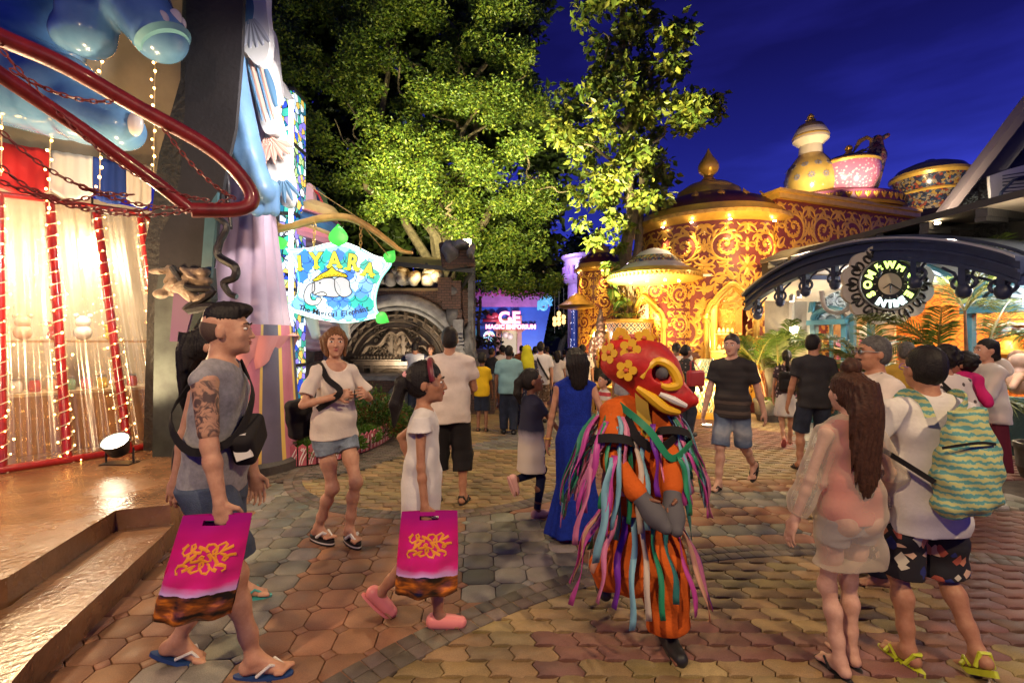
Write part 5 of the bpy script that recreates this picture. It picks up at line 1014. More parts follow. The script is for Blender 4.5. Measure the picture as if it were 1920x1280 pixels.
# second arch on the side wall, mostly hidden behind the canopy
fs = wallf(wl0, wl1); m = MB(); m.tube([fs(.15, 2.2, .05), fs(.2, 2.6, .05), fs(.5, 2.95, .05), fs(.85, 3.1, .05)], .07, 10); m.build('arch_moulding', GOLDS, pav, True)
# shop room glowing behind the big arch
m = MB(); m.box((4.9, 12.55, 1.6), (2.2, .08, 3)); m.build('inner_wall', ORG, pav); m = MB(); m.box((4.85, 11.5, 3.0), (2.0, 2.0, .05)); m.build('inner_ceiling', mat('inner_ceiling', (.8, .7, .55), .6), pav); m = MB(); m.box((4.9, 11.6, .22), (2.4, 1.8, .06)); m.build('inner_floor', mat('inner_floor', (.45, .28, .14), .3), pav)
m = MB()
for x, z in ((4.45, 2.93), (5.05, 2.93)): m.box((x, 11.2, z), (.42, .16, .04))
m.build('ceiling_light', mat('ceiling_glow', (1, 1, 1), .4, emit=(1, .82, .55), es=9), pav)
m = MB(); f2 = wallf(V((4.1, 12.5, 0)), V((5.9, 12.5, 0))); kanok_fill(m, f2, .1, 1.7, 1.2, 2.6, .42, t=.01); m.build('wallpaper_pattern', GILT, pav)
for x in (4.45, 5.15): m = MB(); m.lathe([(.12, .25), (.09, .35), (.09, 2.4), (.14, 2.55), (.14, 2.65)], 16, (x, 12.25, 0)); m.build('column', GOLDS, pav, True)
m = MB(); m.box((5.0, 11.9, .75), (.7, .4, 1.0)); m.box((5.0, 11.7, 1.3), (.75, .03, .06)); m.build('display_cabinet', mat('amber_cabinet', (.6, .3, .08), .3, coat=.3), pav)
m = MB()
for k in range(3): m.box((5.45, 12.2, .9 + k * .42), (.6, .35, .03))
for k in range(14): m.lathe([(.03, 0), (.05, .04), (.03, .1), (.015, .13)], 8, (5.22 + (k % 5) * .11, 12.1, .92 + (k // 5) * .42))
m.build('shelf', mat('shelf_gold', (.75, .5, .2), .3), pav, True)
lamp('POINT', (4.75, 11.6, 2.55), 330, (1, .72, .38), .12); lamp('POINT', (5.2, 11.4, 1.5), 90, (1, .66, .3), .1)
# porch bay with mushroom canopy
BX, BY, BR = 3.52, 11.15, .62
fb = cylw(BX, BY, BR); m = MB(); n = 40
for i in range(n):
 for j in range(30):
  u0, u1 = (-2.2 + 4.4 * i / n) * BR, (-2.2 + 4.4 * (i + 1) / n) * BR; v0, v1 = 2.95 * j / 30, 2.95 * (j + 1) / 30; u = (u0 + u1) / 2; v = (v0 + v1) / 2; x = abs(u + .62)
  if x < .44 and .2 < v < 1.95 + .6 * max(0, 1 - (x / .44) ** 1.6): continue
  m.add([fb(u0, v0, -.003), fb(u1, v0, -.003), fb(u1, v1, -.003), fb(u0, v1, -.003)], [(0, 1, 2, 3)])
m.build('porch_wall', MAROON, pav); m = MB(); kanok_fill(m, fb, -.1, 1.0, .3, 2.9, .62); kanok_fill(m, fb, -1.2, -.1, 2.4, 2.95, .5); m.build('gilt_scrollwork', GILT, pav); arch_opening(pav, fb, -.62, .2, 1.95, .44, .62, th=.07)
m = MB(); m.box((BX - .1, BY + .5, 1.5), (.9, .05, 2.6)); m.build('porch_inner_wall', ORG, pav); lamp('POINT', (BX - .15, BY + .05, 2.2), 130, (1, .7, .35), .08)
HX, HY, HZ = 3.12, 10.55, 2.79; h_ = [(.30, 0), (.86, .06), (.99, .10), (1.0, .16), (.93, .22), (.78, .26)]
m = MB(); m.lathe([(.0001, 0.0)] + [(a, b * 1.22) for a, b in h_], 56, (HX, HY, HZ), caps=False); m.build('canopy_brim', GOLDS, pav, True); m = MB(); m.lathe([(.79, .305), (.60, .45), (.57, .45)], 56, (HX, HY, HZ), caps=False); m.lathe([(.42, .61), (.30, .72), (.12, .79), (.0001, .81)], 48, (HX, HY, HZ), caps=False); m.build('canopy_white_band', PORC, pav, True)
m = MB(); m.lathe([(.58, .44), (.57, .51), (.54, .53), (.43, .61)], 56, (HX, HY, HZ), caps=False); m.build('canopy_tile_band', glass_cells(26, [(.25, .12, .08), (.6, .4, .1), (.08, .15, .16), (.55, .45, .25)], 'mosaic_band', 0.0, .05), pav, True)
m = MB()
for i in range(72):
 a = 2 * PI * i / 72; M = frame((HX + math.cos(a) * 1.0, HY + math.sin(a) * 1.0, HZ + .13), (-math.sin(a), math.cos(a), 0), V((0, 0, 1))); m.prism([(-.03, -.03), (.0, .04), (.03, -.03)], M, .012)
m.build('brim_relief', GILT, pav)
for a in (200, 240, 275, 310): p = V((HX + .6 * math.cos(R(a)), HY + .6 * math.sin(R(a)), HZ + .03)); m = MB(); m.lathe([(.028, 0), (.024, -.012)], 10, p); m.build('downlight', DLT, pav)
lamp('SPOT', (HX + .1, HY - .5, HZ - .05), 110, (1, .74, .36), .05, (HX + .2, HY - .4, 0), 110, .8); lamp('SPOT', (4.0, 10.25, 4.15), 130, (1, .8, .55), .05, (HX + .1, HY, HZ + .4), 60, .8)  # second spot is added without a fixture to brighten the canopy top
# ---------------------------------------------------------------- roof ornaments: each stands on the roof
def orn(name, label, loc, cat='ornament'): return empty(name, loc, label, cat)
vx = P(1520, 370, 12.4); r_ = orn('giant_vase', 'giant golden gourd vase with a lid standing on the pavilion roof', (vx.x, vx.y, 4.85), 'vase'); c = (vx.x, vx.y, 0); z0 = 4.82; k = 12.4 / F
VG = mat('vase_gold', (.72, .45, .10), .18, .2, var=.15, vs=5, coat=.5); VW = mat('vase_cream', (.75, .62, .42), .25, coat=.4)
zz = lambda y: EYE + (640 - y) * k
m = MB(); m.lathe([(.3, zz(385)), (33 * k, zz(372)), (43 * k, zz(350)), (44 * k, zz(335)), (38 * k, zz(315)), (26 * k, zz(298)), (21 * k, zz(292))], 40, c); m.build('vase_body', VG, r_, True)
m = MB(); m.lathe([(21 * k, zz(293)), (20 * k, zz(285)), (19 * k, zz(275)), (24 * k, zz(270)), (30 * k, zz(264)), (30 * k, zz(255)), (27 * k, zz(248)), (25 * k, zz(244))], 40, c, caps=False); m.build('vase_neck', VW, r_, True)
m = MB(); m.lathe([(26 * k, zz(246)), (20 * k, zz(236)), (10 * k, zz(231)), (8 * k, zz(228)), (9 * k, zz(226)), (5 * k, zz(224)), (6.5 * k, zz(220)), (4 * k, zz(216)), (.001, zz(212))], 32, c); m.lathe([(30.5 * k, zz(260)), (31 * k, zz(258)), (30 * k, zz(256))], 40, c, caps=False); m.build('vase_lid', GOLDS, r_, True)
for i in range(12):
 for j, (yy, rr_) in enumerate(((340, 44.5), (318, 39.5))):
  m = MB(); a = 2 * PI * (i + .5 * j) / 12; M = frame((c[0] + math.cos(a) * rr_ * k, c[1] + math.sin(a) * rr_ * k, zz(yy)), (-math.sin(a), math.cos(a), 0), V((-math.cos(a) * (.6 if j else 0), -math.sin(a) * (.6 if j else 0), 1)))
  for q in range(8): m.strip([(math.cos(q * PI / 4) * e, math.sin(q * PI / 4) * e) for e in (.02, .06, .09)], [.008, .02, .004], M, .008)
  m.build('rosette', mat('rosette_blue', (.25, .22, .20), .3), r_)
pp = P(1603, 372, 11.9); k = 11.9 / F; zz = lambda y: EYE + (640 - y) * k; r_ = orn('oval_stand', 'oval purple roof plinth edged with gold garland motifs', (pp.x, pp.y, 4.85), 'plinth')
S2 = Matrix.Diagonal((1, .62, 1)); PUR = mat('plum_plinth', (.22, .05, .09), .4, var=.2)
m = MB(); m.lathe([(106 * k, zz(386)), (112 * k, zz(380)), (112 * k, zz(364)), (104 * k, zz(360)), (.001, zz(359))], 64, (pp.x, pp.y + .5, 0), S2); m.build('plinth_body', PUR, r_, True)
m = MB()
for i in range(44):
 a = 2 * PI * i / 44; p = V((pp.x + math.cos(a) * 113 * k, pp.y + .5 + math.sin(a) * 113 * k * .62, zz(372))); M = frame(p, V((-math.sin(a), math.cos(a) * .62, 0)), V((0, 0, 1))); m.strip([(-.07, .05), (-.04, .0), (0, -.06), (.04, .0), (.07, .05)], [.01, .03, .035, .03, .01], M, .03); m.strip([(0, -.04), (0, .0), (0, .06)], [.01, .035, .005], M, .04)
m.lathe([(113 * k, zz(388)), (117 * k, zz(384)), (113 * k, zz(381))], 64, (pp.x, pp.y + .5, 0), S2, caps=False); m.build('garland', GILT, r_)
bp_ = P(1602, 350, 11.95); c = (bp_.x, bp_.y + .2, 0); r_ = orn('giant_bowl', 'giant pink patterned bowl with a dark lid on the oval roof plinth', (c[0], c[1], zz(359)), 'bowl')
def pinkm(t, b):
 tc_ = nn_(t, 'ShaderNodeTexCoord'); v1 = nn_(t, 'ShaderNodeTexVoronoi'); sv_(v1, 'Scale', 14); lk_(t, tc_.outputs['Object'], v1.inputs['Vector']); rp_ = nn_(t, 'ShaderNodeValToRGB'); rp_.color_ramp.elements[0].position = .2; rp_.color_ramp.elements[0].color = (.72, .5, .5, 1); rp_.color_ramp.elements[1].position = .4; rp_.color_ramp.elements[1].color = (.55, .16, .24, 1); lk_(t, v1.outputs[0], rp_.inputs[0]); lk_(t, rp_.outputs[0], b.inputs['Base Color'])
m = MB(); m.lathe([(32 * k, zz(359)), (40 * k, zz(350)), (48 * k, zz(332)), (50 * k, zz(316)), (49 * k, zz(306))], 40, c); m.build('bowl_body', mat('pink_bencharong', (.6, .2, .28), .22, fn=pinkm, coat=.5), r_, True)
m = MB(); m.lathe([(49.5 * k, zz(307)), (51 * k, zz(303)), (49 * k, zz(300)), (45 * k, zz(299))], 40, c, caps=False); m.lathe([(17 * k, zz(287)), (11 * k, zz(283)), (6 * k, zz(279)), (5 * k, zz(276)), (7 * k, zz(272)), (5 * k, zz(267)), (.001, zz(264))], 24, c); m.build('gold_rim', GOLDS, r_, True)
m = MB(); m.lathe([(46 * k, zz(300)), (38 * k, zz(293)), (22 * k, zz(288)), (.001, zz(286))], 40, c, caps=False); m.build('bowl_lid', mat('dark_lid', (.06, .03, .025), .3, coat=.3), r_, True)
r_ = orn('giant_ladle', 'giant patterned gourd ladle with horned handle behind the pink bowl', P(1640, 359, 12.3), 'ladle'); s = SDF(); q = lambda x, y, d=0: P(x, y, 12.4 + d)
s.cone(q(1630, 345), q(1642, 295), .22, .24, .1); s.cone(q(1642, 295), q(1645, 262), .22, .12, .06); s.cone(q(1640, 268), q(1664, 254), .07, .06, .03); sdf_obj('ladle_body', s, .025, glass_cells(11, [(.30, .09, .05), (.5, .3, .1), (.12, .12, .08), (.45, .2, .1)], 'ladle_mosaic', 0.0, .04), r_, False)
m = MB(); m.tube([q(1600, 285, -.2), q(1612, 265, -.2), q(1625, 258, -.2), q(1634, 262, -.2), q(1632, 275, -.2), q(1622, 280, -.2)], [.02, .06, .05, .045, .03, .01], 8); m.tube([q(1604, 290, -.25), q(1618, 282, -.25), q(1628, 282, -.25)], [.05, .04, .01], 8); m.build('horn', GOLDS, r_, True)
jp = P(1744, 350, 13.2); k = 13.2 / F; zz = lambda y: EYE + (640 - y) * k; c = (jp.x, jp.y, 0); r_ = orn('giant_jar', 'giant dark lidded jar with red and gold bands at the right end of the roof', (jp.x, jp.y, zz(396)), 'jar')
m = MB(); m.lathe([(46 * k, zz(400)), (40 * k, zz(392)), (38 * k, zz(380)), (50 * k, zz(366)), (57 * k, zz(352)), (60 * k, zz(340))], 40, c); m.build('jar_body', glass_cells(17, [(.03, .03, .05), (.04, .06, .09), (.22, .05, .03), (.30, .18, .05), (.22, .17, .12)], 'jar_mosaic', 0.0, .02), r_, True)
m = MB(); m.lathe([(60 * k, zz(340)), (63 * k, zz(335)), (62 * k, zz(330)), (58 * k, zz(328))], 40, c, caps=False); m.lathe([(54 * k, zz(368)), (56 * k, zz(366)), (54 * k, zz(363))], 40, c, caps=False); m.build('gold_band', GOLDS, r_, True)
m = MB(); m.lathe([(58 * k, zz(329)), (50 * k, zz(318)), (30 * k, zz(309)), (10 * k, zz(305)), (8 * k, zz(301)), (.001, zz(299))], 40, c, caps=False); m.build('jar_lid', mat('pewter_lid', (.20, .18, .14), .25, .5, coat=.3), r_, True)
for a, b, pw in (((7.0, 11.0, 4.95), (7.8, 12.4, 6.2), 220), ((8.3, 10.75, 4.95), (8.5, 12.0, 5.9), 170), ((10.0, 11.6, 4.95), (11.4, 13.2, 5.9), 200), ((8.9, 13.4, 5.0), (7.9, 12.6, 6.6), 120)): lamp('SPOT', a, pw, (1, .82, .55), .06, b, 75, .8)
# ---------------------------------------------------------------- second pavilion further down the street
p2 = empty('gilded_pavilion', (3.78, 20.6, 0), 'smaller gold pavilion further down the street, left of the tree trunk', 'building'); f2 = tower(p2, 3.78, 20.6, .98, 4.5, .85, [(-.12, .2, 1.75, .42, .6)], [-1.1, -.1], 1.2, (-1.4, 1.4)); arch_opening(p2, f2, -.12, .2, 1.75, .42, .6, th=.08)
m = MB(); m.box((3.7, 20.4, 1.3), (1.5, .05, 2.6)); m.build('inner_wall', mat('cream_inner', (.75, .6, .42), .6), p2); lamp('POINT', (3.6, 20.0, 1.9), 160, (1, .75, .45), .1)
m = MB(); m.lathe([(.0001, 0), (.3, .0), (.72, .06), (.78, .14), (.6, .24), (.36, .40), (.3, .5), (.1, .62), (.0001, .66)], 40, (2.62, 19.4, 2.85), caps=False); m.build('canopy_brim', GOLDS, p2, True)
p3 = empty('balcony_tower', (3.9, 24.5, 0), 'purple lit round tower with a balcony behind the small gold pavilion', 'building'); PURW = mat('violet_plaster', (.40, .30, .55), .5, var=.1)
m = MB(); m.lathe([(1.1, 0), (1.1, 4.1), (1.35, 4.3), (1.4, 4.5), (1.3, 4.55), (1.3, 5.3), (1.45, 5.35), (1.45, 5.5), (1.0, 5.5)], 40, (3.95, 24.5, .35)); m.build('tower_body', PURW, p3, True)
m = MB()
for i in range(24): a = 2 * PI * i / 24; m.lathe([(.05, 0), (.08, .2), (.04, .5), (.07, .7)], 8, (3.95 + 1.33 * math.cos(a), 24.5 + 1.33 * math.sin(a), 4.6))
m.build('baluster_relief', mat('violet_trim', (.3, .16, .42), .5), p3, True)
lamp('SPOT', (2.9, 18.4, .4), 600, GOLD, .1, (3.6, 20.4, 2.8), 75, .8); lamp('POINT', (2.5, 18.5, 3.9), 50, GOLD, .1); lamp('POINT', (2.2, 23.0, 5.6), 160, (.75, .6, 1), .15); lamp('SPOT', (2.2, 22.6, 2.6), 260, (.8, .6, 1), .1, (3.4, 24.5, 5.0), 70)  # gold lights added without fixtures to brighten the small pavilion and its canopy
b3 = empty('star_column', (2.75, 21.2, 0), 'slim blue lit column with star specks beside the small pavilion', 'column'); m = MB(); m.lathe([(.24, 0), (.24, .3), (.17, .4), (.13, 3.0), (.2, 3.1)], 20, (2.75, 21.2, 0)); m.build('shaft', mat('star_blue', (.03, .07, .5), .4, emit=(.02, .05, .4), es=.3), b3, True); m = MB()
for i in range(40): a, z = random.uniform(PI, 2 * PI), random.uniform(.5, 2.9); m.ell((2.75 + .165 * math.cos(a), 21.2 + .165 * math.sin(a), z), (.012,) * 3, 6, 4)
m.build('star_specks', mat('star_speck', (1, 1, 1), .5, emit=(.9, .9, 1), es=3), b3)
# ---------------------------------------------------------------- painted giant vases on the street
def lattice(scale, a, b_, c_):
 def f(t, b):
  tc_ = nn_(t, 'ShaderNodeTexCoord'); se = nn_(t, 'ShaderNodeSeparateXYZ'); lk_(t, tc_.outputs['Object'], se.inputs[0]); at = nn_(t, 'ShaderNodeMath'); at.operation = 'ARCTAN2'; lk_(t, se.outputs[0], at.inputs[0]); lk_(t, se.outputs[1], at.inputs[1])
  out_ = []
  for sg in (1, -1):
   q = nn_(t, 'ShaderNodeMath'); q.operation = 'MULTIPLY_ADD'; q.inputs[1].default_value = sg * 10 / PI; lk_(t, at.outputs[0], q.inputs[0]); z = nn_(t, 'ShaderNodeMath'); z.operation = 'MULTIPLY'; sv_(z, 1, scale); lk_(t, se.outputs[2], z.inputs[0]); lk_(t, z.outputs[0], q.inputs[2])
   p = nn_(t, 'ShaderNodeMath'); p.operation = 'PINGPONG'; sv_(p, 1, .5); lk_(t, q.outputs[0], p.inputs[0]); out_.append(p)
  mn = nn_(t, 'ShaderNodeMath'); mn.operation = 'MINIMUM'; lk_(t, out_[0].outputs[0], mn.inputs[0]); lk_(t, out_[1].outputs[0], mn.inputs[1]); mx_ = nn_(t, 'ShaderNodeMath'); mx_.operation = 'MULTIPLY'; lk_(t, out_[0].outputs[0], mx_.inputs[0]); lk_(t, out_[1].outputs[0], mx_.inputs[1])
  g1 = nn_(t, 'ShaderNodeMath'); g1.operation = 'GREATER_THAN'; sv_(g1, 1, .09); lk_(t, mn.outputs[0], g1.inputs[0]); g2 = nn_(t, 'ShaderNodeMath'); g2.operation = 'GREATER_THAN'; sv_(g2, 1, .13); lk_(t, mx_.outputs[0], g2.inputs[0])
  x1 = nn_(t, 'ShaderNodeMix'); x1.data_type = 'RGBA'; sv_(x1, 6, (*a, 1)); sv_(x1, 7, (*b_, 1)); lk_(t, g1.outputs[0], x1.inputs[0]); x2 = nn_(t, 'ShaderNodeMix'); x2.data_type = 'RGBA'; sv_(x2, 7, (*c_, 1)); lk_(t, x1.outputs[2], x2.inputs[6]); lk_(t, g2.outputs[0], x2.inputs[0]); lk_(t, x2.outputs[2], b.inputs['Base Color'])
 return f
LATN = mat('navy_lattice_glaze', (.7, .6, .45), .22, fn=lattice(6, (.02, .04, .10), (.72, .58, .40), (.45, .14, .05)), coat=.5); LATW = mat('gold_lattice_glaze', (.7, .6, .4), .22, fn=lattice(3.2, (.6, .36, .08), (.78, .68, .5), (.05, .16, .18)), coat=.5)
tp_ = V((2.78, 11.4, 0)); r_ = empty('tree_planter_pot', tp_, 'huge navy lattice ceramic pot on a gold foot holding the slim tree', 'plant pot')
m = MB(); m.lathe([(.62, 0), (.62, .25), (.5, .35), (.42, .7), (.46, .95), (.52, 1.05)], 40, tp_); m.build('pot_foot', GOLDS, r_, True); m = MB(); m.lathe([(.50, 1.03), (.56, 1.1), (.36, 1.2), (.36, 1.35)], 40, tp_, caps=False); m.build('pot_collar', PORC, r_, True)
m = MB(); m.lathe([(.38, 0), (.44, .12), (.50, .4), (.54, .66)], 48, (0, 0, 0)); o = m.build('pot_bowl', LATN, r_, True, True); o.location = (0, 0, 1.33); m = MB(); m.lathe([(.53, 1.97), (.60, 2.0), (.60, 2.06), (.5, 2.06), (.5, 2.0)], 48, tp_, caps=False); m.build('pot_rim', GOLDS, r_, True)
for lab_, p, s_ in (('lit cream lattice vase standing by the pavilion door behind the striped shirt man', V((3.95, 9.85, 0)), 1.0),):
 r_ = empty('lattice_vase', p, lab_, 'vase'); m = MB(); m.lathe([(.30, .12), (.44, .35), (.50, .6), (.49, .80)], 40, (0, 0, 0)); m.build('vase_body', LATW, r_, True, True); m = MB(); m.lathe([(.49, .80), (.40, .98), (.22, 1.12), (.16, 1.2)], 40, (0, 0, 0), caps=False); m.build('vase_shoulder', mat('teal_shoulder', (.16, .3, .3), .25, fn=lattice(5, (.6, .5, .3), (.10, .22, .24), (.5, .3, .1)), coat=.5), r_, True, True)
 m = MB(); m.lathe([(.5, .785), (.52, .80), (.5, .82)], 40, p, caps=False); m.build('gold_band', GOLDS, r_, True); m = MB(); m.lathe([(.34, 0), (.36, .1), (.30, .14)], 30, p); m.build('foot_ring', GOLDS, r_, True)
for x, y, pw, lab_ in ((3.55, 8.75, 55, 'small glowing floor spotlight set in the paving by the lattice vase'), (2.3, 10.3, 60, 'small glowing floor spotlight below the slim tree')):
 r_ = empty('floor_spotlight', (x, y, 0), lab_, 'spotlight'); m = MB(); m.lathe([(.10, .0), (.10, .03), (.08, .04)], 20, (x, y, 0)); m.build('ring', STEEL, r_, True); m = MB(); m.lathe([(.08, .041), (.0001, .044)], 20, (x, y, 0), caps=False); m.build('lens', mat('spot_lens', (1, 1, 1), .4, emit=(1, .85, .6), es=14), r_)
lamp('SPOT', (3.55, 8.75, .1), 60, GOLD, .05, (4.1, 10.2, 1.2), 100)
# stone attendant figure glittering beside the pot
r_ = empty('guardian_statue', (2.25, 12.2, 0), 'glittering seated gold figure beside the lattice pot', 'statue'); s = SDF(); s.cone((2.25, 12.2, 0), (2.25, 12.2, 1.0), .3, .22); s.cone((2.25, 12.2, 1.0), (2.25, 12.2, 1.7), .24, .16, .08); s.ell((2.25, 12.2, 1.95), (.12, .13, .16)); s.cone((2.25, 12.2, 2.05), (2.25, 12.2, 2.4), .1, .02, .05)
for sg in (-1, 1): s.cone((2.25 + .2 * sg, 12.15, 1.6), (2.25 + .3 * sg, 12.0, 1.2), .07, .06, .04); s.cone((2.25 + .3 * sg, 12.0, 1.2), (2.25 + .1 * sg, 11.9, 1.25), .06, .05, .03)
s.disp(lambda X, Y_, Z: .012 * np.sin(45 * Z) * np.sin(40 * X)); sdf_obj('figure', s, .02, mat('glitter_gold', (.75, .5, .3), .2, .6, bump=.6, bs=40), r_, False); lamp('POINT', (2.0, 11.4, 1.6), 18, (1, .7, .6), .1)
# ================================================================ carved stone alcove behind the planter
AY = 11.0; ROCKM = mat('grey_scenic_rock', (.10, .10, .105), .7, var=.55, vs=3.5, bump=1.2, bs=9); ROCKL = mat('pale_scenic_rock', (.21, .21, .215), .65, var=.5, vs=5, bump=1, bs=12); CARV = mat('bronzed_carving', (.15, .115, .085), .5, .1, var=.4, vs=7, bump=.4, bs=30)
def brickm(t, b):
 tc_ = nn_(t, 'ShaderNodeTexCoord'); mp_ = nn_(t, 'ShaderNodeMapping'); sv_(mp_, 'Rotation', (R(90), 0, 0)); lk_(t, tc_.outputs['Object'], mp_.inputs[0]); br_ = nn_(t, 'ShaderNodeTexBrick'); sv_(br_, 'Scale', 4.2); sv_(br_, 'Color1', (.115, .06, .045, 1)); sv_(br_, 'Color2', (.075, .045, .038, 1)); sv_(br_, 'Mortar', (.025, .022, .02, 1)); sv_(br_, 'Mortar Size', .022); lk_(t, mp_.outputs[0], br_.inputs[0]); lk_(t, br_.outputs[0], b.inputs['Base Color']); bp = nn_(t, 'ShaderNodeBump'); sv_(bp, 'Strength', .8); sv_(bp, 'Distance', .03); bp.invert = True; lk_(t, br_.outputs[1], bp.inputs['Height']); lk_(t, bp.outputs[0], b.inputs['Normal'])
BRK = mat('old_dark_brick', (.1, .05, .04), .8, fn=brickm)
al = empty('stone_alcove', P(745, 700, AY).xy.to_3d(), 'dark rock and brick grotto with a carved bronze arch and niche', 'alcove'); k = AY / F
def zq(y, Y=AY): return EYE + (640 - y) * Y / F
def af(x, y, z=0): return P(x, y, AY - z)
# wall with an arch cut: built from columns of quads
m = MB(); cx0, ya, ra = 745, 690, 122
for i in range(66):
 xa, xb = 540 + i * 5.3, 540 + (i + 1) * 5.3; xc = (xa + xb) / 2; d = abs(xc - cx0)
 top = ya - (math.sqrt(ra * ra - d * d) if d < ra else -99)
 y0 = 545; yb = top if d < ra else 800
 m.add([af(xa, yb), af(xb, yb), af(xb, y0), af(xa, y0)], [(0, 1, 2, 3)])
m.build('brick_wall', BRK, al)
m = MB(); m.add([P(600, 800, AY + .55), P(890, 800, AY + .55), P(890, 540, AY + .55), P(600, 540, AY + .55)], [(0, 1, 2, 3)]); m.build('recess_wall', CARV, al)
m = MB(); m.tube([af(x, y, .06) for x, y in arc(745, 690, 128, 180, 360, 36)], .14, 10); m.tube([af(x, y, -.1) for x, y in arc(745, 690, 113, 180, 360, 36)], .06, 8); m.build('arch_ring', ROCKL, al, True)
cm = MB(); cf = lambda x, y, z: P(x, y, AY + .5 - z); sF = lambda u, v, z: P(745, 690, AY + .5) + V((u, -z, v))
K5 = (AY + .5) / F
for rr_, w_ in ((100, .035), (88, .02), (76, .03)): cm.strip([((x - 745) * K5, -(y - 690) * K5) for x, y in arc(745, 690, rr_, 180, 360, 30)], [w_] * 31, sF, .08)
for i in range(15):
 a = R(12 + 156 * i / 14); leaf_strip(cm, sF, math.cos(a) * 92 * K5, math.sin(a) * 92 * K5, a + .2, .26, .07, .5 if i < 7 else -.5, .09)
for sg in (-1, 1):   # serpents' hoods and flame scrolls inside the arch
 sc_f = lambda u, v, z, sg=sg: sF(sg * u, v, z)
 cm.strip([(u, .62 * math.sin(min(1, u / .95) * PI * .5 + PI / 2) + .18 + .09 * math.sin(u * 11)) for u in [i * .05 for i in range(20)]], [.05 + .02 * math.sin(i) for i in range(20)], sc_f, .14)
 kanok(cm, sc_f, .42, .33, .42, 1, .10); kanok(cm, sc_f, .98, .02, .5, 1, .12); kanok(cm, sc_f, .95, -.5, .46, -1, .10); kanok(cm, sc_f, .36, .80, .34, -1, .08)
 for i in range(9): cm.strip([(.62, -.75 + i * .12), (.66, -.70 + i * .12), (.70, -.75 + i * .12)], [.01, .05, .01], sc_f, .09)
 cm.box(sF(sg * .80, -.45, .09), (.10, .2, 1.15)); cm.box(sF(sg * .56, -.40, .10), (.07, .2, 1.0))
for i in range(6): leaf_strip(cm, sF, 0, .25 + i * .1, PI / 2 + (-1) ** i * .5, .22, .06, (-1) ** i * -.6, .1)
cm.box(sF(0, .12, .12), (1.95, .26, .10)); cm.box(sF(0, .20, .14), (2.05, .28, .03)); cm.box(sF(0, .03, .14), (1.85, .22, .03))
for i in range(26): cm.strip([(-.94 + i * .075, .20), (-.94 + i * .075, .25), (-.94 + i * .075, .30)], [.005, .036, .004], sF, .24)
for i in range(30): cm.ell(sF(-.92 + i * .0635, .12, .19), (.022, .03, .03), 6, 4)
cm.strip(arc(-.13, -.45, .40, 0, 180, 20), [.05] * 21, sF, .12); cm.strip(arc(-.13, -.45, .31, 0, 180, 20), [.025] * 21, sF, .08)
for sg in (-1, 1): cm.box(sF(-.13 + sg * .40, -.62, .06), (.10, .14, .4))
cm.build('carved_relief', CARV, al)
m = MB(); m.add([sF(-.40, -.85, .02), sF(.16, -.85, .02), sF(.16, -.3, .02), sF(-.13, -.1, .02), sF(-.40, -.3, .02)], [(0, 1, 2, 3, 4)]); m.build('niche_back', mat('niche_plaster', (.22, .16, .10), .7, var=.4, vs=5), al)
m = MB(); m.prism([(-.28, -.52), (-.2, -.38), (-.02, -.34), (.04, -.5), (-.05, -.62), (-.08, -.74), (-.2, -.70)], frame(sF(0, 0, .025), V((1, 0, 0)), V((0, 0, 1))), .012); m.build('bare_brick_patch', BRK, al)
m = MB(); m.box(P(745, 706, AY + .05), (3.0, .9, .07)); m.build('lit_sill', mat('sill_stone', (.34, .22, .12), .5, var=.3), al); m = MB(); m.box((P(745, 0, AY).x, AY - .3, .36), (4.5, .9, .72)); m.build('base_wall', BRK, al)
m = MB(); m.box((P(735, 0, AY).x, AY - .25, .76), (4.7, 1.0, .10)); m.build('base_cap', ROCKL, al)
rk = random.Random(11)
def rocks(spots, name, mt, parent, vox=.035):
 for (x, y, rx, rz, Y) in spots:
  s = SDF(); c = P(x, y, Y); kk = Y / F
  for _ in range(5): s.ell(c + V((rk.uniform(-.4, .4) * rx * kk, rk.uniform(-.1, .1), rk.uniform(-.4, .4) * rz * kk)), (rx * kk * rk.uniform(.5, .8), .22, rz * kk * rk.uniform(.5, .8)), Matrix.Rotation(rk.uniform(-.4, .4), 3, 'Y'), .05)
  ph = rk.random() * 9; s.disp(lambda X, Y_, Z: .02 * np.sin(22 * X + ph) * np.sin(19 * Z + 2 * ph)); sdf_obj(name, s, vox, mt, parent, False)
rocks([(690 + 22 * i, 522 + rk.uniform(-5, 4), 14, 14, AY - .15) for i in range(7)] + [(706, 508, 18, 12, AY - .1), (752, 510, 16, 10, AY - .1), (810, 512, 18, 10, AY - .1), (640, 530, 24, 18, AY), (600, 560, 30, 26, AY)], 'rock', ROCKL, al)
rocks([(690, 748, 26, 34, AY - .85), (745, 752, 34, 36, AY - .85), (640, 742, 24, 30, AY - .9), (780, 765, 16, 20, AY - .85), (720, 768, 60, 12, AY - 1.0)], 'rock', ROCKM, al)
rocks([(575, 660, 32, 60, AY - 1.4), (560, 590, 26, 50, AY - 1.2), (590, 720, 34, 50, AY - 1.5), (880, 640, 12, 40, AY - .1), (850, 590, 14, 30, AY - .05), (845, 545, 20, 12, AY - .1)], 'rock', ROCKM, al)
for x, ylo, yhi, w_ in ((628, 700, 590, 22), (860, 700, 600, 18)):
 m = MB(); c = P(x, 640, AY - .15); kk = AY / F; m.box((c.x, c.y, zq((ylo + yhi) / 2)), (w_ * kk, .3, (ylo - yhi) * kk))
 for q in (0, .08, .16, .24): m.box((c.x, c.y - .05, zq(650) + q), (w_ * kk * (1.35 - q), .4, .05))
 m.build('pilaster', ROCKL, al)
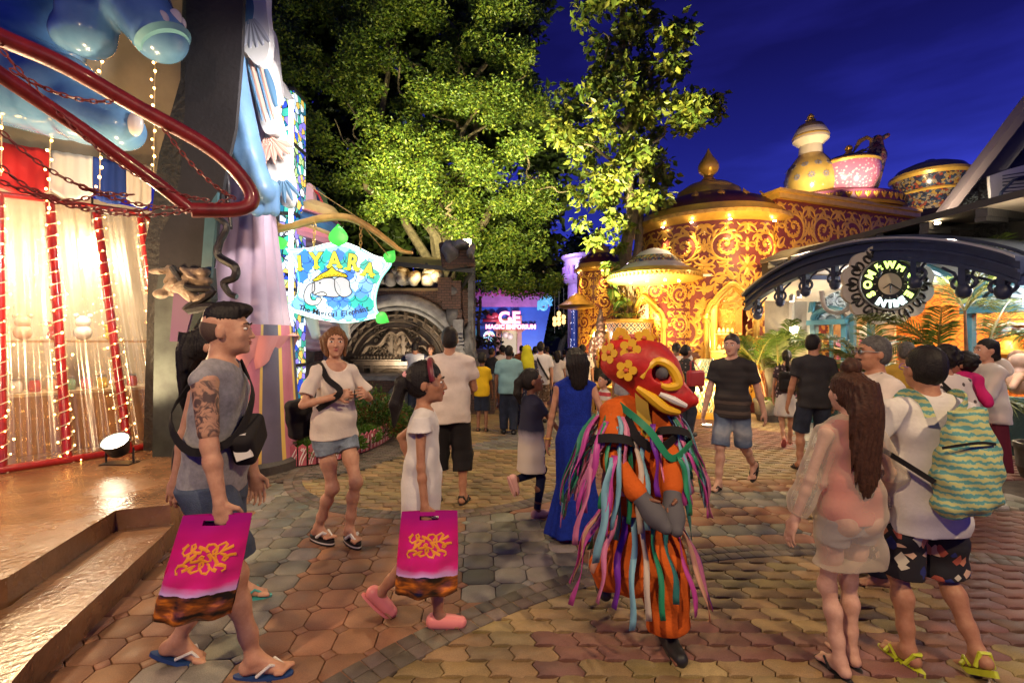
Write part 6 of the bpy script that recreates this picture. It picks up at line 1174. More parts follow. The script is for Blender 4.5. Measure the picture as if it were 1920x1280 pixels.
m = MB(); m.box((P(850, 0, AY).x, AY - .1, zq(555)), (.42, .5, .62)); m.box((P(838, 0, AY).x, AY - .15, zq(545)), (.3, .5, .5)); m.box((P(858, 0, AY).x, AY - .05, zq(602)), (.25, .4, .5)); m.build('brick_pillar', BRK, al)
m = MB(); m.box((P(884, 0, AY).x, AY + .1, 1.7), (.12, .6, 3.4)); m.build('end_wall', ROCKM, al)
aw = empty('flat_awning', P(790, 500, AY - .5), 'dark flat awning lit warm from underneath above the grotto', 'awning'); m = MB(); m.add([P(700, 482, AY + .6), P(868, 488, AY + .6), P(886, 507, AY - .9), P(715, 494, AY - .9)], [(0, 1, 2, 3)]); o = m.build('roof_sheet', mat('awning_underside', (.40, .26, .12), .7, var=.3), aw); o.modifiers.new('s', 'SOLIDIFY').thickness = .04
m = MB(); m.beam(P(712, 492, AY - .9), P(888, 508, AY - .9), .06, .09); m.beam(P(885, 508, AY - .9), P(862, 545, AY + .2), .06, .06)
for x in (745, 800, 850): m.beam(P(x, 495, AY - .88), P(x - 8, 520, AY + .3), .05, .05)
m.build('frame', IRON, aw)
hb = empty('hanging_brick_block', P(858, 478, AY - 1), 'chunk of grey plastered brickwork standing on the awning corner', 'brick block'); m = MB(); q = P(858, 478, AY - 1); m.box(q, (.66, .5, .52), Matrix.Rotation(R(-8), 3, 'Y')); o = m.build('block', BRK, hb); bv = o.modifiers.new('b', 'BEVEL'); bv.width = .03
rocks([(843, 472, 16, 22, AY - 1.3), (860, 460, 24, 8, AY - 1.3), (884, 475, 5, 18, AY - 1.28)], 'plaster_patch', ROCKL, hb, .025)
lamp('SPOT', P(745, 700, AY - .1) + V((0, -.2, .15)), 110, (1, .8, .55), .1, P(745, 600, AY + .6), 140); lamp('SPOT', P(800, 530, AY - .6), 120, GOLD, .1, P(790, 480, AY), 120); lamp('SPOT', P(850, 780, AY - 3), 350, (1, .8, .55), .1, P(845, 560, AY), 50)
# ================================================================ blue shop at the end of the street
BY_ = 30.; kb = BY_ / F; z_ = lambda y: EYE + (640 - y) * kb; bx = lambda x: (x - 960) * kb
HUL = mat('hull_blue', (.03, .10, .46), .5, var=.2, vs=.6, c2=(.02, .05, .30)); be = empty('blue_shop', (bx(950), BY_, 0), 'blue ship-shaped shop with a lit sign at the end of the street', 'building')
m = MB(); o_ = [(bx(840), 0), (bx(1012), 0), (bx(1019), z_(640)), (bx(1027), z_(600)), (bx(1036), z_(556)), (bx(840), z_(556))]; M = frame((0, BY_, 0), V((1, 0, 0)), V((0, 0, 1))); m.prism(o_[::1], Matrix.Translation((0, 3, 0)) @ M, 3.0); m.build('hull', HUL, be)
m = MB(); m.box((bx(940), BY_ - .1, z_(562)), (bx(1030) - bx(850), .2, .9)); m.build('pink_frieze', mat('pink_frieze', (.5, .14, .38), .5, var=.4, vs=1), be)
m = MB()
for i in range(12): m.strip([(bx(868) + i * .42, z_(556)), (bx(868) + i * .42 + .2, z_(546)), (bx(868) + i * .42 + .4, z_(556))], [.05, .18, .05], lambda u, v, z: V((u, BY_ - .22 - z, v)), .05)
m.build('wavy_crest', mat('crest_red', (.5, .05, .2), .5), be)
m = MB(); fB = lambda u, v, z: V((u, BY_ - .25 - z, v)); m.strip([(bx(1020) + .42 * (1 - i / 22) * math.cos(i * .42), z_(574) + .42 * (1 - i / 22) * math.sin(i * .42)) for i in range(22)], [.10] * 22, fB, .06); m.strip([(bx(1034), z_(558)), (bx(1026), z_(562)), (bx(1012), z_(570)), (bx(1008), z_(582))], [.2, .3, .22, .05], fB, .05); m.build('wave_scroll', mat('wave_aqua', (.15, .5, .65), .4, emit=(.15, .5, .65), es=.35), be)
m = MB(); m.box((bx(956), BY_ - .06, z_(637)), (bx(970) - bx(940), .1, 2.6)); m.build('doorway', mat('lit_doorway', (.35, .25, .12), .6, emit=(.5, .34, .14), es=.5), be)
m = MB()
for x in (935, 974): m.box((bx(x), BY_ - .2, z_(640)), (.28, .3, 3.2)); m.lathe([(.2, 0), (.28, .12), (.2, .25)], 14, (bx(x), BY_ - .2, z_(622)))
m.box((bx(955), BY_ - .2, z_(616)), (bx(984) - bx(926), .3, .24)); m.build('door_frame', mat('terracotta_frame', (.45, .15, .08), .5, var=.2), be)
SGM = mat('shop_sign_glow', (1, .95, .9), .4, emit=(1, .86, .84), es=.95); PKG = mat('shop_sign_pink', (.8, .2, .4), .4, emit=(1, .12, .35), es=.8); cB = lambda x, y, d: frame((bx(x), BY_ - d, z_(y)), V((1, 0, 0)), V((0, 0, 1)))
for ch, x, s_ in (('C', 945, 1.0), ('&', 956.5, .5), ('E', 967.5, 1.0)):
 text_mesh(ch, s_, cB(x, 606, .36), .03, 'letter', PKG, be, bold=.06); text_mesh(ch, s_, cB(x, 606, .44), .03, 'letter', SGM, be, bold=.015)
text_mesh('MAGIC EMPORIUM', .37, cB(957.5, 616.5, .42), .03, 'letter', PKG, be, bold=.035); text_mesh('MAGIC EMPORIUM', .37, cB(957.5, 616.5, .47), .02, 'letter', SGM, be, bold=.006)
m = MB(); m.lathe([(.0001, 0), (.34, 0), (.36, -.12), (.0001, -.12)], 30, (bx(917.5), BY_ - .5, z_(631)), Matrix.Rotation(R(90), 3, 'X')); m.build('round_sign', glass_cells(7, [(.9, .9, .9), (.9, .3, .4), (.4, .75, .9), (.95, .8, .3), (.5, .85, .5)], 'round_sign_glass', 1.3, .02), be, True)
r_ = empty('character_mascot_stand', (bx(952), BY_ - 1.0, 0), 'small red display stand with round lamps in the far doorway', 'display'); r_.name = 'door_display'; m = MB(); m.box((bx(955), BY_ - 1, .5), (.5, .4, 1.0)); m.build('red_box', mat('display_red', (.5, .04, .03), .4), r_); m = MB(); m.ell((bx(948), BY_ - 1, 1.95), (.2,) * 3); m.ell((bx(956), BY_ - 1, 1.85), (.2,) * 3); m.build('lamp_ball', mat('lamp_ball', (.8, .5, .3), .4), r_, 'all')
lamp('SPOT', (bx(955), BY_ - 1.4, z_(616)), 60, (1, .85, .7), .3, (bx(955), BY_, z_(590)), 110); lamp('SPOT', (bx(1000), BY_ - 5, .5), 1900, (.55, .65, 1), .4, (bx(1000), BY_, z_(600)), 80); lamp('SPOT', (bx(890), BY_ - 5, .5), 120, (.8, .4, 1), .4, (bx(890), BY_, z_(590)), 70)
for x in (872, 886): m = MB(); m.strip([(bx(x) + .2 * math.sin(i), z_(640) + i * .3) for i in range(11)], [.16 - .01 * i for i in range(11)], fB, .06); m.build('painted_vine', mat('vine_teal', (.05, .35, .35), .5), be)
m = MB(); m.ell((bx(921), BY_ - .4, z_(594)), (.3, .1, .2)); m.ell((bx(928), BY_ - .4, z_(592)), (.22, .1, .2)); m.box((bx(921), BY_ - .4, z_(601)), (1.0, .2, .2)); m.build('red_ornament', mat('ornament_red', (.5, .03, .05), .4), be, 'all')
# lantern strings
for x, y0, y1, lab_ in ((1040, 598, 618, 'short string of amber lanterns left of the tall one'), (1048, 588, 612, 'tall string of amber lanterns in the dark trees'), (1057, 594, 606, 'string of two amber lanterns right of the tall one')):
 r_ = empty('lantern_string', P(x, y0, 34), lab_, 'lanterns', 'lantern strings in the far trees'); n = max(2, (y1 - y0) // 7)
 for i in range(n): m = MB(); m.lathe([(.05, -.18), (.14, -.1), (.14, .1), (.05, .18)], 10, P(x, y0 + i * 9, 34)); m.build('lantern', mat('lantern_amber', (.8, .5, .2), .5, emit=(1, .6, .2), es=2.2), r_, True)
 m = MB(); m.tube([P(x, 540, 34), P(x, y1 + 6, 34)], .015, 5); m.build('wire', WIRE, r_)
# ================================================================ right: shop with an arched navy canopy
NAVY = mat('navy_cast_iron', (.018, .026, .065), .42, var=.3, vs=8); TEAL = mat('teal_joinery', (.045, .15, .19), .4, var=.15, coat=.15); CREAM = mat('cream_soffit', (.62, .50, .36), .6, var=.12); RELW = mat('white_relief', (.62, .68, .68), .5, var=.1); GRYW = mat('grey_render', (.34, .33, .31), .7, var=.15, bump=.2, bs=30); DRKP = mat('dark_carved_wood', (.035, .032, .030), .5, var=.3, bump=.3, bs=20)
SA, SB = V((5.55, 9.9, 0)), V((7.36, 5.245, 0)); fw_ = wallf(SA, SB); sd_ = (SB - SA).normalized(); sn = V((sd_.y, -sd_.x, 0)); LS = (SB - SA).length
shop = empty('clock_shop', (6.4, 7.6, 0), 'shop with teal arched windows and white relief under a navy arched canopy', 'building')
def wbox(m, u0, u1, v0, v1, z0=0, d=.1): m.box(fw_((u0 + u1) / 2, (v0 + v1) / 2, z0 + d / 2 - .003), (d, u1 - u0, v1 - v0), Matrix((sn, sd_, V((0, 0, 1)))).transposed())
m = MB(); wbox(m, -.4, .72, 0, 3.2, -.1); wbox(m, 4.6, LS + 1, 0, 3.2, -.1); wbox(m, 1.40, 3.1, 2.42, 3.2, -.1); m.build('wall', GRYW, shop)
m = MB(); wbox(m, .22, .30, 0, 3.0, 0, .05); wbox(m, .62, .72, 0, 2.9, 0, .07); m.build('pilaster', mat('pale_pilaster', (.5, .47, .42), .6), shop)
def teal_window(u0, u1, zs, base):
 m = MB(); wbox(m, u0, u0 + .09, 0, zs, 0, .12); wbox(m, u1 - .09, u1, 0, zs, 0, .12); wbox(m, u0 - .03, u1 + .03, zs, zs + .09, 0, .18); wbox(m, u0, u1, base - .06, base, 0, .14); wbox(m, (u0 + u1) / 2 - .02, (u0 + u1) / 2 + .02, base, zs, -.02, .06); m.build('window_frame', TEAL, shop)
 w2 = (u1 - u0) / 2; c = (u0 + u1) / 2; m = MB()
 for r_q, t_ in ((1.0, .06), (.86, .03), (.72, .03)): m.tube([fw_(c + w2 * r_q * math.cos(R(a)), zs + .1 + w2 * .62 * r_q * math.sin(R(a)), .05) for a in range(0, 181, 12)], t_ * .7, 8)
 m.build('window_arch', TEAL, shop, True)
 m = MB(); fan = lambda u, v, z: fw_(c + u, zs + .1 + v, z)
 for k in range(9): a = PI * (k + .5) / 9; leaf_strip(m, fan, .1 * math.cos(a), .08 * math.sin(a), a, w2 * .42, .035, .5, .03)
 m.build('fanlight_relief', RELW, shop); m = MB(); m.add([fw_(u0, 2.0, -.02), fw_(u1, 2.0, -.02), fw_(u1, 3.1, -.02), fw_(u0, 3.1, -.02)], [(0, 1, 2, 3)]); m.add([fw_(u0, zs, -.01), fw_(u1, zs, -.01), fw_(u1, 2.02, -.01), fw_(u0, 2.02, -.01)], [(0, 1, 2, 3)]); m.build('relief_panel', mat('relief_ground', (.22, .30, .32), .6), shop)
 m = MB(); rf_ = lambda u, v, z: fw_(u, v, z)
 kanok(m, rf_, c - w2 * .5, zs + .1 + w2 * 1.0, w2 * .95, 1, .04); kanok(m, rf_, c + w2 * .5, zs + .1 + w2 * 1.0, w2 * .95, -1, .04); kanok(m, rf_, c - w2 * .85, zs + .38, w2 * .5, -1, .03); kanok(m, rf_, c + w2 * .85, zs + .38, w2 * .5, 1, .03); m.build('white_scroll_relief', RELW, shop)
 m = MB(); wbox(m, u0 + .05, u1 - .05, 0, base - .06, -.03, .08); wbox(m, u0 + .15, u1 - .15, .12, base - .16, .04, .03); m.build('base_panel', mat('teal_base_panel', (.012, .045, .055), .4, bump=.5, bs=22), shop)
teal_window(.72, 1.40, 1.86, .72); teal_window(3.10, 4.62, 1.95, .80)
m = MB(); m.tube([fw_(.72 + 1.1 * (1 - math.cos(R(a))), 2.1 + .78 * math.sin(R(a)), .08) for a in range(0, 91, 6)] + [fw_(1.82 + 1.25 * math.sin(R(a)), 2.1 + .78 * math.cos(R(a)), .08) for a in range(6, 91, 6)], .055, 8); m.build('door_arch', TEAL, shop, True)
for u in (1.44, 1.74): m = MB(); wbox(m, u, u + .075, 0, 2.40, 0, .09); m.build('door_post', mat('dark_teal_post', (.03, .085, .10), .4), shop)
m = MB(); m.add([fw_(1.52, .1, .03), fw_(1.74, .1, .03), fw_(1.74, 2.4, .03), fw_(1.52, 2.4, .03)], [(0, 1, 2, 3)]); GLS = mat('shop_glass', (.9, .95, .95), .05, trans=1, spec=.5, alpha=.25); m.build('glass_panel', GLS, shop)
# room behind the openings
def ins(u, v, dpt): return fw_(u, v, -dpt)
m = MB(); m.add([ins(-.2, 0, 2.6), ins(5.2, 0, 2.6), ins(5.2, 3.2, 2.6), ins(-.2, 3.2, 2.6)], [(0, 1, 2, 3)])
def wallpaper(t, b):
 tc_ = nn_(t, 'ShaderNodeTexCoord'); mp_ = nn_(t, 'ShaderNodeMapping'); sv_(mp_, 'Rotation', (0, R(45), 0)); mp_.inputs['Scale'].default_value = (5.2,) * 3; se = nn_(t, 'ShaderNodeSeparateXYZ'); lk_(t, tc_.outputs['Object'], mp_.inputs[0])
 mp0 = nn_(t, 'ShaderNodeMapping'); sv_(mp0, 'Rotation', (0, 0, math.atan2(-sd_.y, sd_.x))); lk_(t, tc_.outputs['Object'], mp0.inputs[0]); lk_(t, mp0.outputs[0], mp_.inputs[0]); lk_(t, mp_.outputs[0], se.inputs[0]); o = []
 for i in (0, 2): p = nn_(t, 'ShaderNodeMath'); p.operation = 'PINGPONG'; sv_(p, 1, .5); lk_(t, se.outputs[i], p.inputs[0]); o.append(p)
 mn = nn_(t, 'ShaderNodeMath'); mn.operation = 'MINIMUM'; lk_(t, o[0].outputs[0], mn.inputs[0]); lk_(t, o[1].outputs[0], mn.inputs[1]); g = nn_(t, 'ShaderNodeMath'); g.operation = 'COMPARE'; sv_(g, 1, .17); sv_(g, 2, .045); lk_(t, mn.outputs[0], g.inputs[0]); x = nn_(t, 'ShaderNodeMix'); x.data_type = 'RGBA'; sv_(x, 6, (.80, .25, .03, 1)); sv_(x, 7, (.55, .11, .02, 1)); lk_(t, g.outputs[0], x.inputs[0]); lk_(t, x.outputs[2], b.inputs['Base Color'])
m.build('orange_wall', mat('orange_lattice_wallpaper', (.8, .3, .05), .6, fn=wallpaper), shop)
m = MB(); m.add([ins(-.2, 3.0, 0), ins(5.2, 3.0, 0), ins(5.2, 3.0, 2.6), ins(-.2, 3.0, 2.6)], [(0, 1, 2, 3)]); m.build('ceiling', CREAM, shop); m = MB(); m.add([ins(-.2, .02, 0), ins(5.2, .02, 0), ins(5.2, .02, 2.6), ins(-.2, .02, 2.6)], [(0, 1, 2, 3)]); m.build('inner_floor', mat('inner_floor', (.4, .28, .16), .3), shop)
m = MB(); m.box((ins(1.0, 1.3, 1.0)), (.06, 1.1, 2.6), Matrix((sn, sd_, V((0, 0, 1)))).transposed()); m.build('wood_back_panel', WOODL, shop)
WHB = mat('warm_white_shelf', (.75, .66, .5), .5); m = MB()
for v, uu, dd, dm in ((.95, 1.06, .72, (.42, .72, .025)), (1.18, 1.06, .72, (.42, .72, .025)), (1.42, 1.06, .72, (.42, .72, .025)), (1.85, 2.9, 2.45, (.3, 1.4, .04)), (1.25, 2.9, 2.45, (.3, 1.4, .04))): m = MB(); m.box(ins(uu, v, dd), dm, Matrix((sn, sd_, V((0, 0, 1)))).transposed()); m.build('shelf', WHB, shop)
clk = empty('wall_clock', ins(1.12, 1.75, .95), 'round white clock on wood panelling inside the teal window', 'clock'); m = MB(); MC = frame(ins(1.12, 1.72, .9), sd_, V((0, 0, 1))); m.tube([MC @ V((math.cos(a) * .13, math.sin(a) * .13, 0)) for a in [i * PI / 12 for i in range(24)]], .016, 6, closed=True); m.prism(arc(0, 0, .12, 0, 345, 23), MC, .01); m.build('clock_face', mat('clock_white', (.8, .76, .7), .4), clk)
m = MB(); m.strip([(0, 0), (.03, .06)], [.006, .004], Matrix.Translation(sn * .015) @ MC, .004); m.strip([(0, 0), (.07, -.03)], [.005, .003], Matrix.Translation(sn * .015) @ MC, .004)
for i in range(12): a = i * PI / 6; m.strip([(math.cos(a) * .085, math.sin(a) * .085), (math.cos(a) * .105, math.sin(a) * .105)], [.005, .005], Matrix.Translation(sn * .013) @ MC, .003)
m.build('hands', BLK, clk)
for k in range(8): c = ins(.80 + k * .07, 1.435, .58 + .08 * (k % 2)); r_ = empty('plush_toy', c, 'small bright soft toy on the top shelf in the teal window', 'soft toy', 'soft toys in the teal window'); m = MB(); m.ell(c + V((0, 0, .06)), (.05, .05, .07)); m.ell(c + V((0, 0, .14)), (.04,) * 3); m.build('toy_body', CAND[k % 6], r_, 'all')
for k in range(18): c = ins(.79 + (k % 9) * .065, 1.195 if k < 9 else .965, .56); r_ = empty('souvenir_bottle', c, 'little coloured souvenir bottle on the lower shelves in the teal window', 'souvenir', 'souvenir bottles in the teal window'); m = MB(); m.lathe([(.022, 0), (.024, .06), (.012, .09), (.012, .115)], 8, c); m.build('bottle_body', (CAND + [NAVY, TEAL])[(k * 3) % 8], r_, True)
pg = ins(2.55, 1.27, 2.4); r_ = empty('gold_urn', pg, 'golden pointed urn on the shelf against orange wallpaper', 'urn'); m = MB(); m.lathe([(.18, 0), (.25, .06), (.25, .1), (.16, .14), (.14, .24), (.1, .3), (.12, .36), (.02, .5)], 24, pg); m.build('urn_body', GOLDS, r_, True)
rd = ins(2.2, .95, 1.6); r_ = empty('radio_cabinet', rd, 'cream wooden radio cabinet with a ribbed front inside the shop', 'radio'); RMx = Matrix((sn, sd_, V((0, 0, 1)))).transposed(); m = MB(); m.box(rd, (.3, .5, .55), RMx); m.build('cabinet', WOODL, r_); m = MB(); 
for k in range(11): m.box(rd + sn * .155 + sd_ * (-.2 + k * .04) + V((0, 0, .06)), (.015, .028, .3), RMx)
m.build('ribbed_front', mat('cream_cloth', (.8, .75, .65), .6), r_)
m = MB()
for u, dd in ((1.05, .5), (2.2, 1.0), (3.0, 1.2), (3.7, .8), (4.3, .8)): m.lathe([(.07, 0), (.06, -.03)], 14, ins(u, 2.98, dd))
m.build('ceiling_downlight', DLT, shop)
for u, v, dd, pw in ((1.05, 2.6, .45, 90), (2.3, 2.7, 1.2, 190), (3.0, 2.4, 1.6, 130), (3.8, 2.6, .8, 150)): lamp('POINT', ins(u, v, dd), pw, (1, .76, .48), .08)
# mannequin-like painted dolls in the right window
for k in range(3):
 c = ins(3.5 + .42 * k, .82, .35); r_ = empty('display_doll', c, 'seated peach display doll in the right-hand shop window', 'doll', 'dolls in the right shop window'); s = SDF(); s.ell(c + V((0, 0, .18)), (.14, .13, .2)); s.ell(c + V((0, 0, .46)), (.11, .11, .12), None, .03); s.cone(c + V((-.1, -.1, .25)), c + V((-.25, -.15, .1)), .05, .04, .03); s.cone(c + V((.1, -.05, .25)), c + V((.1, -.28, .2)), .05, .04, .03); sdf_obj('doll_body', s, .02, mat('doll_peach', (.7, .4, .28), .5, var=.3, vs=6), r_, False)
 m = MB(); m.ell(c + V((.02, .03, .5)), (.115, .11, .11)); m.build('doll_hair', mat('doll_hair', (.12, .05, .03), .6), r_, 'all')
# canopy: arched fascia, barrel soffit, brackets
FA, FB_ = V((4.30, 8.75, 0)), V((5.19, 4.86, 0)); fd_ = (FB_ - FA).normalized(); fn_ = V((fd_.y, -fd_.x, 0)); LF = (FB_ - FA).length; can = empty('arched_canopy', (4.75, 6.8, 2.6), 'navy arched metal canopy with hanging brackets over the shop door', 'canopy')
def ff(u, v, z): return FA + fd_ * u + fn_ * z + V((0, 0, v))
def az(t): return 2.36 + .52 * (1 - (2 * t - 1) ** 2) ** .9
n = 40; m = MB()
def sheet(z0, z1, dv0, dv1, nm, mt):
 m = MB()
 for i in range(n):
  t0, t1 = i / n, (i + 1) / n; vs = [ff(t * LF, az(t) + dv, z) for t in (t0, t1) for dv in (dv0, dv1) for z in (z0, z1)]
  m.add(vs, [(0, 1, 3, 2), (4, 6, 7, 5), (0, 4, 5, 1), (2, 3, 7, 6), (0, 2, 6, 4), (1, 5, 7, 3)])
 return m.build(nm, mt, can)
sheet(0, .06, -.20, .0, 'fascia', NAVY); sheet(-.02, .13, .002, .05, 'top_moulding', NAVY); sheet(.061, .10, -.11, -.085, 'middle_moulding', NAVY); sheet(-.03, .09, -.245, -.202, 'bottom_moulding', NAVY); sheet(-1.9, -.04, -.06, -.045, 'lit_soffit', CREAM); sheet(-1.9, -.05, .051, .09, 'roof_sheet', mat('canopy_roof', (.04, .05, .07), .4)); sheet(.132, .14, .03, .055, 'edge_trim', mat('edge_silver', (.45, .42, .38), .4, .5))
for t in (.07, .20, .33, .46, .60, .74, .87, .96):
 m = MB(); zt = az(t) - .22; u = t * LF; big = .74 > t > .3 or t in (.07, .2, .74, .87); L = .34 if big else .2
 m.box(ff(u, zt - L * .35, .03), (.07, .07, L * .8), Matrix((fn_, fd_, V((0, 0, 1)))).transposed()); m.lathe([(.0001, -.09), (.05, -.07), (.075, -.02), (.07, .03), (.045, .07)], 14, ff(u, zt - L * .82, .03))
 for sg in (-1, 1): m.tube([ff(u + sg * (.03 + .09 * math.sin(a)), zt - L * .55 - .07 * math.cos(a), .03) for a in [i * .5 for i in range(8)]], .02, 6); m.tube([ff(u + sg * .04, zt - L * .5, .03), ff(u + sg * .10, zt - L * .2, .03), ff(u + sg * .22, zt + .01, .03)], .016, 6)
 m.build('bracket', NAVY, can, True)
for t in (.12, .16, .5): p = ff(t * LF, az(t) - .30, -.5); m = MB(); m.lathe([(.035, -.05), (.045, .05), (.02, .08)], 12, p); m.build('spot_head', STEEL, can, True); m = MB(); m.lathe([(.033, -.052), (.0001, -.054)], 12, p, caps=False); m.build('spot_lens', DLT, can)
m = MB()
for u in (.9, 1.9, 2.9): m.beam(ff(u, az(u / LF) - .12, -.05), ff(u, az(u / LF) - .12, -1.9), .05, .07)
m.build('rib', NAVY, can)
for u in (.7, 1.6, 2.6, 3.4): lamp('SPOT', ff(u, az(u / LF) - .16, -.75), 110, (1, .82, .58), .06, ff(u, 0, -.5), 140, .8)
lamp('POINT', ff(1.3, 2.3, -1.3), 60, (.9, .95, 1), .1); lamp('POINT', ff(3.3, 2.35, -1.5), 70, (.9, .95, 1), .1)
m = MB(); p = fw_(.45, 1.75, .2); wl_ = empty('wall_lantern', p, 'white glowing wall lantern on the grey pillar beside the pot palm', 'lantern'); m.lathe([(.05, -.1), (.09, .08), (.0001, .12)], 14, p); m.build('lantern_glass', mat('lantern_white', (1, 1, 1), .4, emit=(1, .85, .6), es=9), wl_, True); m = MB(); m.tube([fw_(.45, 1.95, 0), fw_(.45, 2.0, .12), fw_(.45, 1.93, .2), fw_(.45, 1.86, .2)], .014, 6); m.build('lantern_arm', IRON, wl_, True); lamp('POINT', fw_(.45, 1.72, .34), 22, (1, .84, .6), .06)
# round clock sign
sc_ = P(1664, 533, 6.35); cs = empty('round_clock_sign', sc_, 'round black and white scalloped shop sign with glowing letters and a small clock', 'sign'); k = 6.35 / F; FM = frame(sc_, V((1, -.12, 0)), V((0, 0, 1))); fm = lambda d: Matrix.Translation(FM.col[2].to_3d() * d) @ FM
WS = mat('sign_white_board', (.48, .44, .37), .5, var=.1); BS = mat('sign_black', (.014, .013, .012), .4)
m = MB(); m.prism([(k * (74 + 7 * abs(math.sin(a * 6))) * math.cos(a), k * (70 + 7 * abs(math.sin(a * 6))) * math.sin(a)) for a in [2 * PI * i / 144 for i in range(144)]], fm(-.05), .06); m.build('scalloped_board', WS, cs)
m = MB()
for i in range(12):
 a = 2 * PI * i / 12; g = lambda u, v, z, a=a: FM @ V((math.cos(a) * (.42 * 1 + u) - math.sin(a) * v, math.sin(a) * (.40 + u) + math.cos(a) * v, .012 + z))
 for sg in (-1, 1): m.strip([(.0 + .055 * math.sin(q * .55) + .0, sg * (.01 + .055 * (1 - math.cos(q * .55)) * (1 - q / 16))) for q in range(11)], [.021 - .001 * q for q in range(11)], g, .014)
 m.strip([(-.03, 0), (.03, 0), (.08, 0), (.115, 0)], [.012, .026, .016, .002], g, .016)
m.build('black_scrolls', BS, cs)
m = MB(); m.prism([(k * 52 * math.cos(a), k * 48 * math.sin(a)) for a in [2 * PI * i / 64 for i in range(64)]], fm(.012), .03); m.build('black_disc', BS, cs); m = MB(); m.tube([fm(.045) @ V((k * 52 * math.cos(a), k * 48 * math.sin(a), 0)) for a in [2 * PI * i / 64 for i in range(64)]], .014, 6, closed=True); m.build('disc_rim', mat('rim_grey', (.2, .19, .17), .4), cs, True)
m = MB(); m.prism(arc(0, 0, k * 20, 0, 350, 35), fm(.045), .01); m.build('clock_face', mat('clock_cream', (.6, .48, .32), .5), cs); m = MB()
for a, L in ((-90, 17), (-32, 24), (215, 15)): m.strip([(0, 0), (math.cos(R(a)) * L * k, math.sin(R(a)) * L * k)], [.010, .005], fm(.056), .006)
m.build('clock_hands', BS, cs); m = MB()
for i in range(12): a = i * PI / 6; m.strip([(math.cos(a) * k * 24, math.sin(a) * k * 24), (math.cos(a) * k * 28, math.sin(a) * k * 28)], [.006, .006], fm(.044), .005)
m.build('hour_marks', mat('mark_cream', (.5, .42, .3), .5), cs)
GLW = mat('sign_letter_green', (.8, 1, .3), .4, emit=(.70, 1, .22), es=2.2); GLB = mat('sign_letter_white', (.8, 1, 1), .4, emit=(.8, 1, .95), es=2.4)
for i, ch in enumerate("SOMEWHERE"): a = R(212 - 244 * i / 8); text_mesh(ch, .135, fm(.048) @ Matrix.Translation((math.cos(a) * k * 38, math.sin(a) * k * 36, 0)) @ Matrix.Rotation(a - PI / 2, 4, 'Z') @ Matrix.Translation((0, -.045, 0)), .006, 'letter', GLW, cs, bold=.006)
for i, ch in enumerate("IN TIME"):
 if ch != ' ': a = R(238 + 66 * i / 6); text_mesh(ch, .135, fm(.048) @ Matrix.Translation((math.cos(a) * k * 38, math.sin(a) * k * 37, 0)) @ Matrix.Rotation(a + PI / 2, 4, 'Z') @ Matrix.Translation((0, -.045, 0)), .006, 'letter', GLB, cs, bold=.006)
m = MB(); m.tube([sc_ + V((0, .03, .42)), sc_ + V((0, .03, .62))], .015); m.tube([sc_ + V((-.05, .06, 0)), fw_(2.0, 2.3, 0)], .03); m.build('hanger', IRON, cs)
sw = empty('scroll_lamp', P(1545, 560, 6.9), 'curled white metal scroll lamp left of the round clock sign', 'lamp'); m = MB(); m.tube(smooth([P(1540, 545, 6.9), P(1548, 578, 6.9), P(1575, 586, 6.9), P(1600, 570, 6.85), P(1606, 575, 6.85), P(1585, 590, 6.85)], 5), .03, 8); m.build('scroll', mat('scroll_cream', (.5, .46, .4), .5), sw, True)
# pent eave, corbels, carved frieze, gable
ev = empty('eave_roof', (5.4, 7, 3.1), 'sloping cream eave with dark corbels above the arched canopy', 'roof'); E0, E1 = V((5.27, 10.2, 3.2)), V((5.27, 3.0, 2.98)); I0, I1 = SA + V((0, 0, 3.27)), SB + V((.2, -.6, 3.25)); m = MB()
m.add([E0, E1, I1, I0], [(0, 1, 2, 3)]); o = m.build('soffit', CREAM, ev); m = MB(); up3 = V((0, 0, .05)); m.add([E0 + up3, E1 + up3, I1 + up3 * 3, I0 + up3 * 3], [(0, 1, 2, 3)]); m.add([E0, E1, E1 + up3 * 1.6, E0 + up3 * 1.6], [(0, 1, 2, 3)]); m.build('roof_sheet', mat('grey_roof', (.08, .075, .07), .6), ev)
for i in range(10):
 t = .04 + i * .104; a, b = E0.lerp(E1, t), I0.lerp(I1, t); m = MB(); d = (b - a); m.beam(a + V((.03, 0, -.05)), b + V((0, 0, -.05)), .10, .09); m.beam(a + d * .03 + V((0, 0, -.12)), a + d * .45 + V((0, 0, -.12)), .10, .06); m.build('corbel', DRKP, ev)
for i in range(4): a = E0.lerp(E1, .2 + .2 * i); m = MB(); m.lathe([(.03, 0), (.03, -.02)], 10, a + V((.12, .2, -.01))); m.build('downlight', DLT, ev); lamp('POINT', a + V((.35, .25, -.25)), 40, (1, .85, .65), .05)
m = MB(); wbox(m, -.4, LS + 1, 2.9, 3.24, .02, .06)
fz = lambda u, v, z: fw_(u, v, .08 + z)
for i in range(7): kanok(m, fz, .5 + i * .72, 3.07, .36, -1 if i % 2 else 1, .04); wbox(m, .1 + i * .72, .16 + i * .72, 2.9, 3.22, .08, .04)
m.build('carved_frieze', DRKP, shop)
gb = empty('gable', (5.9, 5.8, 3.3), 'steep gable with a pale metal bargeboard and carved inner panel at the right edge', 'gable'); g0, g1 = P(1768, 402, 7.0), P(1975, 130, 6.2); m = MB(); m.beam(g0, g1, .10, .22, (0, -1, .3)); m.build('bargeboard', mat('pinkish_metal_edge', (.34, .26, .22), .35, .4), gb); m = MB(); m.beam(g0 + V((.28, .1, -.02)), g1 + V((.28, .1, -.02)), .25, .10, (0, -1, .3)); m.build('inner_board', mat('grey_board', (.12, .11, .10), .6), gb)
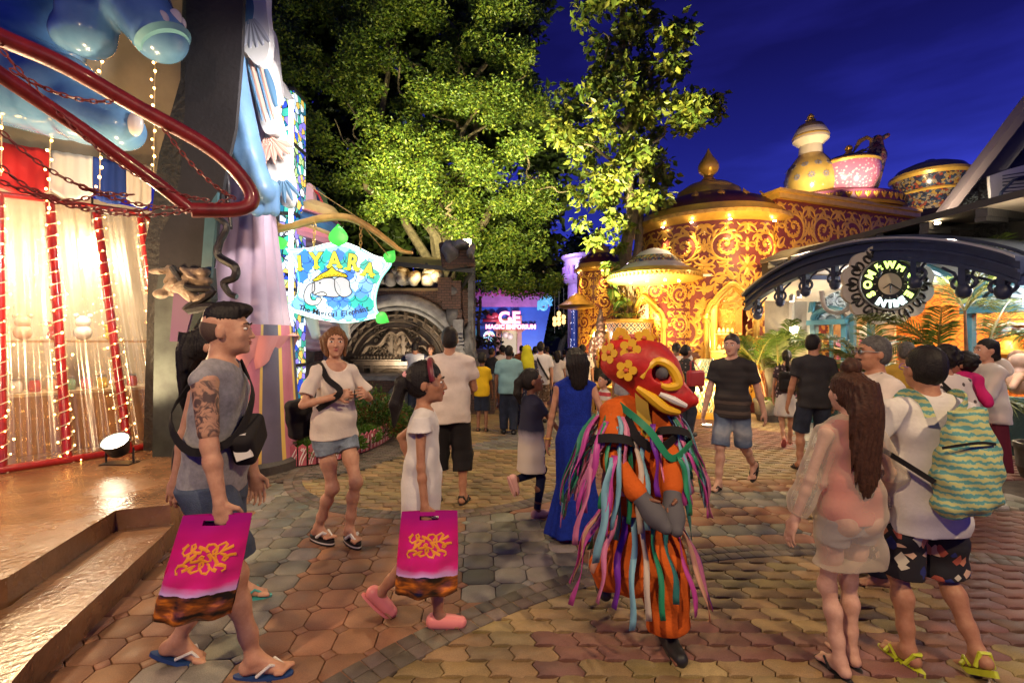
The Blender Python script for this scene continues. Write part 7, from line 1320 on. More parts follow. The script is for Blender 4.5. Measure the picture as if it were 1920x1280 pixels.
m = MB(); q0, q1, q2 = P(1775, 410, 7.3), P(1990, 130, 6.6), P(1990, 400, 6.6); m.add([q0 + V((0, .1, 0)), q2 + V((0, .1, 0)), q1 + V((0, .1, 0))], [(0, 1, 2)]); m.build('gable_wall', DRKP, gb); m = MB()
gfr = lambda u, v, z: P(1845 + u * 100, 350 - v * 100, 6.85 - z)
for u, v, s_ in ((0, 0, .42), (.3, .38, .36), (.55, .8, .36), (-.25, -.22, .26)): kanok(m, gfr, u, v, s_, 1, .03)
m.build('carved_infill', mat('grey_green_carving', (.16, .18, .16), .5), gb); m = MB(); pxprism(m, [(1855, 330), (1890, 318), (1990, 290), (1990, 385), (1860, 392)], 6.7, .04); m.build('pale_panel', mat('pale_panel', (.55, .5, .42), .6), gb); m = MB()
for i in range(8): m.tube([P(1880, 372 - i * 6, 6.62), P(1990, 368 - i * 8, 6.62)], .008, 5)
m.tube([P(1872, 382, 6.6), P(1878, 360, 6.6), P(1900, 338, 6.6), P(1990, 315, 6.6)], .02, 8); m.build('louvre', mat('louvre_navy', (.03, .035, .05), .4), gb)
lamp('POINT', P(1765, 370, 6.6), 45, WHITE, .05)  # added light without a fixture, brightens the gable
# ================================================================ trees, palms, shrubs
def leafm(name, c, tr=.35, var=.5, rough=.4):
 def f(t, b):
  a = nn_(t, 'ShaderNodeAttribute'); a.attribute_name = 'tint'; o = t.nodes['Material Output']; tl = nn_(t, 'ShaderNodeBsdfTranslucent'); ms = nn_(t, 'ShaderNodeMixShader'); sv_(ms, 0, tr)
  lk_(t, a.outputs['Color'], b.inputs['Base Color']); lk_(t, a.outputs['Color'], tl.inputs[0]); lk_(t, b.outputs[0], ms.inputs[1]); lk_(t, tl.outputs[0], ms.inputs[2]); lk_(t, ms.outputs[0], o.inputs['Surface'])
 return mat(name, c, rough, fn=f, spec=.35)
def leaves(name, pts, L, W, cols, m, parent, seed=0, droop=.3, nrm=None):
 """one small folded leaf per point"""
 r = np.random.default_rng(seed); pts = np.asarray(pts, np.float32); n = len(pts); d = r.normal(0, 1, (n, 3)); d[:, 2] = d[:, 2] * .6 - droop; d /= np.linalg.norm(d, axis=1, keepdims=True)
 u = r.normal(0, 1, (n, 3)); u[:, 2] *= .5; sd = np.cross(d, u); sd /= np.linalg.norm(sd, axis=1, keepdims=True); nn = np.cross(sd, d); s = r.uniform(.65, 1.3, (n, 1)); L_, W_ = L * s, W * s
 tip = pts + d * L_; ml = pts + d * L_ * .45 + sd * W_ + nn * W_ * .35; mr = pts + d * L_ * .45 - sd * W_ + nn * W_ * .35
 v = np.stack([pts, ml, tip, mr], 1).reshape(-1, 3); b = np.arange(n)[:, None] * 4; q = np.concatenate([b + np.array([0, 1, 2, 3])], 1); o = np_mesh(name, v, q, m, parent, False, False)
 c = np.array(cols)[r.integers(0, len(cols), n)] * r.uniform(.7, 1.3, (n, 1)); face_colors(o, c); return o
def cluster_pts(cs, per, seed, flat=.75, shell=.5):
 r = np.random.default_rng(seed); out_ = []
 for (x, y, z, rad) in cs:
  n = int(per * rad * rad); d = r.normal(0, 1, (n, 3)); d /= np.linalg.norm(d, axis=1, keepdims=True); rr = rad * (shell + (1 - shell) * r.random((n, 1)) ** .6) * r.uniform(.75, 1.15, (n, 1)); p = d * rr; p[:, 2] *= flat; out_.append(p + np.array([x, y, z]))
 return np.concatenate(out_)
BARK = mat('tree_bark', (.14, .10, .06), .85, var=.5, vs=9, bump=1, bs=25)
def limb(m, a, b, r0, r1, seed, n=6, wob=.12):
 r = random.Random(seed); a = V(a); b = V(b); L = (b - a).length; pts = [a.lerp(b, i / n) + V((r.uniform(-1, 1), r.uniform(-1, 1), r.uniform(-.5, .5))) * L * wob * math.sin(PI * i / n) * .5 for i in range(n + 1)]; q = smooth(pts, 3); m.tube(q, [r0 + (r1 - r0) * i / (len(q) - 1) for i in range(len(q))], 8); return q
rt_ = random.Random(21)
# -- broad fig tree
fig_t = empty('broad_tree', (-1.9, 14.5, 0), 'broad bushy tree lit yellow green behind the glowing sign', 'tree'); FOL = leafm('fig_leaf', (.08, .1, .02), .3)
poly = [(490, -140), (1000, -140), (1015, 20), (1030, 75), (975, 130), (1015, 200), (1005, 260), (1040, 330), (1050, 400), (1020, 440), (1010, 500), (950, 515), (900, 495), (850, 505), (820, 440), (760, 445), (715, 470), (640, 425), (590, 330), (560, 330), (575, 220), (520, 160)]
cs = []; back = []
while len(cs) < 240:
 x, y = rt_.uniform(480, 1100), rt_.uniform(-140, 545)
 if in_poly(x, y, poly): Y = rt_.uniform(11.8, 13.8) + abs(y - 230) / 300; p = P(x, y, Y); cs.append((p.x, p.y, p.z, rt_.uniform(.32, .62)))
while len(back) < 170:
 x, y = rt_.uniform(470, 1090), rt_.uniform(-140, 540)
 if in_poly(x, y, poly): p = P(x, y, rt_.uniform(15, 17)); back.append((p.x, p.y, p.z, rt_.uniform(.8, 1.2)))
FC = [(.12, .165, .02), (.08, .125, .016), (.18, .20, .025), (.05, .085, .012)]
pts = cluster_pts(cs, 1650, 1, .7, .35); pts2 = cluster_pts(back, 330, 2, .8, .2); sp__ = [P(rt_.uniform(860, 1050), rt_.uniform(515, 552), rt_.uniform(12.5, 14)) for _ in range(26)]
pts3 = cluster_pts([(p.x, p.y, p.z, rt_.uniform(.18, .34)) for p in sp__], 1500, 5, 1.0, .2)
leaves('crown', np.concatenate([pts, pts3]), .10, .025, FC, FOL, fig_t, 3, .25); leaves('inner_crown', pts2, .32, .09, [(.05, .07, .014), (.035, .055, .011)], FOL, fig_t, 4)  # inner leaves coloured darker: the crown's inner shade is put into their colour
m = MB(); tq = limb(m, (-1.9, 14.5, 0), (-2.2, 14.3, 5.0), .42, .3, 1)
for i, (x, y, Y) in enumerate(((650, 260, 13.2), (760, 100, 13.5), (900, 200, 13.2), (1000, 330, 13.6), (700, 20, 14), (870, 60, 14), (580, 120, 14), (960, 20, 14.5), (840, 400, 13))):
 q = limb(m, (-2.2 + i * .03, 14.3, 3.5 + i * .2), P(x, y, Y), .16, .035, 30 + i, wob=.25)
 for j in range(3): limb(m, q[-6 + j * 2], P(x + rt_.uniform(-90, 90), y + rt_.uniform(-110, 60), Y - .3), .04, .012, i * 7 + j, wob=.3)
m.build('trunk', BARK, fig_t, True)
# -- slim large-leaved tree
sl = empty('slim_tree', (2.78, 11.4, 2.0), 'slim tree with large yellow green leaves growing from the lattice pot', 'tree'); FOL2 = leafm('large_leaf', (.1, .12, .02), .35)
poly2 = [(1085, 20), (1110, -120), (1285, -120), (1292, 60), (1268, 110), (1300, 160), (1338, 185), (1335, 215), (1250, 240), (1260, 300), (1278, 335), (1240, 390), (1205, 420), (1140, 405), (1090, 395), (1055, 360), (1080, 300), (1030, 250), (1015, 200), (1035, 150), (1080, 170), (1120, 130)]
cs2 = []
while len(cs2) < 128:
 x, y = rt_.uniform(1010, 1345), rt_.uniform(-120, 425)
 if in_poly(x, y, poly2): p = P(x, y, rt_.uniform(10.6, 12.4)); cs2.append((p.x, p.y, p.z, rt_.uniform(.24, .44)))
low = [P(x, y, 11.2) for x, y in ((1150, 410), (1130, 440), (1160, 460), (1145, 500), (1155, 520), (1110, 450), (1175, 420), (1090, 420), (1165, 560))]
pts = cluster_pts(cs2 + [(p.x, p.y, p.z, .25) for p in low], 640, 8, .75, .3); leaves('crown', pts, .20, .055, [(.17, .19, .03), (.12, .16, .022), (.22, .21, .035), (.08, .12, .02)], FOL2, sl, 9, .45)
m = MB(); limb(m, (2.78, 11.4, 1.9), P(1182, 300, 11.5), .17, .12, 3, wob=.05); limb(m, P(1182, 300, 11.5), P(1168, -110, 11.5), .12, .05, 4, wob=.06); limb(m, (2.9, 11.5, 1.9), P(1205, 310, 11.7), .12, .08, 5, wob=.05)
for i, (x0, y0, x1, y1) in enumerate(((1178, 250, 1090, 190), (1180, 320, 1060, 250), (1180, 200, 1250, 90), (1200, 300, 1290, 200), (1178, 180, 1130, 60), (1190, 380, 1100, 350), (1200, 330, 1250, 300), (1170, 120, 1210, 10))): limb(m, P(x0, y0, 11.5), P(x1, y1, 11.2), .05, .015, 60 + i, wob=.25)
m.build('trunk', BARK, sl, True)
m = MB(); rr = random.Random(8)
for i in range(90):
 a, z = rr.uniform(PI, 2 * PI), rr.uniform(2.05, 3.1); c = V((2.85 + .2 * math.cos(a), 11.45 + .2 * math.sin(a), z)); d = V((math.cos(a), math.sin(a), rr.uniform(.4, 1.4))).normalized(); m.tube([c, c + d * .12, c + d * .2 + V((0, 0, .06))], [.05, .04, .008], 5)
m.build('rough_bark_stubs', mat('fibrous_bark', (.18, .12, .07), .9, var=.6, vs=12), sl, True)
# -- palms and ferns
PALM = leafm('palm_leaflet', (.06, .1, .02), .35)
def frond(parent, base, azim, L, rise, droop, lw=.018, ll=.30, n=26, name='frond', cols=((.05, .10, .015), (.08, .12, .02), (.11, .13, .025))):
 a = V((math.cos(azim), math.sin(azim), 0)); sd = V((-a.y, a.x, 0)); pts = []; vs = []; qs = []; rr = random.Random(int(azim * 1000) + n)
 for i in range(n + 1): t = i / n; pts.append(V(base) + a * L * (t * .95 - .12 * t * t) * math.cos(rise) + V((0, 0, L * (t * math.sin(rise) - droop * t * t))))
 for i in range(3, n + 1):
  t = i / n; p = pts[i]; tg = (pts[i] - pts[i - 1]).normalized(); l = ll * L * (math.sin(PI * min(1, t * .86 + .1)) ** .6)
  for sg in (-1, 1):
   d = (sd * sg * .8 + tg * .75 + V((0, 0, rr.uniform(-.1, .25)))).normalized(); e = p + d * l + V((0, 0, -l * .28)); md = p + d * l * .5 + V((0, 0, -l * .03)); w_ = tg * lw * (1 - .3 * t); o = len(vs); vs += [p - w_ * .5, p + w_ * .5, md + w_ * .8, md - w_ * .8, e]; qs += [(o, o + 1, o + 2, o + 3), (o + 3, o + 2, o + 4, o + 4)]
 o = np_mesh(name, vs, [q if q[2] != q[3] else (q[0], q[1], q[2], q[2]) for q in qs], PALM, parent, False, False) if False else None
 m = MB(); m.v = [tuple(x) for x in vs]; m.f = [q if len(set(q)) == 4 else q[:3] for q in qs]; m.m = [0] * len(qs); o = m.build(name, PALM, parent); c = random.choice(cols); face_colors(o, np.array([c] * len(qs)) * rng.uniform(.75, 1.25, (len(qs), 1)))
 st = MB(); st.tube(pts, [.012 * (1 - .8 * i / n) + .002 for i in range(n + 1)], 5); st.build('rachis', mat('palm_rachis', (.16, .15, .04), .5), o, True); return o
def palm(label, base, stems, fr, seed, pot=None):
 r = random.Random(seed); base = V(base); root = empty('potted_palm' if pot else 'palm', base, label, 'palm'); z0 = base.z
 if pot:
  m = MB(); rp, hp_ = pot; m.lathe([(rp * .78, 0), (rp * .92, hp_ * .3), (rp * .95, hp_ * .32), (rp * .94, hp_ * .4), (rp, hp_ * .85), (rp * 1.06, hp_ * .86), (rp * 1.06, hp_), (rp * .92, hp_), (rp * .9, hp_ * .9)], 32, base); m.build('pot', mat('grey_barrel_pot', (.11, .10, .095), .7, var=.4, vs=10), root, True); z0 += hp_ * .9
 m = MB(); tops = []
 for k in range(stems): a = r.uniform(0, 6.28); b0 = V((base.x + .06 * math.cos(a), base.y + .06 * math.sin(a), z0)); t_ = b0 + V((.22 * math.cos(a), .22 * math.sin(a), r.uniform(.35, .85) * fr[1])); m.tube([b0, b0.lerp(t_, .5) + V((.02, 0, 0)), t_], [.026, .022, .015], 7); tops.append((t_, a))
 m.build('stem', mat('cane_stem', (.20, .07, .025), .5, var=.4, vs=14), root, True)
 for i in range(fr[0]): t_, a = tops[i % stems]; frond(root, t_, a + r.uniform(-1.4, 1.4), fr[2] * r.uniform(.75, 1.15), r.uniform(.35, 1.3), r.uniform(.25, .6))
 return root
palm('potted palm in a grey barrel pot by the pavilion arch', G(1442, 788).xy.to_3d(), 6, (34, 1.45, 1.15), 4, (.27, .42))
fe_ = empty('fern', G(1442, 788) + V((0, -.1, .40)), 'bright small fern growing in the grey barrel pot', 'fern')
for i in range(11): frond(fe_, G(1442, 788) + V((.05, -.12, .40)), i * .57 + 3, .42, .7, .75, .012, .22, 16, cols=((.10, .19, .02),))
palm('tall palm rising in front of the shop beside the round clock sign', (5.35, 5.65, 0), 3, (16, 2.0, 1.25), 9, (.25, .4)); palm('low palm with wide fronds below the tall one, left of the shop window', (4.75, 5.85, 0), 4, (20, 1.0, 1.2), 12, (.25, .4)); palm('palm at the right edge in front of the display dolls', (6.0, 5.4, 0), 4, (18, .9, 1.1), 15, (.25, .4)); palm('small palm behind the red mask at the foot of the lattice pot', (2.1, 11.3, 2.0), 2, (7, .5, .7), 22)
fe_ = empty('fern', (2.75, 11.2, 2.05), 'feathery fern at the rim of the lattice pot', 'fern')
for i in range(9): frond(fe_, (2.65, 11.15, 2.02), i * .7 + 2.5, .75, .8, .6, .012, .2, 18, cols=((.07, .14, .02),))
# -- shrubs in the planter
SHR = leafm('shrub_leaf', (.06, .12, .02), .25)
def shrub(label, c, rx, rz, n, seed, cols, group=None):
 root = empty('shrub', (c[0], c[1], .1), label, 'shrub', group); r = np.random.default_rng(seed); d = r.normal(0, 1, (n, 3)); d /= np.linalg.norm(d, axis=1, keepdims=True); d[:, 2] = np.abs(d[:, 2]); lump = 1 + .22 * np.sin(d[:, 0] * 5 + seed) * np.sin(d[:, 1] * 6 + 1) ; p = d * (r.random((n, 1)) ** .35) * lump[:, None] * np.array([rx, rx, rz]) + np.array([c[0], c[1], .1])
 leaves('foliage', p, .052, .016, cols, SHR, root, seed, -.2); m = MB()
 for k in range(5): a = k * 1.26; m.tube([(c[0], c[1], .1), (c[0] + math.cos(a) * rx * .5, c[1] + math.sin(a) * rx * .5, .1 + rz * .6)], [.02, .008], 6)
 m.build('stem', BARK, root)
GR = [(.06, .12, .02), (.09, .15, .025), (.04, .09, .015)]
shrub('dense green shrub at the left of the picket bed', (-2.70, 6.55), .50, .62, 5200, 1, GR); shrub('round shrub with reddish tips in the middle of the picket bed', (-2.15, 7.55), .50, .66, 5200, 2, GR + [(.2, .09, .03)]); shrub('lower shrub at the far end of the picket bed', (-2.15, 8.5), .42, .40, 3200, 3, GR)
for k, (x, y) in enumerate(((-2.85, 6.15), (-2.5, 6.2), (-2.25, 6.55), (-2.15, 7.0))): shrub('low bright ground shrub along the picket fence', (x, y), .22, .22, 1300, 20 + k, [(.08, .16, .02), (.10, .18, .025)], 'low shrubs along the picket fence')
lamp('SPOT', (-2.55, 5.6, 2.4), 40, (1, .9, .6), .1, (-2.3, 7.2, .3), 80)
# -- dark trees far behind
def far_tree(label, x, Y, w_, h_, seed, y0=0, cols=((.012, .02, .008), (.02, .028, .01))):
 root = empty('background_tree', ((x - 960) / F * Y, Y, 0), label, 'tree', 'dark trees behind the street'); r = random.Random(seed); cs_ = []
 X = (x - 960) / F * Y
 for _ in range(46): a, q = r.uniform(0, 6.28), r.random() ** .5; cs_.append((X + math.cos(a) * q * w_, Y + math.sin(a) * q * w_ * .5, y0 + h_ * (.25 + .75 * r.random()), r.uniform(.7, 1.3)))
 leaves('crown', cluster_pts(cs_, 62, seed, .8, .2), .5, .16, cols, FOL, root, seed); m = MB(); limb(m, (X, Y, 0), (X, Y, h_ * .8), .3, .1, seed); m.build('trunk', BARK, root, True)
far_tree('dark tree in the gap between the lit crowns', 1118, 34, 1.8, 8.5, 51); far_tree('dark low tree right of the blue shop under the lantern strings', 1052, 38, 3.2, 7.5, 52); far_tree('dark tree behind the left end of the blue shop', 890, 40, 6, 10, 53); far_tree('dark tree behind the stone grotto', 700, 22, 5, 9, 54); far_tree('dark tree directly behind the blue shop roof', 985, 42, 6, 12, 55); far_tree('dark tree behind the stained glass pillar', 600, 17, 2.6, 8, 56)
m = MB(); m.box((0, 58, 1.8), (60, .3, 3.6)); o = m.build('boundary_wall', mat('dark_far_wall', (.02, .02, .022), .8, var=.4)); tag(o, 'dark low boundary wall at the far end of the street', 'wall')
tr_ = empty('street_tree', P(895, 640, 24).xy.to_3d(), 'small thin tree with red tinged leaves in front of the blue shop', 'tree'); m = MB(); limb(m, P(893, 640, 24).xy.to_3d(), P(900, 555, 24), .12, .07, 2, wob=.05); m.build('trunk', BARK, tr_, True); cs_ = [(*P(rt_.uniform(872, 918), rt_.uniform(548, 610), 24 + rt_.uniform(-.5, .5)), rt_.uniform(.2, .36)) for _ in range(9)]; leaves('crown', cluster_pts(cs_, 220, 4, .8, .2), .22, .07, [(.10, .08, .02), (.12, .05, .02)], FOL, tr_, 5)
hd_ = P(893, 632, 22); shrub_pts = cluster_pts([(hd_.x + i * .3, 22, 1.55, .4) for i in range(-2, 4)], 600, 7); r_ = empty('hedge', (hd_.x, 22, 0), 'round clipped hedge in front of the blue shop', 'hedge'); leaves('foliage', shrub_pts, .16, .05, [(.10, .09, .025)], SHR, r_, 7); m = MB(); m.lathe([(.6, 0), (.6, .9), (.7, 1.2)], 16, (hd_.x + .1, 22, 0)); m.build('planter_drum', GRYW, r_, True)
# ================================================================ THE PEOPLE
def zgrad(stops, noise=0, axis=2, interp='LINEAR'):
 """base colour by height on the garment"""
 def f(t, b):
  tc_ = nn_(t, 'ShaderNodeTexCoord'); se = nn_(t, 'ShaderNodeSeparateXYZ'); lk_(t, tc_.outputs['Object'], se.inputs[0]); lo, hi = stops[0][0], stops[-1][0]; mr = nn_(t, 'ShaderNodeMapRange'); sv_(mr, 1, lo); sv_(mr, 2, hi); lk_(t, se.outputs[axis], mr.inputs[0])
  src = mr.outputs[0]
  if noise:
   n = nn_(t, 'ShaderNodeTexNoise'); sv_(n, 'Scale', 14); lk_(t, tc_.outputs['Object'], n.inputs[0]); a = nn_(t, 'ShaderNodeMath'); a.operation = 'MULTIPLY_ADD'; sv_(a, 1, noise); lk_(t, n.outputs[0], a.inputs[0]); lk_(t, src, a.inputs[2]); src = a.outputs[0]
  r = nn_(t, 'ShaderNodeValToRGB'); r.color_ramp.interpolation = interp; e = r.color_ramp.elements
  for i, (z, c) in enumerate(stops):
   q = e[i] if i < 2 else e.new(1); q.position = (z - lo) / (hi - lo); q.color = (*c, 1)
  lk_(t, src, r.inputs[0]); lk_(t, r.outputs[0], b.inputs['Base Color'])
 return f
def spots(scale, base, cols, size=.28, metric='EUCLIDEAN'):
 def f(t, b):
  tc_ = nn_(t, 'ShaderNodeTexCoord'); v_ = nn_(t, 'ShaderNodeTexVoronoi'); v_.distance = metric; sv_(v_, 'Scale', scale); lk_(t, tc_.outputs['Object'], v_.inputs[0]); l = nn_(t, 'ShaderNodeMath'); l.operation = 'LESS_THAN'; sv_(l, 1, size); lk_(t, v_.outputs[0], l.inputs[0])
  se = nn_(t, 'ShaderNodeSeparateColor'); lk_(t, v_.outputs[1], se.inputs[0]); r = nn_(t, 'ShaderNodeValToRGB'); r.color_ramp.interpolation = 'CONSTANT'; e = r.color_ramp.elements
  for i, c in enumerate(cols): q = e[i] if i < 2 else e.new(1); q.position = i / len(cols); q.color = (*c, 1)
  lk_(t, se.outputs[0], r.inputs[0]); x = nn_(t, 'ShaderNodeMix'); x.data_type = 'RGBA'; sv_(x, 6, (*base, 1)); lk_(t, r.outputs[0], x.inputs[7]); lk_(t, l.outputs[0], x.inputs[0]); lk_(t, x.outputs[2], b.inputs['Base Color'])
 return f
def sheer(name, c, op):
 def f(t, b):
  o = t.nodes['Material Output']; tr = nn_(t, 'ShaderNodeBsdfTransparent'); lw = nn_(t, 'ShaderNodeLayerWeight'); sv_(lw, 0, .35); mr = nn_(t, 'ShaderNodeMapRange'); sv_(mr, 3, op); mr.inputs[4].default_value = min(1, op + .55); lk_(t, lw.outputs[1], mr.inputs[0]); ms = nn_(t, 'ShaderNodeMixShader'); lk_(t, mr.outputs[0], ms.inputs[0]); lk_(t, tr.outputs[0], ms.inputs[1]); lk_(t, b.outputs[0], ms.inputs[2]); lk_(t, ms.outputs[0], o.inputs['Surface'])
 return mat(name, c, .6, fn=f)
WHT = clothm('white_cotton', (.70, .66, .62)); WHT2 = clothm('warm_white_cotton', (.72, .63, .55)); GREYT = clothm('grey_melange', (.30, .29, .31), var=.25, vs=40); BLKT = clothm('black_cotton', (.016, .014, .015)); CHART = clothm('charcoal_cotton', (.03, .029, .032))
DENIM = clothm('mid_denim', (.075, .10, .16), var=.4, vs=9, bump=.3, bs=160); DKDEN = clothm('dark_denim', (.025, .032, .055), var=.4, vs=8, bump=.25, bs=160); LTDEN = clothm('bleached_denim', (.24, .30, .38), var=.55, vs=9, bump=.3, bs=160)
FADED = mat('faded_denim', (.1, .14, .22), .85, fn=zgrad([(.40, (.05, .08, .15)), (.55, (.10, .14, .22)), (.66, (.38, .42, .46)), (.78, (.14, .19, .28)), (.95, (.06, .09, .15))], .25), spec=.2)
RUB = mat('black_rubber', (.015, .015, .016), .5); WSTR = mat('white_strap', (.7, .68, .64), .45); PKR = mat('pink_foam_rubber', (.80, .25, .24), .45); HOTP = mat('hot_pink_rubber', (.80, .03, .20), .4); LIME = mat('lime_rubber', (.55, .62, .03), .45); TEALR = mat('teal_rubber', (.05, .35, .32), .5)
def hairtie(p, m_): b = MB(); q = p.h(0, -.118, .038); b.ell(q, (.034 * p.hs,) * 3, 10, 8); b.build('hair_tie', m_, p.root, 'all', True)
def worn(name, label, cat, p): return empty(name, p.root.location, label, cat, None, p.rz)
def strapm(p, root, pts, r, m_, flat=.35):
 """flat band along points in the wearer's own space"""
 q = smooth(pts, 5); b = MB(); n = len(q); L_s = []
 for i in range(n):
  t = (q[min(i + 1, n - 1)] - q[max(i - 1, 0)]).normalized(); o = V((q[i].x, q[i].y, 0)) - V((p.P.x, p.P.y, 0)); o = o.normalized() if o.length > .02 else V((0, 1, 0)); sd = t.cross(o).normalized(); L_s += [q[i] + sd * r + o * r * flat * .5, q[i] - sd * r + o * r * flat * .5, q[i] - sd * r - o * r * flat * .5, q[i] + sd * r - o * r * flat * .5]
 fs = [(i * 4 + k, i * 4 + (k + 1) % 4, i * 4 + 4 + (k + 1) % 4, i * 4 + 4 + k) for i in range(n - 1) for k in range(4)]; b.add(L_s, fs); return b.build('strap', m_, root, True, True)
# ---- shopping bags
def bagm(t, b):
 tc_ = nn_(t, 'ShaderNodeTexCoord'); se = nn_(t, 'ShaderNodeSeparateXYZ'); lk_(t, tc_.outputs['Object'], se.inputs[0]); n = nn_(t, 'ShaderNodeTexNoise'); mp_ = nn_(t, 'ShaderNodeMapping'); sv_(mp_, 'Scale', (9, 9, 30)); lk_(t, tc_.outputs['Object'], mp_.inputs[0]); lk_(t, mp_.outputs[0], n.inputs[0]); sv_(n, 'Scale', 1); sv_(n, 'Detail', 4)
 r = nn_(t, 'ShaderNodeValToRGB'); e = r.color_ramp.elements; e[0].position = .35; e[0].color = (.012, .008, .006, 1); e[1].position = .62; e[1].color = (.75, .22, .02, 1); q = e.new(.5); q.color = (.25, .07, .015, 1); lk_(t, n.outputs[0], r.inputs[0])
 mr = nn_(t, 'ShaderNodeMapRange'); sv_(mr, 1, -.46); sv_(mr, 2, 0); a = nn_(t, 'ShaderNodeMath'); a.operation = 'MULTIPLY_ADD'; sv_(a, 1, .05); lk_(t, n.outputs[0], a.inputs[0]); lk_(t, se.outputs[2], a.inputs[2]); lk_(t, a.outputs[0], mr.inputs[0]); r2 = nn_(t, 'ShaderNodeValToRGB'); e = r2.color_ramp.elements; e[0].position = .36; e[0].color = (.62, .40, .75, 1); e[1].position = 1; e[1].color = (.42, .01, .22, 1)
 for p_, c_ in ((.44, (.70, .02, .22)), (.8, (.66, .012, .20))): q = e.new(p_); q.color = (*c_, 1)
 lk_(t, mr.outputs[0], r2.inputs[0]); g = nn_(t, 'ShaderNodeMath'); g.operation = 'GREATER_THAN'; sv_(g, 1, .345); lk_(t, mr.outputs[0], g.inputs[0]); x = nn_(t, 'ShaderNodeMix'); x.data_type = 'RGBA'; lk_(t, g.outputs[0], x.inputs[0]); lk_(t, r.outputs[0], x.inputs[6]); lk_(t, r2.outputs[0], x.inputs[7]); lk_(t, x.outputs[2], b.inputs['Base Color'])
BAGM = mat('printed_carrier_plastic', (.7, .02, .25), .32, fn=bagm, coat=.2); BAGO = mat('bag_orange_print', (.85, .33, .03), .35)
def bag(label, top, w_, h_, ax, tilt, seed):
 r_ = empty('carrier_bag', top, label, 'bag'); r = random.Random(seed); ax = V(ax).normalized(); nn = ax.cross(V((0, 0, 1))).normalized(); dn = (V((0, 0, -1)) + ax * tilt).normalized(); vs = []; nu_, nv2 = 18, 20
 bulf = lambda u, v: (.012 + .055 * v ** .6 * math.sin(PI * min(1, v * .55 + .02))) * math.sin(PI * u) ** .6 + (.010 * math.sin(u * 13 + v * 9) + .010 * math.sin(u * 7 - v * 19 + seed) * math.sin(v * 13 + u * 11)) * v
 hole = lambda u, v: abs(u - .5) < .14 and .05 < v < .115
 for sg in (1, -1):
  for j in range(nv2 + 1):
   for i in range(nu_ + 1):
    u, v = i / nu_, j / nv2; bul = bulf(u, v); vs.append(ax * ((u - .5) * w_ * (1 - .10 * (1 - v) ** 2)) + dn * h_ * v + nn * sg * bul)
 q = []; N1 = (nu_ + 1) * (nv2 + 1)
 for s_ in (0, 1):
  for j in range(nv2):
   for i in range(nu_):
    if not hole((i + .5) / nu_, (j + .5) / nv2): q.append(tuple(s_ * N1 + k for k in (j * (nu_ + 1) + i, j * (nu_ + 1) + i + 1, (j + 1) * (nu_ + 1) + i + 1, (j + 1) * (nu_ + 1) + i)))
 for i in range(nu_): a = nv2 * (nu_ + 1) + i; q.append((a, a + 1, N1 + a + 1, N1 + a))
 np_mesh('bag_body', vs, q, BAGM, r_, True, True)
 for sg in (1, -1):
  m = MB()
  for k in range(3):
   n_l = 34; x0 = -.10 + .02 * (k % 2); m.strip([(x0 + .19 * i / n_l + .016 * math.sin(i * 1.15 + k), -h_ * (.31 + .085 * k) + .017 * math.sin(i * .95 + k * 2) * (1 + .4 * math.sin(i * .31 + k))) for i in range(n_l + 1)], [.004 + .003 * math.sin(i * .7 + k) ** 2 for i in range(n_l + 1)], lambda u, v, z, sg=sg: ax * (u - tilt * v) + V((0, 0, v)) + nn * sg * (bulf(u / w_ + .5, -v / h_) + .0015 + z), .0015)
  m.build('orange_lettering', BAGO, r_, False, True)
 return r_
# 1 tattooed man
p = Person('man in grey sleeveless shirt with tattooed arm carrying a pink carrier bag', (-1.41, 2.28), 1.70, -80, 'm', FAIR, lean=(0, .06), lf=(-.08, -.20, .03, 5, 22), rf=(.09, .20, 0, -5, 0), rh=(.25, .13, .77), rel=(.5, -.8, 0), lh=(-.24, .10, .80), lel=(-.3, -1, -.2), curl=(.5, 1.3), head=(R(4), R(2)), face=True, heavy=.93)
p.shirt(GREYT, 0, .855, neck=(.07, .065, .06), amp=.006); p.pants(DENIM, .86, .03, 1.0, .03, 'shorts', amp=.006); p.hair(BLACKH, 'top'); p.shoes(WSTR, 'flipflop', mat('blue_sole', (.02, .06, .2), .5))
s = SDF(); e = lambda c, r, k, op=1: s.ell(p.h(*c), [q * p.hs for q in r], p.HR, k * p.hs, op); e((0, -.022, .01), (.0765, .0965, .085), .01); e((0, .098, -.03), (.07, .085, .1), .02, -1); s.plane(p.h(0, 0, -.06), p.HR @ V((0, .3, -1))); s.plane(p.h(0, 0, .06), p.HR @ V((0, 0, 1))); p.add('shaved_hair', s, mat('shaved_stubble', (.09, .055, .04), .8, var=.3, vs=200))
def inkf(t, b):
 n = nn_(t, 'ShaderNodeTexNoise'); sv_(n, 'Scale', 16); sv_(n, 'Detail', 3); sv_(n, 'Distortion', 2.5); tc_ = nn_(t, 'ShaderNodeTexCoord'); lk_(t, tc_.outputs['Object'], n.inputs[0]); r = nn_(t, 'ShaderNodeValToRGB'); e = r.color_ramp.elements; e[0].position = .42; e[0].color = (.10, .06, .05, 1); e[1].position = .56; e[1].color = (.50, .27, .17, 1); lk_(t, n.outputs[0], r.inputs[0]); lk_(t, r.outputs[0], b.inputs['Base Color'])
s = SDF(); a = p.sh[1].lerp(p.el[1], .05); b_ = p.sh[1].lerp(p.el[1], .80); s.cone(a, b_, .0535 * p.S, .0425 * p.S); p.add('tattoo', s, mat('tattooed_skin', (.3, .15, .1), .5, fn=inkf))
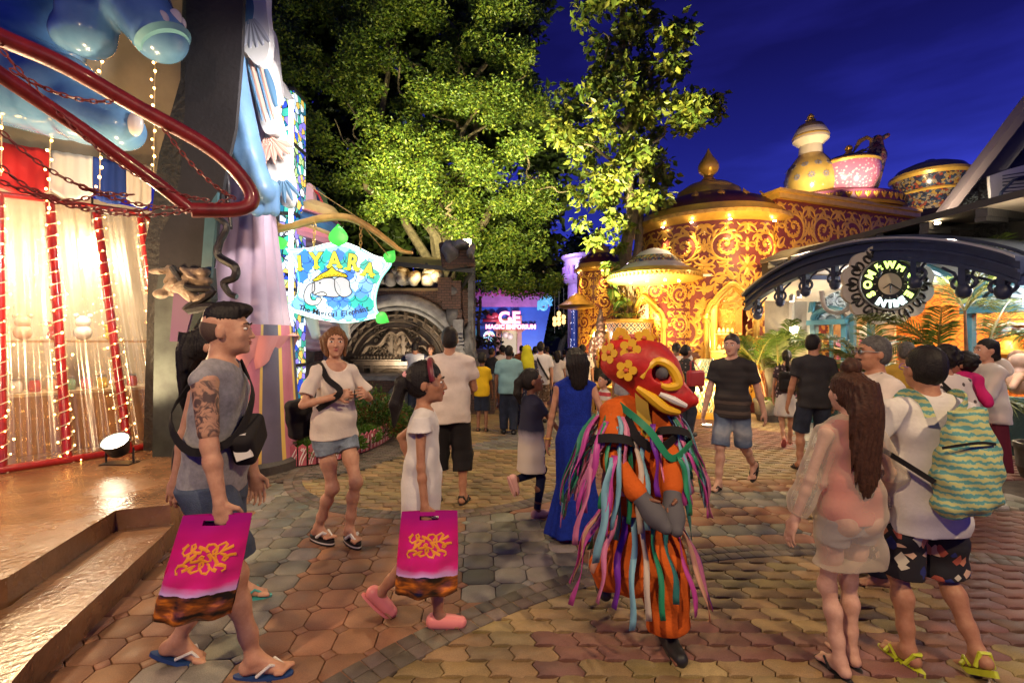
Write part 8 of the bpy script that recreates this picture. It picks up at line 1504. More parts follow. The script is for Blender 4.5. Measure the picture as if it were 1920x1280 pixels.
sb = worn('sling_bag', 'black sling bag with a white tag worn by the tattooed man', 'bag', p); s = SDF(); s.box(p.N - p.up * .33 * p.S + p.fy * .16 + p.fx * .06, (.11, .05, .08), Matrix.Rotation(.5, 3, 'Y'), .03); sdf_obj('pouch', s, .009, BLKT, sb); m = MB(); m.box(p.N - p.up * .35 * p.S + p.fy * .16 + p.fx * .155, (.015, .07, .11), Matrix.Rotation(.3, 3, 'X')); m.build('white_tag', WSTR, sb, False, True)
strapm(p, sb, [p.N + p.fx * -.08 + p.up * .02 + p.fy * .05, p.N - p.up * .12 + p.fy * .15 + p.fx * .02, p.N - p.up * .3 + p.fx * .17 + p.fy * .14, p.N - p.up * .36 + p.fx * .215 - p.fy * .02, p.N - p.up * .22 - p.fy * .16 + p.fx * .1, p.N - p.up * .0 - p.fy * .09 - p.fx * .08], .018, BLKT)
h_ = p.W(p.palm[1]); bag('pink carrier bag with orange print swinging from the tattooed hand of the man', h_ + V((-.02, -.03, .035)), .31, .44, (1, .12, 0), -.24, 1)
# 2 woman behind him
p = Person('woman in black vest with long black hair walking hidden behind the tattooed man', (-1.80, 2.78), 1.62, -78, 'f', FAIR, lean=(0, .08), lf=(-.08, .2, 0, 0, 0), rf=(.08, -.1, .0, 0, 0), rh=(.22, -.06, .78), rel=(.3, -1, 0)); p.shirt(BLKT, 0, .86, .010, neck=(.085, .075, .07)); p.pants(BLKT, .5, .02, 1.0, .02, 'shorts'); p.hair(BLACKH, 'long', .46, end=V((0, -.05, 0))); p.shoes(TEALR, 'flipflop')
# 3 woman in white
p = Person('woman in loose white t-shirt and denim shorts looking into the camera', (-1.37, 3.70), 1.63, -128, 'f', FAIR, lf=(-.07, .10, .045, -8, 0), rf=(.07, -.12, .045, 10, 0), rh=(.10, .19, 1.20), rel=(.9, -.65, -.25), lh=(-.13, .23, 1.19), lel=(-.8, -.2, -.9), curl=(1.2, 1.3), head=(R(-30), R(2)), face=True, vox=.006)
p.shirt(WHT2, .75, .855, .012, flare=.03, sl=.035, neck=(.075, .07, .06), deep=.03, amp=.006); p.pants(LTDEN, .40, .016, .98, .015, 'denim_shorts'); p.hair(GINGER, 'bob', .17, 1.02); p.shoes(WSTR, 'platform', mat('platform_black', (.014, .013, .014), .5), .022)
for i in (0, 1):
 fd, sd, dn = p.foot[i]; base = p.ank[i] + dn * .0741 * p.S
 for z0, z1, mt in ((.020, .030, WSTR), (.030, .046, MATS['platform_black'])):
  m = MB(); o_ = [(math.cos(2 * PI * q / 24) * (.0405 + .008 * math.sin(2 * PI * q / 24)) * p.S, (.045 + math.sin(2 * PI * q / 24) * .136) * p.S) for q in range(24)]; M = frame(base + dn * z0, sd, fd); M = M if M.col[2].to_3d().dot(dn) > 0 else frame(base + dn * z0, -sd, fd); m.prism(o_, M, z1 - z0); m.build('sole', mt, p.root, False, True)
bp = worn('backpack', 'small black backpack hanging behind the woman in the loose white t-shirt', 'backpack', p); s = SDF(); c = p.N - p.up * .44 * p.S - p.fy * .24 + p.fx * .12; s.box(c, (.12, .075, .15), Matrix.Rotation(.15, 3, 'Y'), .05); s.box(c - p.fy * .07 - p.up * .04, (.08, .03, .08), None, .03); s.disp(lambda X, Y, Z: .004 * np.sin(40 * Z + 20 * X)); sdf_obj('bag_body', s, .008, BLKT, bp)
strapm(p, bp, [p.N - p.up * .10 - p.fy * .13 + p.fx * .12, p.N + p.up * .005 + p.fx * .125, p.N - p.up * .10 + p.fy * .10 + p.fx * .12, p.wr[1] + V((0, 0, .03)) + p.fy * .05, p.N - p.up * .32 + p.fy * .05 + p.fx * .155, p.N - p.up * .42 - p.fy * .14 + p.fx * .15], .022, BLKT)
# 4 girl with the bag
p = Person('girl in white frilled top with ponytail and maroon headband striding right with a bag', (-.50, 2.66), 1.38, -88, 'k', TAN, lean=(0, .03), lf=(-.07, -.30, .09, 0, 42), rf=(.07, .12, 0, 0, 0), rh=(.20, .06, .66), rel=(.4, -1, 0), lh=(-.24, -.10, .98), lel=(-.4, -1, .1), curl=(.6, 1.3), face=True)
p.shirt(WHT, .22, .72, .016, flare=.02, sl=.05, neck=(.05, .05, .05), amp=.006, name='top'); p.pants(WHT, .42, .02, .92, .03, 'shorts'); p.hair(BLACKH, 'pony', .30, 1.04, end=V((0, -.06, 0))); hairtie(p, mat('pink_hair_tie', (.75, .35, .36), .6)); p.shoes(PKR, 'clog', PKR)
m = MB(); m.tube([p.h(math.sin(a) * .086, .035 - .02 * math.cos(a), .042 + .095 * math.cos(a)) for a in [R(-105 + 210 * i / 18) for i in range(19)]], .017 * p.hs, 8); m.build('headband', mat('maroon_headband', (.16, .02, .03), .4), p.root, True, True)
h_ = p.W(p.palm[1]); bag('pink carrier bag with orange print held straight down by the girl in white', h_ + V((.02, -.03, .045)), .32, .42, (1, .05, 0), -.04, 2)
# 5 man in white from behind
p = Person('broad man in white t-shirt and black cropped trousers seen from behind', (-.60, 4.62), 1.66, 4, 'm', TAN, heavy=1.08, lf=(-.12, .05, 0, 10, 0), rf=(.13, -.02, .0, -18, 0), rh=(.10, .28, 1.02), rel=(.9, -.6, -.4), lh=(-.1, .28, 1.02), lel=(-.9, -.6, -.4)); p.shirt(WHT2, .62, .80, .02, sl=.035, amp=.007); p.pants(BLKT, 1.42, .03, 1.0, .02); p.hair(BLACKH, 'short'); p.shoes(RUB, 'sandal')
# 6, 7 at the grotto
p = Person('man in white jersey with navy sleeves taking a photo at the grotto', (-1.98, 9.8), 1.52, 3, 'm', TAN, rh=(.12, .28, 1.42), lh=(-.12, .28, 1.42), rel=(1, 0, -.6), lel=(-1, 0, -.6)); p.shirt(mat('jersey_white_navy', (.6, .6, .6), .8, fn=lambda t, b: zgrad([(-.25, (.02, .03, .09)), (-.19, (.02, .03, .09)), (-.185, (.62, .62, .64)), (.185, (.62, .62, .64)), (.19, (.02, .03, .09)), (.25, (.02, .03, .09))], 0, 0)(t, b)), .7, .84); p.pants(DKDEN, 1.97); p.hair(BLACKH, 'short'); p.shoes(RUB, 'sneaker')
p = Person('curly haired woman facing out beside the man photographing the grotto', (-1.74, 10.25), 1.45, 175, 'f', FAIR, face=True); p.shirt(CHART, .5, .85); p.pants(DKDEN, 1.95); p.hair(BROWNH, 'curly', seed=4)
# 8..11 the nearer crowd
p = Person('boy in yellow polo shirt and dark shorts seen from behind', (-.52, 8.3), 1.30, -6, 'k', BROWN, rh=(.22, .1, .85)); p.shirt(clothm('yellow_polo', (.72, .45, .015)), .8, .80, .022, sl=.03); p.pants(DKDEN, 1.0, .025, 1.0, .03, 'shorts'); p.hair(BLACKH, 'short'); p.shoes(RUB, 'sandal')
p = Person('man in teal shirt and long jeans seen from behind near the yellow boy', (-.05, 8.0), 1.46, 2, 'm', BROWN, heavy=1.1, lf=(-.1, .1, 0, 8, 0)); p.shirt(clothm('teal_shirt', (.20, .36, .38)), .75, .80, .022, sl=.03); p.pants(DKDEN, 1.97, .02); p.hair(BLACKH, 'short'); p.shoes(RUB, 'sneaker')
p = Person('woman in lime headscarf and navy speckled tunic', (.26, 8.3), 1.46, 4, 'f', BROWN, heavy=1.05); SPK = mat('navy_speckled_cotton', (.02, .025, .07), .85, fn=spots(26, (.016, .018, .05), [(.45, .2, .15), (.5, .45, .4), (.05, .12, .3)], .22)); p.shirt(SPK, 1.85, .62, .02, flare=.03); p.skirt(SPK, .12, .98, w1=.22)
s = SDF(); e = lambda c, r, k, op=1: s.ell(p.h(*c), [q * p.hs for q in r], p.HR, k * p.hs, op); e((0, -.02, .03), (.093, .112, .108), .02); e((0, -.03, -.10), (.105, .11, .1), .05); s.cone(p.h(0, -.05, -.1), p.N - p.up * .12 - p.fy * .06, .1, .13, .05); e((0, .12, -.02), (.065, .07, .09), .03, -1); s.disp(p.wr_(.008)); p.add('headscarf', s, clothm('lime_headscarf', (.55, .52, .02)))
p = Person('man in white t-shirt with a black strap across his back', (.55, 9.2), 1.52, -4, 'm', FAIR); p.shirt(WHT, .7, .82, .02); p.pants(mat('brown_print_shorts', (.15, .1, .06), .85, fn=spots(22, (.16, .10, .06), [(.4, .33, .24), (.05, .03, .02)], .3)), 1.0, .03, 1.0, .03, 'shorts'); p.hair(BLACKH, 'short'); p.shoes(RUB, 'sneaker'); strapm(p, p.root, [p.N + p.fx * -.1 + p.up * .02, p.N - p.up * .15 - p.fy * .155 - p.fx * .02, p.N - p.up * .45 - p.fy * .17 + p.fx * .15], .02, BLKT)
# 12 girl in lace
p = Person('girl in navy and white lace tunic standing on one leg beside the blue gown', (.17, 4.25), 1.25, -62, 'k', BROWN, lf=(-.06, -.18, .38, 0, 70), rf=(.05, .05, 0, 0, 0), rh=(.10, .40, .95), rel=(.8, -.5, -.5), lh=(-.12, .30, .70), lel=(-.6, -.8, 0), head=(R(-18), R(6)), face=True, vox=.0075)
LACE = mat('navy_to_white_lace', (.6, .55, .5), .85, fn=zgrad([(.36, (.62, .56, .48)), (.66, (.66, .60, .53)), (.74, (.40, .37, .42)), (.80, (.018, .02, .05)), (1.1, (.018, .02, .05))], .05), bump=0); p.shirt(LACE, .62, .56, .026, flare=.075, sl=.02, amp=.004, name='tunic'); p.pants(clothm('navy_leggings', (.012, .016, .05)), 1.93, .006, .95, .002, 'leggings'); p.hair(BLACKH, 'pony', .26); p.shoes(mat('pale_pink_shoe', (.66, .36, .33), .5), 'clog')
q = p.W(p.palm[0]); r_ = empty('flower_bunch', q, 'small bunch of pink and yellow flowers held by the girl in lace', 'flowers'); rr = random.Random(5)
for k in range(16):
 c = q + V((rr.uniform(-.05, .05), rr.uniform(-.05, .05), rr.uniform(-.02, .09))); m = MB(); m.ell(c, (.014, .014, .018), 8, 6); m.build('blossom', CAND[0] if k % 2 else CAND[1], r_, 'all')
m = MB()
for k in range(10): m.tube([q + V((0, 0, -.09)), q + V((rr.uniform(-.05, .05), rr.uniform(-.05, .05), .05))], .004, 5)
m.build('stems', mat('stem_green', (.05, .15, .03), .6), r_)
# 13 blue gown
p = Person('woman in long royal blue sleeveless gown and pink shoes seen from behind', (.50, 3.80), 1.47, 2, 'f', FAIR, heavy=1.12, lf=(-.10, -.02, 0, 12, 0), rf=(.11, -.05, 0, -8, 0), lh=(-.24, .14, .84), lel=(-.5, -.9, 0), rh=(.27, .02, .88), vox=.0075); GOWN = clothm('royal_blue_gown', (.008, .028, .30), var=.3, vs=30, bump=.5, bs=90)
p.shirt(GOWN, 0, .92, .010, neck=(.04, .04, .03), name='gown_bodice', amp=.003); p.skirt(GOWN, .05, 1.04, w1=.27, d1=.21, mid=.165, nf=7, fa=.016, name='gown_skirt'); p.hair(BLACKH, 'long', .30, 1.06, end=V((.02, -.01, 0))); p.shoes(HOTP, 'sneaker'); m = MB(); m.tube([p.wr[0] + V((math.cos(a) * .034, math.sin(a) * .034, .01)) for a in [i * PI / 6 for i in range(12)]], .006, 6, closed=True); m.build('bracelet', GOLDS, p.root, True, True)
# 14 masked dancer
p = Person('dancer in a big red painted mask and orange suit covered with coloured ribbons', (.66, 2.50), 1.46, 196, 'm', BROWN, lean=(0, .02), lf=(-.13, .12, 0, -10, 0), rf=(.10, -.28, .24, 0, 58), lh=(-.03, .30, .93), rh=(.14, .26, .95), lel=(-1, -.3, -.3), rel=(1, -.3, -.3), curl=(1.1, 1.1), head=(R(52), R(-8)), hs=.98)
ORGC = clothm('orange_suit', (.62, .115, .012), var=.15, bump=.25); p.shirt(ORGC, .78, .66, .03, flare=.02, sl=.055, amp=.008, name='tunic'); p.pants(ORGC, 1.86, .035, 1.0, .05, amp=.010); p.shoes(RUB, 'boot', mat('boot_sole', (.05, .045, .04), .7))
GLV = mat('grey_glove', (.10, .095, .10), .8)
for i in (0, 1): s = SDF(); d = (p.wr[i] - p.el[i]).normalized(); s.cone(p.wr[i] - d * .05, p.wr[i] + d * .10, .038, .05, .02); s.cone(p.wr[i] + d * .08, p.wr[i] + d * .15 + p.fy * .02, .046, .03, .03); p.add('glove', s, GLV); s = SDF(); s.cone(p.el[i], p.wr[i] - d * .04, .06, .05, .02); s.disp(p.wr_(.004)); p.add('under_sleeve', s, ORGC)
for i in (0, 1): m = MB(); e = p.sh[i].lerp(p.el[i], .78); ax = (p.el[i] - p.sh[i]).normalized(); Mq = ax.to_track_quat('Z', 'Y').to_matrix(); m.lathe([(.108, -.035), (.113, .01)], 20, e - ax * .02, Mq, caps=False); m.build('black_cuff', BLKT, p.root, True, True)
for sg in (-1, 1): strapm(p, p.root, [p.N + p.fx * .10 * sg + p.up * .01, p.N - p.up * .12 + p.fy * .15 + p.fx * .12 * sg, p.N - p.up * .2 + p.fy * .165 + p.fx * .03 * sg], .022, BLKT)
RDM = mat('red_mask_paint', (.50, .018, .012), .5, var=.35, vs=7, bump=.2, bs=30); YEM = mat('yellow_mask_paint', (.80, .46, .02), .4); s = SDF(); e = lambda c, r, k, op=1, M=None: s.ell(p.h(*c), [q for q in r], M or p.HR, k, op)
e((0, -.05, .08), (.160, .19, .140), .03); e((0, .06, .01), (.13, .14, .13), .06); s.cone(p.h(0, .10, -.03), p.h(.0, .19, -.09), .125, .085, .05); s.cone(p.h(0, .2, -.10), p.h(0, .31, -.095), .07, .03, .05); s.cone(p.h(0, .09, -.10), p.h(0, .20, -.14), .085, .05, .04)
for sg in (-1, 1): e((.135 * sg, .12, .045), (.035, .05, .045), .02, -1); s.cone(p.h(.075 * sg, .16, .10), p.h(.11 * sg, .07, .11), .025, .02, .03)
mk = p.add('mask', s, RDM, .0075); hs = p.hs
from mathutils.bvhtree import BVHTree
bvh = BVHTree.FromPolygons([v.co for v in mk.data.vertices], [tuple(q.vertices) for q in mk.data.polygons])
def on_mask(u, a):   # point near the mask shell, direction in head space
 d = V((math.cos(u) * math.cos(a), math.sin(u) * math.cos(a), math.sin(a))); c = V((0, -.05, .08)); return p.HC + p.HR @ (c * hs) + p.HR @ V((d.x * .177, d.y * .207, d.z * .152)), (p.HR @ V((d.x / .165, d.y / .2, d.z / .135))).normalized()
for u, as_ in ((-75, (-5, 38)), (-38, (12, 52)), (-5, (-18, 28)), (20, (60,)), (95, (62,)), (150, (50, 10)), (200, (35, -5)), (240, (10, 55))):
 for a in as_:
  o_, n_ = on_mask(R(u), R(a)); o_ = bvh.ray_cast(o_ + n_ * .3, -n_)[0] or o_; m = MB(); M = frame(o_, n_.cross(V((0, 0, 1))), n_.cross(n_.cross(V((0, 0, 1)))) * -1); M = M if M.col[2].to_3d().dot(n_) > 0 else frame(o_, V((0, 0, 1)).cross(n_), V((0, 0, 1)))
  for q in range(5): c = (math.cos(q * 1.2566) * .033, math.sin(q * 1.2566) * .033); m.prism([(c[0] + math.cos(t) * .021, c[1] + math.sin(t) * .021) for t in [i * PI / 5 for i in range(10)]], M, .006 + .0006 * q)
  m.build('painted_flower', YEM, mk, False, True); m = MB(); m.ell(M.translation + n_ * .006, (.013,) * 3, 8, 6); m.build('flower_eye', mat('flower_eye_orange', (.6, .1, .03), .4), mk, 'all', True)
for sg in (-1, 1):
 m = MB(); m.tube(smooth([p.h(.168 * sg, .02, .0), p.h(.15 * sg, .08, .105), p.h(.115 * sg, .165, .085), p.h(.105 * sg, .22, .0), p.h(.125 * sg, .17, -.03), p.h(.14 * sg, .12, -.02)], 4), [.012 + .013 * math.sin(PI * i / 20) for i in range(21)], 8); m.tube(smooth([p.h(.15 * sg, .0, -.06), p.h(.145 * sg, .08, -.10), p.h(.12 * sg, .17, -.155), p.h(.07 * sg, .25, -.17)], 5), [.012 + .015 * math.sin(PI * i / 15) for i in range(16)], 8); m.build('yellow_scroll', YEM, mk, True, True)
 m = MB(); m.tube([p.h(.135 * sg, .13, -.075), p.h(.115 * sg, .21, -.10), p.h(.075 * sg, .28, -.125)], [.012, .019, .012], 8); m.build('teeth', WSTR, mk, True, True); m = MB(); m.ell(p.h(.108 * sg, .12, .045), (.03, .042, .038)); m.build('eye_gauze', GLV, mk, 'all', True)
RBC = [mat('ribbon_%s' % a, c, .45, var=.15) for a, c in (('magenta', (.50, .06, .30)), ('violet', (.16, .02, .32)), ('green', (.02, .25, .11)), ('peach', (.62, .32, .20)), ('sky', (.20, .42, .50)), ('teal', (.03, .18, .16)), ('rose', (.60, .18, .32)), ('cream', (.55, .45, .34)))]
rr = random.Random(12)
def rib(a, dirn, L, w_, mt, sway):
 n = 12; pts = []; q = V(a); d = V(dirn)
 for i in range(n + 1): pts.append(q.copy()); t = i / n; q = q + (d * (1 - t) * .5 + V((0, 0, -1)) * (.45 + .6 * t) + V(sway) * (.2 + t * .6) + V((math.sin(i * .9 + a.x * 30), math.cos(i * .8 + a.z * 20), 0)) * .14).normalized() * L / n
 vs = []; nd = (V(dirn) + V((0, .01, 0))).normalized(); 
 for i, c in enumerate(pts): sd = V((-nd.y, nd.x, 0)).normalized() if abs(nd.z) < .95 else V((1, 0, 0)); sd = (sd + nd * .7 * math.sin(i * .55 + L * 20)).normalized(); vs += [c - sd * w_, c + sd * w_]
 o = np_mesh('ribbon', vs, [(2 * i, 2 * i + 1, 2 * i + 3, 2 * i + 2) for i in range(n)], mt, p.root, True, True); o.modifiers.new('t', 'SOLIDIFY').thickness = .0025
k = 0
for i in (0, 1):
 sg = 1 if i else -1
 for j in range(34):
  t = rr.uniform(-.25, .95); a = p.sh[i].lerp(p.el[i], t) if t > 0 else p.N.lerp(p.sh[i], 1 + t * 2); ang = rr.uniform(-1.9, 1.9); d = p.fx * sg * math.cos(ang) + p.fy * math.sin(ang); rib(a + d * .085, d * .6, rr.uniform(.26, .52), rr.uniform(.008, .019), RBC[(k * 5 + j) % 8], -p.fy * .12 + p.fx * sg * .2); k += 1
for j in range(26): ang = 2 * PI * j / 26; d = p.fx * math.cos(ang) + p.fy * math.sin(ang); rib(p.P - p.up * .10 + p.fx * math.cos(ang) * .19 + p.fy * math.sin(ang) * .165, d * .5, rr.uniform(.28, .55), rr.uniform(.009, .02), RBC[(j * 3) % 8], d * .25)
for j in range(14): ang = PI * (.08 + .84 * j / 13); d = p.fx * math.cos(ang) + p.fy * math.sin(ang); rib(p.N - p.up * rr.uniform(.08, .2) + p.fx * math.cos(ang) * .18 + p.fy * math.sin(ang) * .155, d * .3, rr.uniform(.3, .5), .013, RBC[(j * 5 + 3) % 8], d * .1)
strapm(p, p.root, [p.N + p.fx * .14 + p.fy * .04, p.N - p.up * .1 + p.fy * .18 + p.fx * .06, p.N - p.up * .24 + p.fy * .21 - p.fx * .05, p.N - p.up * .18 + p.fy * .16 - p.fx * .2], .017, RBC[2])
for sg in (-1, 1): strapm(p, p.root, [p.h(.1 * sg, .02, -.08), p.h(.115 * sg, .05, -.2), p.h(.10 * sg, .10, -.34)], .03, mat('mustard_sash', (.52, .33, .03), .6))
# 15..19 beyond the gown and the mask
STR = mat('red_white_stripe', (.6, .2, .2), .85, fn=zgrad([(.40 + .052 * i, ((.55, .06, .07), (.70, .62, .52), (.65, .38, .12), (.70, .62, .52))[i % 4]) for i in range(12)], 0, 2, 'CONSTANT'))
p = Person('small girl in red and white striped top beside the red mask', (1.25, 6.5), 1.05, 115, 'k', FAIR, face=True); p.shirt(STR, .5, .68, .018, flare=.06); p.pants(WHT, 1.95, .01, .95, .005); p.hair(BLACKH, 'bun'); p.shoes(PKR, 'clog')
p = Person('young man in white shirt with dark motifs and khaki trousers', (1.47, 10.0), 1.47, -4, 'm', FAIR, rh=(.26, .12, .85)); p.shirt(mat('motif_white_shirt', (.7, .65, .6), .85, fn=spots(13, (.70, .64, .56), [(.08, .06, .05), (.12, .1, .06)], .22)), .8, .84, .022, sl=.035); p.pants(clothm('khaki_twill', (.26, .20, .12)), 1.97); p.hair(BLACKH, 'short'); p.shoes(RUB, 'sneaker')
p = Person('person in black leaning towards the gold display table', (1.88, 10.3), 1.46, -55, 'm', FAIR, lean=(0, .35), rh=(.15, .5, 1.02)); p.shirt(BLKT, .6); p.pants(BLKT, 1.97); p.hair(BLACKH, 'short')
p = Person('woman with dark hair bending over the gold display table', (2.35, 10.6), 1.42, 60, 'f', FAIR, lean=(0, .3), rh=(.1, .4, 1.0)); p.shirt(WHT2, .6); p.pants(DKDEN, 1.97); p.hair(BLACKH, 'long', .25)
p = Person('woman in grey top and patterned shorts beyond the striped girl', (1.72, 7.3), 1.45, -20, 'f', TAN); p.shirt(GREYT, .6); p.pants(mat('ochre_print', (.4, .25, .08), .85, fn=spots(24, (.35, .22, .08), [(.08, .05, .03), (.55, .42, .25)], .35)), 1.0, .03, 1.0, .04, 'shorts'); p.hair(BLACKH, 'bob', .16)
p = Person('woman in dark patterned shirt carrying a red shoulder bag', (2.86, 7.9), 1.47, -70, 'f', BROWN, face=True, rh=(.2, .15, .95)); p.shirt(mat('dark_print', (.05, .05, .06), .85, fn=spots(20, (.03, .028, .03), [(.3, .28, .25), (.25, .08, .05)], .25)), .75); p.pants(DKDEN, 1.97); p.hair(BLACKH, 'bun'); p.shoes(RUB, 'sneaker'); rb = worn('shoulder_bag', 'red shoulder bag hanging at the hip of the woman in the dark patterned shirt', 'bag', p); s = SDF(); s.box(p.P + p.fx * .23 + p.up * .16, (.05, .16, .13), None, .04); sdf_obj('bag_body', s, .014, mat('red_leather', (.35, .02, .03), .45), rb); strapm(p, rb, [p.P + p.fx * .23 + p.up * .28 + p.fy * .1, p.N + p.fx * .15, p.P + p.fx * .23 + p.up * .28 - p.fy * .1], .012, MATS['red_leather'])
p = Person('dark haired man on the phone just left of the woman with the red bag', (2.98, 8.7), 1.50, -60, 'm', BROWN, rh=(.12, .12, 1.55), rel=(1, .3, -.5)); p.shirt(WHT2, .6); p.pants(DKDEN, 1.97); p.hair(BLACKH, 'short')
# 20 striped black shirt
BST = mat('black_banded_knit', (.03, .025, .022), .8, fn=zgrad([(.70 + .034 * i, ((.09, .065, .05), (.02, .016, .016), (.035, .027, .024))[i % 3] if i < 9 else ((.014, .012, .013), (.022, .018, .018))[i % 2]) for i in range(18)], .03, 2, 'CONSTANT'))
p = Person('young man in black banded t-shirt and faded denim shorts striding left', (2.33, 5.08), 1.60, 133, 'm', PALE, lf=(-.08, -.40, .13, 0, 50), rf=(.09, .14, 0, 0, 0), lh=(-.30, -.16, .80), rh=(.26, .16, .80), head=(R(8), R(-4)), face=True, vox=.0085); p.shirt(BST, .68, .80, .018, sl=.03, amp=.006); p.pants(FADED, .98, .025, 1.0, .02, 'shorts', amp=.005); p.hair(mat('dark_brown_hair', (.03, .018, .012), .5, var=.4, vs=60), 'short'); p.shoes(RUB, 'flipflop')
# 21, 22 by the palm
p = Person('woman with a braid and white skirt walking past the potted palm', (4.12, 7.2), 1.40, -25, 'f', FAIR, lf=(-.07, -.28, .1, 0, 45), rf=(.06, .1, 0, 0, 0)); p.shirt(mat('plum_print', (.2, .08, .1), .85, fn=spots(18, (.05, .03, .04), [(.4, .15, .2), (.5, .4, .4)], .3)), .6, .86); p.skirt(WHT, .52, 1.0, w1=.2); p.hair(BLACKH, 'pony', .32); p.shoes(PKR, 'flipflop'); bk = worn('backpack', 'small black backpack on the woman walking past the potted palm', 'backpack', p); s = SDF(); s.box(p.N - p.up * .22 - p.fy * .19, (.12, .07, .15), None, .05); s.box(p.N - p.up * .27 - p.fy * .26, (.085, .03, .08), None, .03); sdf_obj('bag_body', s, .013, BLKT, bk)
for sg in (-1, 1): strapm(p, bk, [p.N - p.up * .1 - p.fy * .13 + p.fx * .08 * sg, p.N + p.fx * .1 * sg + p.up * .03, p.N - p.up * .15 + p.fy * .13 + p.fx * .11 * sg, p.N - p.up * .34 - p.fy * .1 + p.fx * .14 * sg], .018, BLKT)
p = Person('man with glasses in charcoal t-shirt and rolled denim shorts seen from behind', (3.65, 5.80), 1.61, -12, 'm', TAN, lf=(-.17, -.02, 0, 18, 0), rf=(.15, .05, 0, -10, 0), lh=(-.30, .04, .80), head=(R(-48), R(0)), face=True); p.shirt(CHART, .68, .80, .02, sl=.03, amp=.006); p.pants(DKDEN, .98, .028, 1.0, .02, 'shorts', amp=.005); p.hair(BLACKH, 'short'); p.shoes(RUB, 'sandal')
def specs(p, m_, lens=None):
 m = MB()
 for sg in (-1, 1): m.tube([p.h(.033 * sg + .023 * math.cos(a), .104, .006 + .017 * math.sin(a)) for a in [i * PI / 6 for i in range(12)]], .0028 * p.hs, 5, closed=True); m.tube([p.h(.056 * sg, .10, .01), p.h(.078 * sg, .05, .012), p.h(.08 * sg, -.02, .006)], .0028 * p.hs, 5)
 m.tube([p.h(-.01, .108, .01), p.h(.01, .108, .01)], .003 * p.hs, 5); m.build('glasses', m_, p.root, True, True)
 if lens:
  for sg in (-1, 1): m = MB(); m.ell(p.h(.033 * sg, .104, .006), [q * p.hs for q in (.023, .004, .017)], 12, 6, Matrix(p.HR)); m.build('lens', lens, p.root, 'all', True)
specs(p, STEEL)
# 23, 24 the couple
p = Person('woman with very long brown hair in a sheer cream hooded jacket over coral', (1.59, 2.26), 1.385, 6, 'f', PALE, heavy=.92, lf=(-.075, -.02, 0, 4, 0), rf=(.06, .06, 0, -4, 0), lh=(-.34, .04, .80), rh=(.33, .14, .92), rel=(.8, -.6, -.3), vox=.006)
p.shirt(clothm('coral_top', (.62, .16, .13)), 0, .88, .008, neck=(.09, .08, .06), name='coral_top'); p.pants(clothm('pale_grey_shorts', (.36, .34, .33)), .34, .014, 1.0, .02, 'shorts'); SHC = sheer('sheer_cream', (.70, .60, .46), .24); p.shirt(SHC, 1.92, .62, .028, flare=.03, sl=.04, neck=None, name='sheer_jacket', amp=.010)
p.hair(BROWNH, 'long', .62, 1.06, end=V((0, -.035, 0))); s = SDF(); s.ell(p.h(0, -.03, .15), (.04, .04, .045)); s.disp(lambda X, Y, Z: .004 * np.sin(200 * X + 30 * Z)); p.add('top_knot', s, BROWNH); p.shoes(RUB, 'flipflop')
p = Person('man in white t-shirt and black floral shorts with lime sandals seen from behind', (2.02, 2.34), 1.50, -4, 'm', TAN, lf=(-.12, -.04, 0, 14, 0), rf=(.17, -.12, .05, -6, 28), lh=(-.24, .12, 1.0), lel=(-1, -.5, -.2), rh=(.26, .2, .9), vox=.0062)
FLO = mat('black_floral_print', (.02, .02, .03), .8, fn=lambda t, b: spots(15, (.012, .010, .014), [(.62, .24, .13), (.02, .03, .16), (.68, .45, .30), (.45, .10, .06), (.60, .55, .42), (.012, .012, .016)], .62, 'MANHATTAN')(t, b)); p.shirt(WHT, .68, .72, .02, sl=.035, amp=.008); p.pants(FLO, 1.0, .024, .98, .045, 'floral_shorts', amp=.008); p.hair(BLACKH, 'short', vol=1.03); p.shoes(LIME, 'sandal', LIME, .03); specs(p, mat('violet_frame', (.3, .1, .45), .3))
bk = worn('backpack', 'green and yellow patterned drawstring backpack on the man in floral shorts', 'backpack', p); s = SDF(); c = p.N - p.up * .28 - p.fy * .20 - p.fx * .01; s.prof(c - p.up * .20 + p.fx * .03, c + p.up * .24 - p.fx * .05, p.fx, p.fy, [0, .08, .35, .75, 1], [.09, .135, .14, .11, .06], [.04, .075, .08, .06, .03], k=.03); s.disp(lambda X, Y, Z: .007 * np.sin(40 * Z + 20 * X) * np.sin(25 * X + 12 * Z))
def bpm(t, b):
 tc_ = nn_(t, 'ShaderNodeTexCoord'); w_ = nn_(t, 'ShaderNodeTexWave'); w_.bands_direction = 'Z'; sv_(w_, 'Scale', 11); sv_(w_, 'Distortion', 3.5); sv_(w_, 'Detail Scale', 4); lk_(t, tc_.outputs['Object'], w_.inputs[0]); r = nn_(t, 'ShaderNodeValToRGB'); e = r.color_ramp.elements; e[0].position = .25; e[0].color = (.10, .30, .28, 1); e[1].position = .6; e[1].color = (.50, .50, .20, 1); q = e.new(.4); q.color = (.30, .45, .30, 1); lk_(t, w_.outputs[0], r.inputs[0]); lk_(t, r.outputs[0], b.inputs['Base Color'])
BPM = mat('green_wave_fabric', (.3, .4, .25), .8, fn=bpm); sdf_obj('bag_body', s, .007, BPM, bk)
for sg in (-1, 1): strapm(p, bk, [c + p.up * .22 - p.fx * (.05 - .05 * sg) + p.fy * .03, p.N + p.up * .012 - p.fy * .105 + p.fx * .10 * sg, p.N + p.up * .028 + p.fx * .115 * sg, p.N - p.up * .14 + p.fy * .145 + p.fx * .13 * sg], .02, BPM)
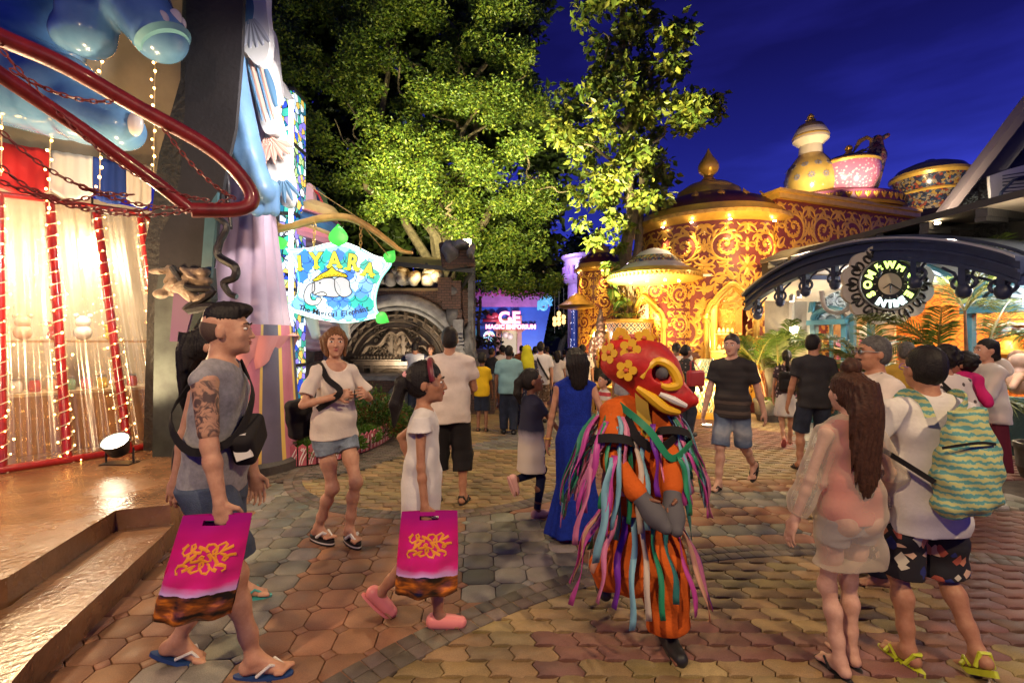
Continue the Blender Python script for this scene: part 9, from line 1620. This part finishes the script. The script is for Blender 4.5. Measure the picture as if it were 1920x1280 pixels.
strapm(p, bk, [c - p.fx * .12 + p.up * .1 - p.fy * .06, c + p.up * .13 - p.fy * .09, c + p.fx * .1 + p.up * .12 - p.fy * .06], .006, BLKT); strapm(p, bk, [c - p.fx * .12 - p.up * .06 - p.fy * .02, c - p.fx * .22 + p.up * .02 + p.fy * .05, c - p.fx * .26 + p.up * .06 + p.fy * .12], .012, BLKT)
# 25.. right-hand group
p = Person('grey haired man with sunglasses and moustache in a white polo shirt', (2.36, 3.12), 1.56, 78, 'm', TAN, heavy=1.22, head=(R(8), R(3)), face=True, lh=(-.12, .3, .98), lel=(-1, -.4, -.4)); p.shirt(WHT2, .7, .84, .022, sl=.04); p.pants(DKDEN, 1.97, .02); p.hair(GREYH, 'short'); specs(p, STEEL, mat('mirror_lens', (.35, .3, .25), .08, .9)); m = MB(); m.tube([p.h(-.032, .09, -.05), p.h(0, .101, -.044), p.h(.032, .09, -.05)], [.004, .009, .004], 8); m.build('moustache', BROW, p.root, True, True); strapm(p, p.root, [p.N - p.fx * .1 + p.up * .03, p.N - p.up * .2 - p.fx * .0 + p.fy * .19, p.N - p.up * .4 + p.fx * .16 + p.fy * .15], .014, mat('grey_strap', (.2, .18, .17), .7))
MOT = mat('white_palm_motif', (.7, .62, .55), .85, fn=spots(10, (.70, .63, .56), [(.06, .05, .05), (.1, .08, .07)], .17)); p = Person('curly haired woman in white t-shirt with small dark motifs', (3.66, 4.05), 1.48, -8, 'f', TAN, heavy=1.12); p.shirt(MOT, .85, .80, .022, sl=.05); p.pants(BLKT, 1.97); p.hair(BLACKH, 'curly', vol=1.1, seed=2); strapm(p, p.root, [p.N - p.fx * .12 + p.up * .03, p.N - p.up * .2 - p.fy * .17, p.N - p.up * .42 + p.fx * .15 - p.fy * .15], .022, BLKT)
p = Person('dark curly haired woman with a hot pink scarf by the shop', (4.10, 4.35), 1.42, 40, 'f', TAN); p.shirt(clothm('plum_top', (.20, .02, .06)), .6); p.pants(BLKT, 1.97); p.hair(BLACKH, 'curly', vol=1.08, seed=7); s = SDF(); s.cone(p.N - p.fx * .1, p.N + p.fx * .1, .075, .075, .05); s.cone(p.N + p.fx * .06 - p.fy * .06, p.N - p.up * .2 - p.fy * .15, .06, .04, .05); s.disp(p.wr_(.01)); p.add('scarf', s, clothm('hot_pink_scarf', (.62, .02, .16)))
p = Person('woman with low ponytail in a sheer white jacket and long maroon skirt', (4.58, 4.62), 1.55, 82, 'f', FAIR, face=True, lf=(-.07, .05, 0, 0, 0), rf=(.07, -.1, 0, 0, 0), lh=(-.1, .34, 1.0), rh=(.1, .34, 1.0), lel=(-1, -.5, -.6), rel=(1, -.5, -.6)); p.shirt(clothm('grey_vest', (.26, .22, .20)), 0, .92, .010); p.shirt(sheer('sheer_white', (.85, .80, .74), .50), 1.9, .86, .03, flare=.02, sl=.05, neck=None, name='sheer_jacket', amp=.008); p.skirt(clothm('maroon_skirt', (.10, .012, .025)), .36, 1.0, w1=.21, nf=8); s = SDF(); s.ell(p.N - p.fy * .11 - p.up * .02, (.12, .07, .09), None, .03); s.disp(p.wr_(.008)); p.add('hood', s, MATS['sheer_white']); p.hair(BLACKH, 'bun', -.07); p.shoes(WSTR, 'sandal')
p = Person('person in orange shirt inside the crowd at the shop door', (4.72, 6.5), 1.30, -20, 'k', TAN); p.shirt(clothm('bright_orange', (.75, .22, .03)), .8); p.pants(DKDEN, 1.9); p.hair(BLACKH, 'short')
p = Person('grey haired person in a yellow collared shirt behind the man in floral shorts', (4.15, 5.05), 1.52, -20, 'm', TAN); p.shirt(clothm('mustard_shirt', (.45, .28, .04)), .7); p.pants(DKDEN, 1.97); p.hair(GREYH, 'short')
# the far crowd
CR = [(872, 660, 13, BLKT, 'short', 'm', 'dark haired man in black in the far crowd by the grotto end'), (893, 662, 12, WHT2, 'long', 'f', 'woman with long dark hair in the far crowd left of the yellow boy'), (922, 655, 11, CHART, 'short', 'm', 'man in charcoal shirt beyond the teal shirt man'), (942, 650, 11.2, WHT2, 'short', 'm', 'man in cream shirt beyond the teal shirt man, right of the charcoal one'), (908, 664, 15, GREYT, 'short', 'm', 'man in grey seen small between the charcoal and the black shirts'), (978, 650, 13.5, clothm('rust_shirt', (.3, .08, .03)), 'short', 'm', 'man in rust shirt beyond the lime headscarf'), (995, 657, 15, BLKT, 'long', 'f', 'long haired woman in black far beyond the lime headscarf'), (1026, 652, 13, clothm('leaf_green_shirt', (.06, .2, .06)), 'short', 'm', 'man in green shirt beyond the white t-shirt with black strap'), (1046, 660, 10.6, WHT2, 'long', 'f', 'woman with long black hair in white right of the black strap'), (1058, 658, 14, CHART, 'short', 'm', 'man in dark shirt far off beside the gold pavilion'), (1068, 655, 12.2, WHT, 'short', 'm', 'man in white shirt left of the motif shirt'), (1081, 656, 11.6, BLKT, 'short', 'm', 'man in black shirt just left of the motif shirt'), (1135, 662, 13.5, WHT, 'short', 'm', 'man in white by the second pavilion'), (962, 662, 17, BLKT, 'short', 'm', 'dark figure far off in front of the blue shop door'), (1012, 664, 18, GREYT, 'short', 'm', 'grey figure far off right of the blue shop door'), (1150, 668, 12, clothm('mint_shirt', (.25, .4, .3)), 'long', 'f', 'woman in mint by the lattice pot'), (850, 668, 16, BLKT, 'short', 'm', 'dark figure beyond the broad man in white'), (1098, 664, 17, DENIM, 'short', 'm', 'man in denim shirt near the blue star column'), (884, 657, 14, MATS['teal_shirt'], 'short', 'm', 'man in teal far off above the yellow boy'), (934, 660, 14.5, WHT, 'short', 'm', 'man in white far off between the charcoal and cream shirts'), (952, 655, 16, MATS['rust_shirt'], 'long', 'f', 'long haired woman in rust far off behind the teal shirt man'), (1004, 652, 11.5, CHART, 'short', 'm', 'man in charcoal just left of the black strap'), (1035, 660, 16, MATS['mustard_shirt'], 'short', 'm', 'man in mustard far off right of the black strap'), (1075, 664, 15.5, BLKT, 'long', 'f', 'long haired woman far off left of the motif shirt'), (1118, 655, 14.5, CHART, 'short', 'm', 'man in charcoal right of the motif shirt'), (1165, 662, 15, WHT2, 'short', 'm', 'man in cream behind the top of the red mask')]
rr = random.Random(4)
for x, y, Y, sm, hk, sx, lb in CR:
 H_ = (EYE - (y - 640) / F * Y) * 1.0; p = Person(lb, ((x - 960) / F * Y, Y), max(1.15, min(1.72, H_ + .02)), rr.choice((0, -20, 15, -50, 40, 170)), sx, rr.choice((FAIR, TAN, BROWN))); p.shirt(sm, rr.choice((.6, .7, .8))); p.pants(rr.choice((DKDEN, BLKT, DENIM)), rr.choice((.95, 1.97, 1.97))); p.hair(BLACKH, hk, .3)
dt = empty('display_table', (2.2, 9.6, 0), 'low gold fretwork display table behind the crowd', 'table'); m = MB(); m.lathe([(.36, .0), (.40, .08), (.34, .2), (.36, .5), (.42, .62)], 8, (2.05, 9.7, 0)); m.build('pedestal', GOLDS, dt); m = MB(); m.lathe([(.45, .63), (.48, .66), (.45, .7)], 32, (2.05, 9.7, 0)); m.build('table_top', GOLDS, dt, True); m = MB()
for i in range(24): a = 2 * PI * i / 24; leaf_strip(m, lambda u, v, z, a=a: V((2.05 + math.cos(a + u) * (.41 + z), 9.7 + math.sin(a + u) * (.41 + z), v)), -.05, .12, PI / 2, .42, .045, 1.0, .02)
m.build('fretwork', GILT, dt); lamp('POINT', (2.05, 9.4, 1.15), 14, GOLD, .08)
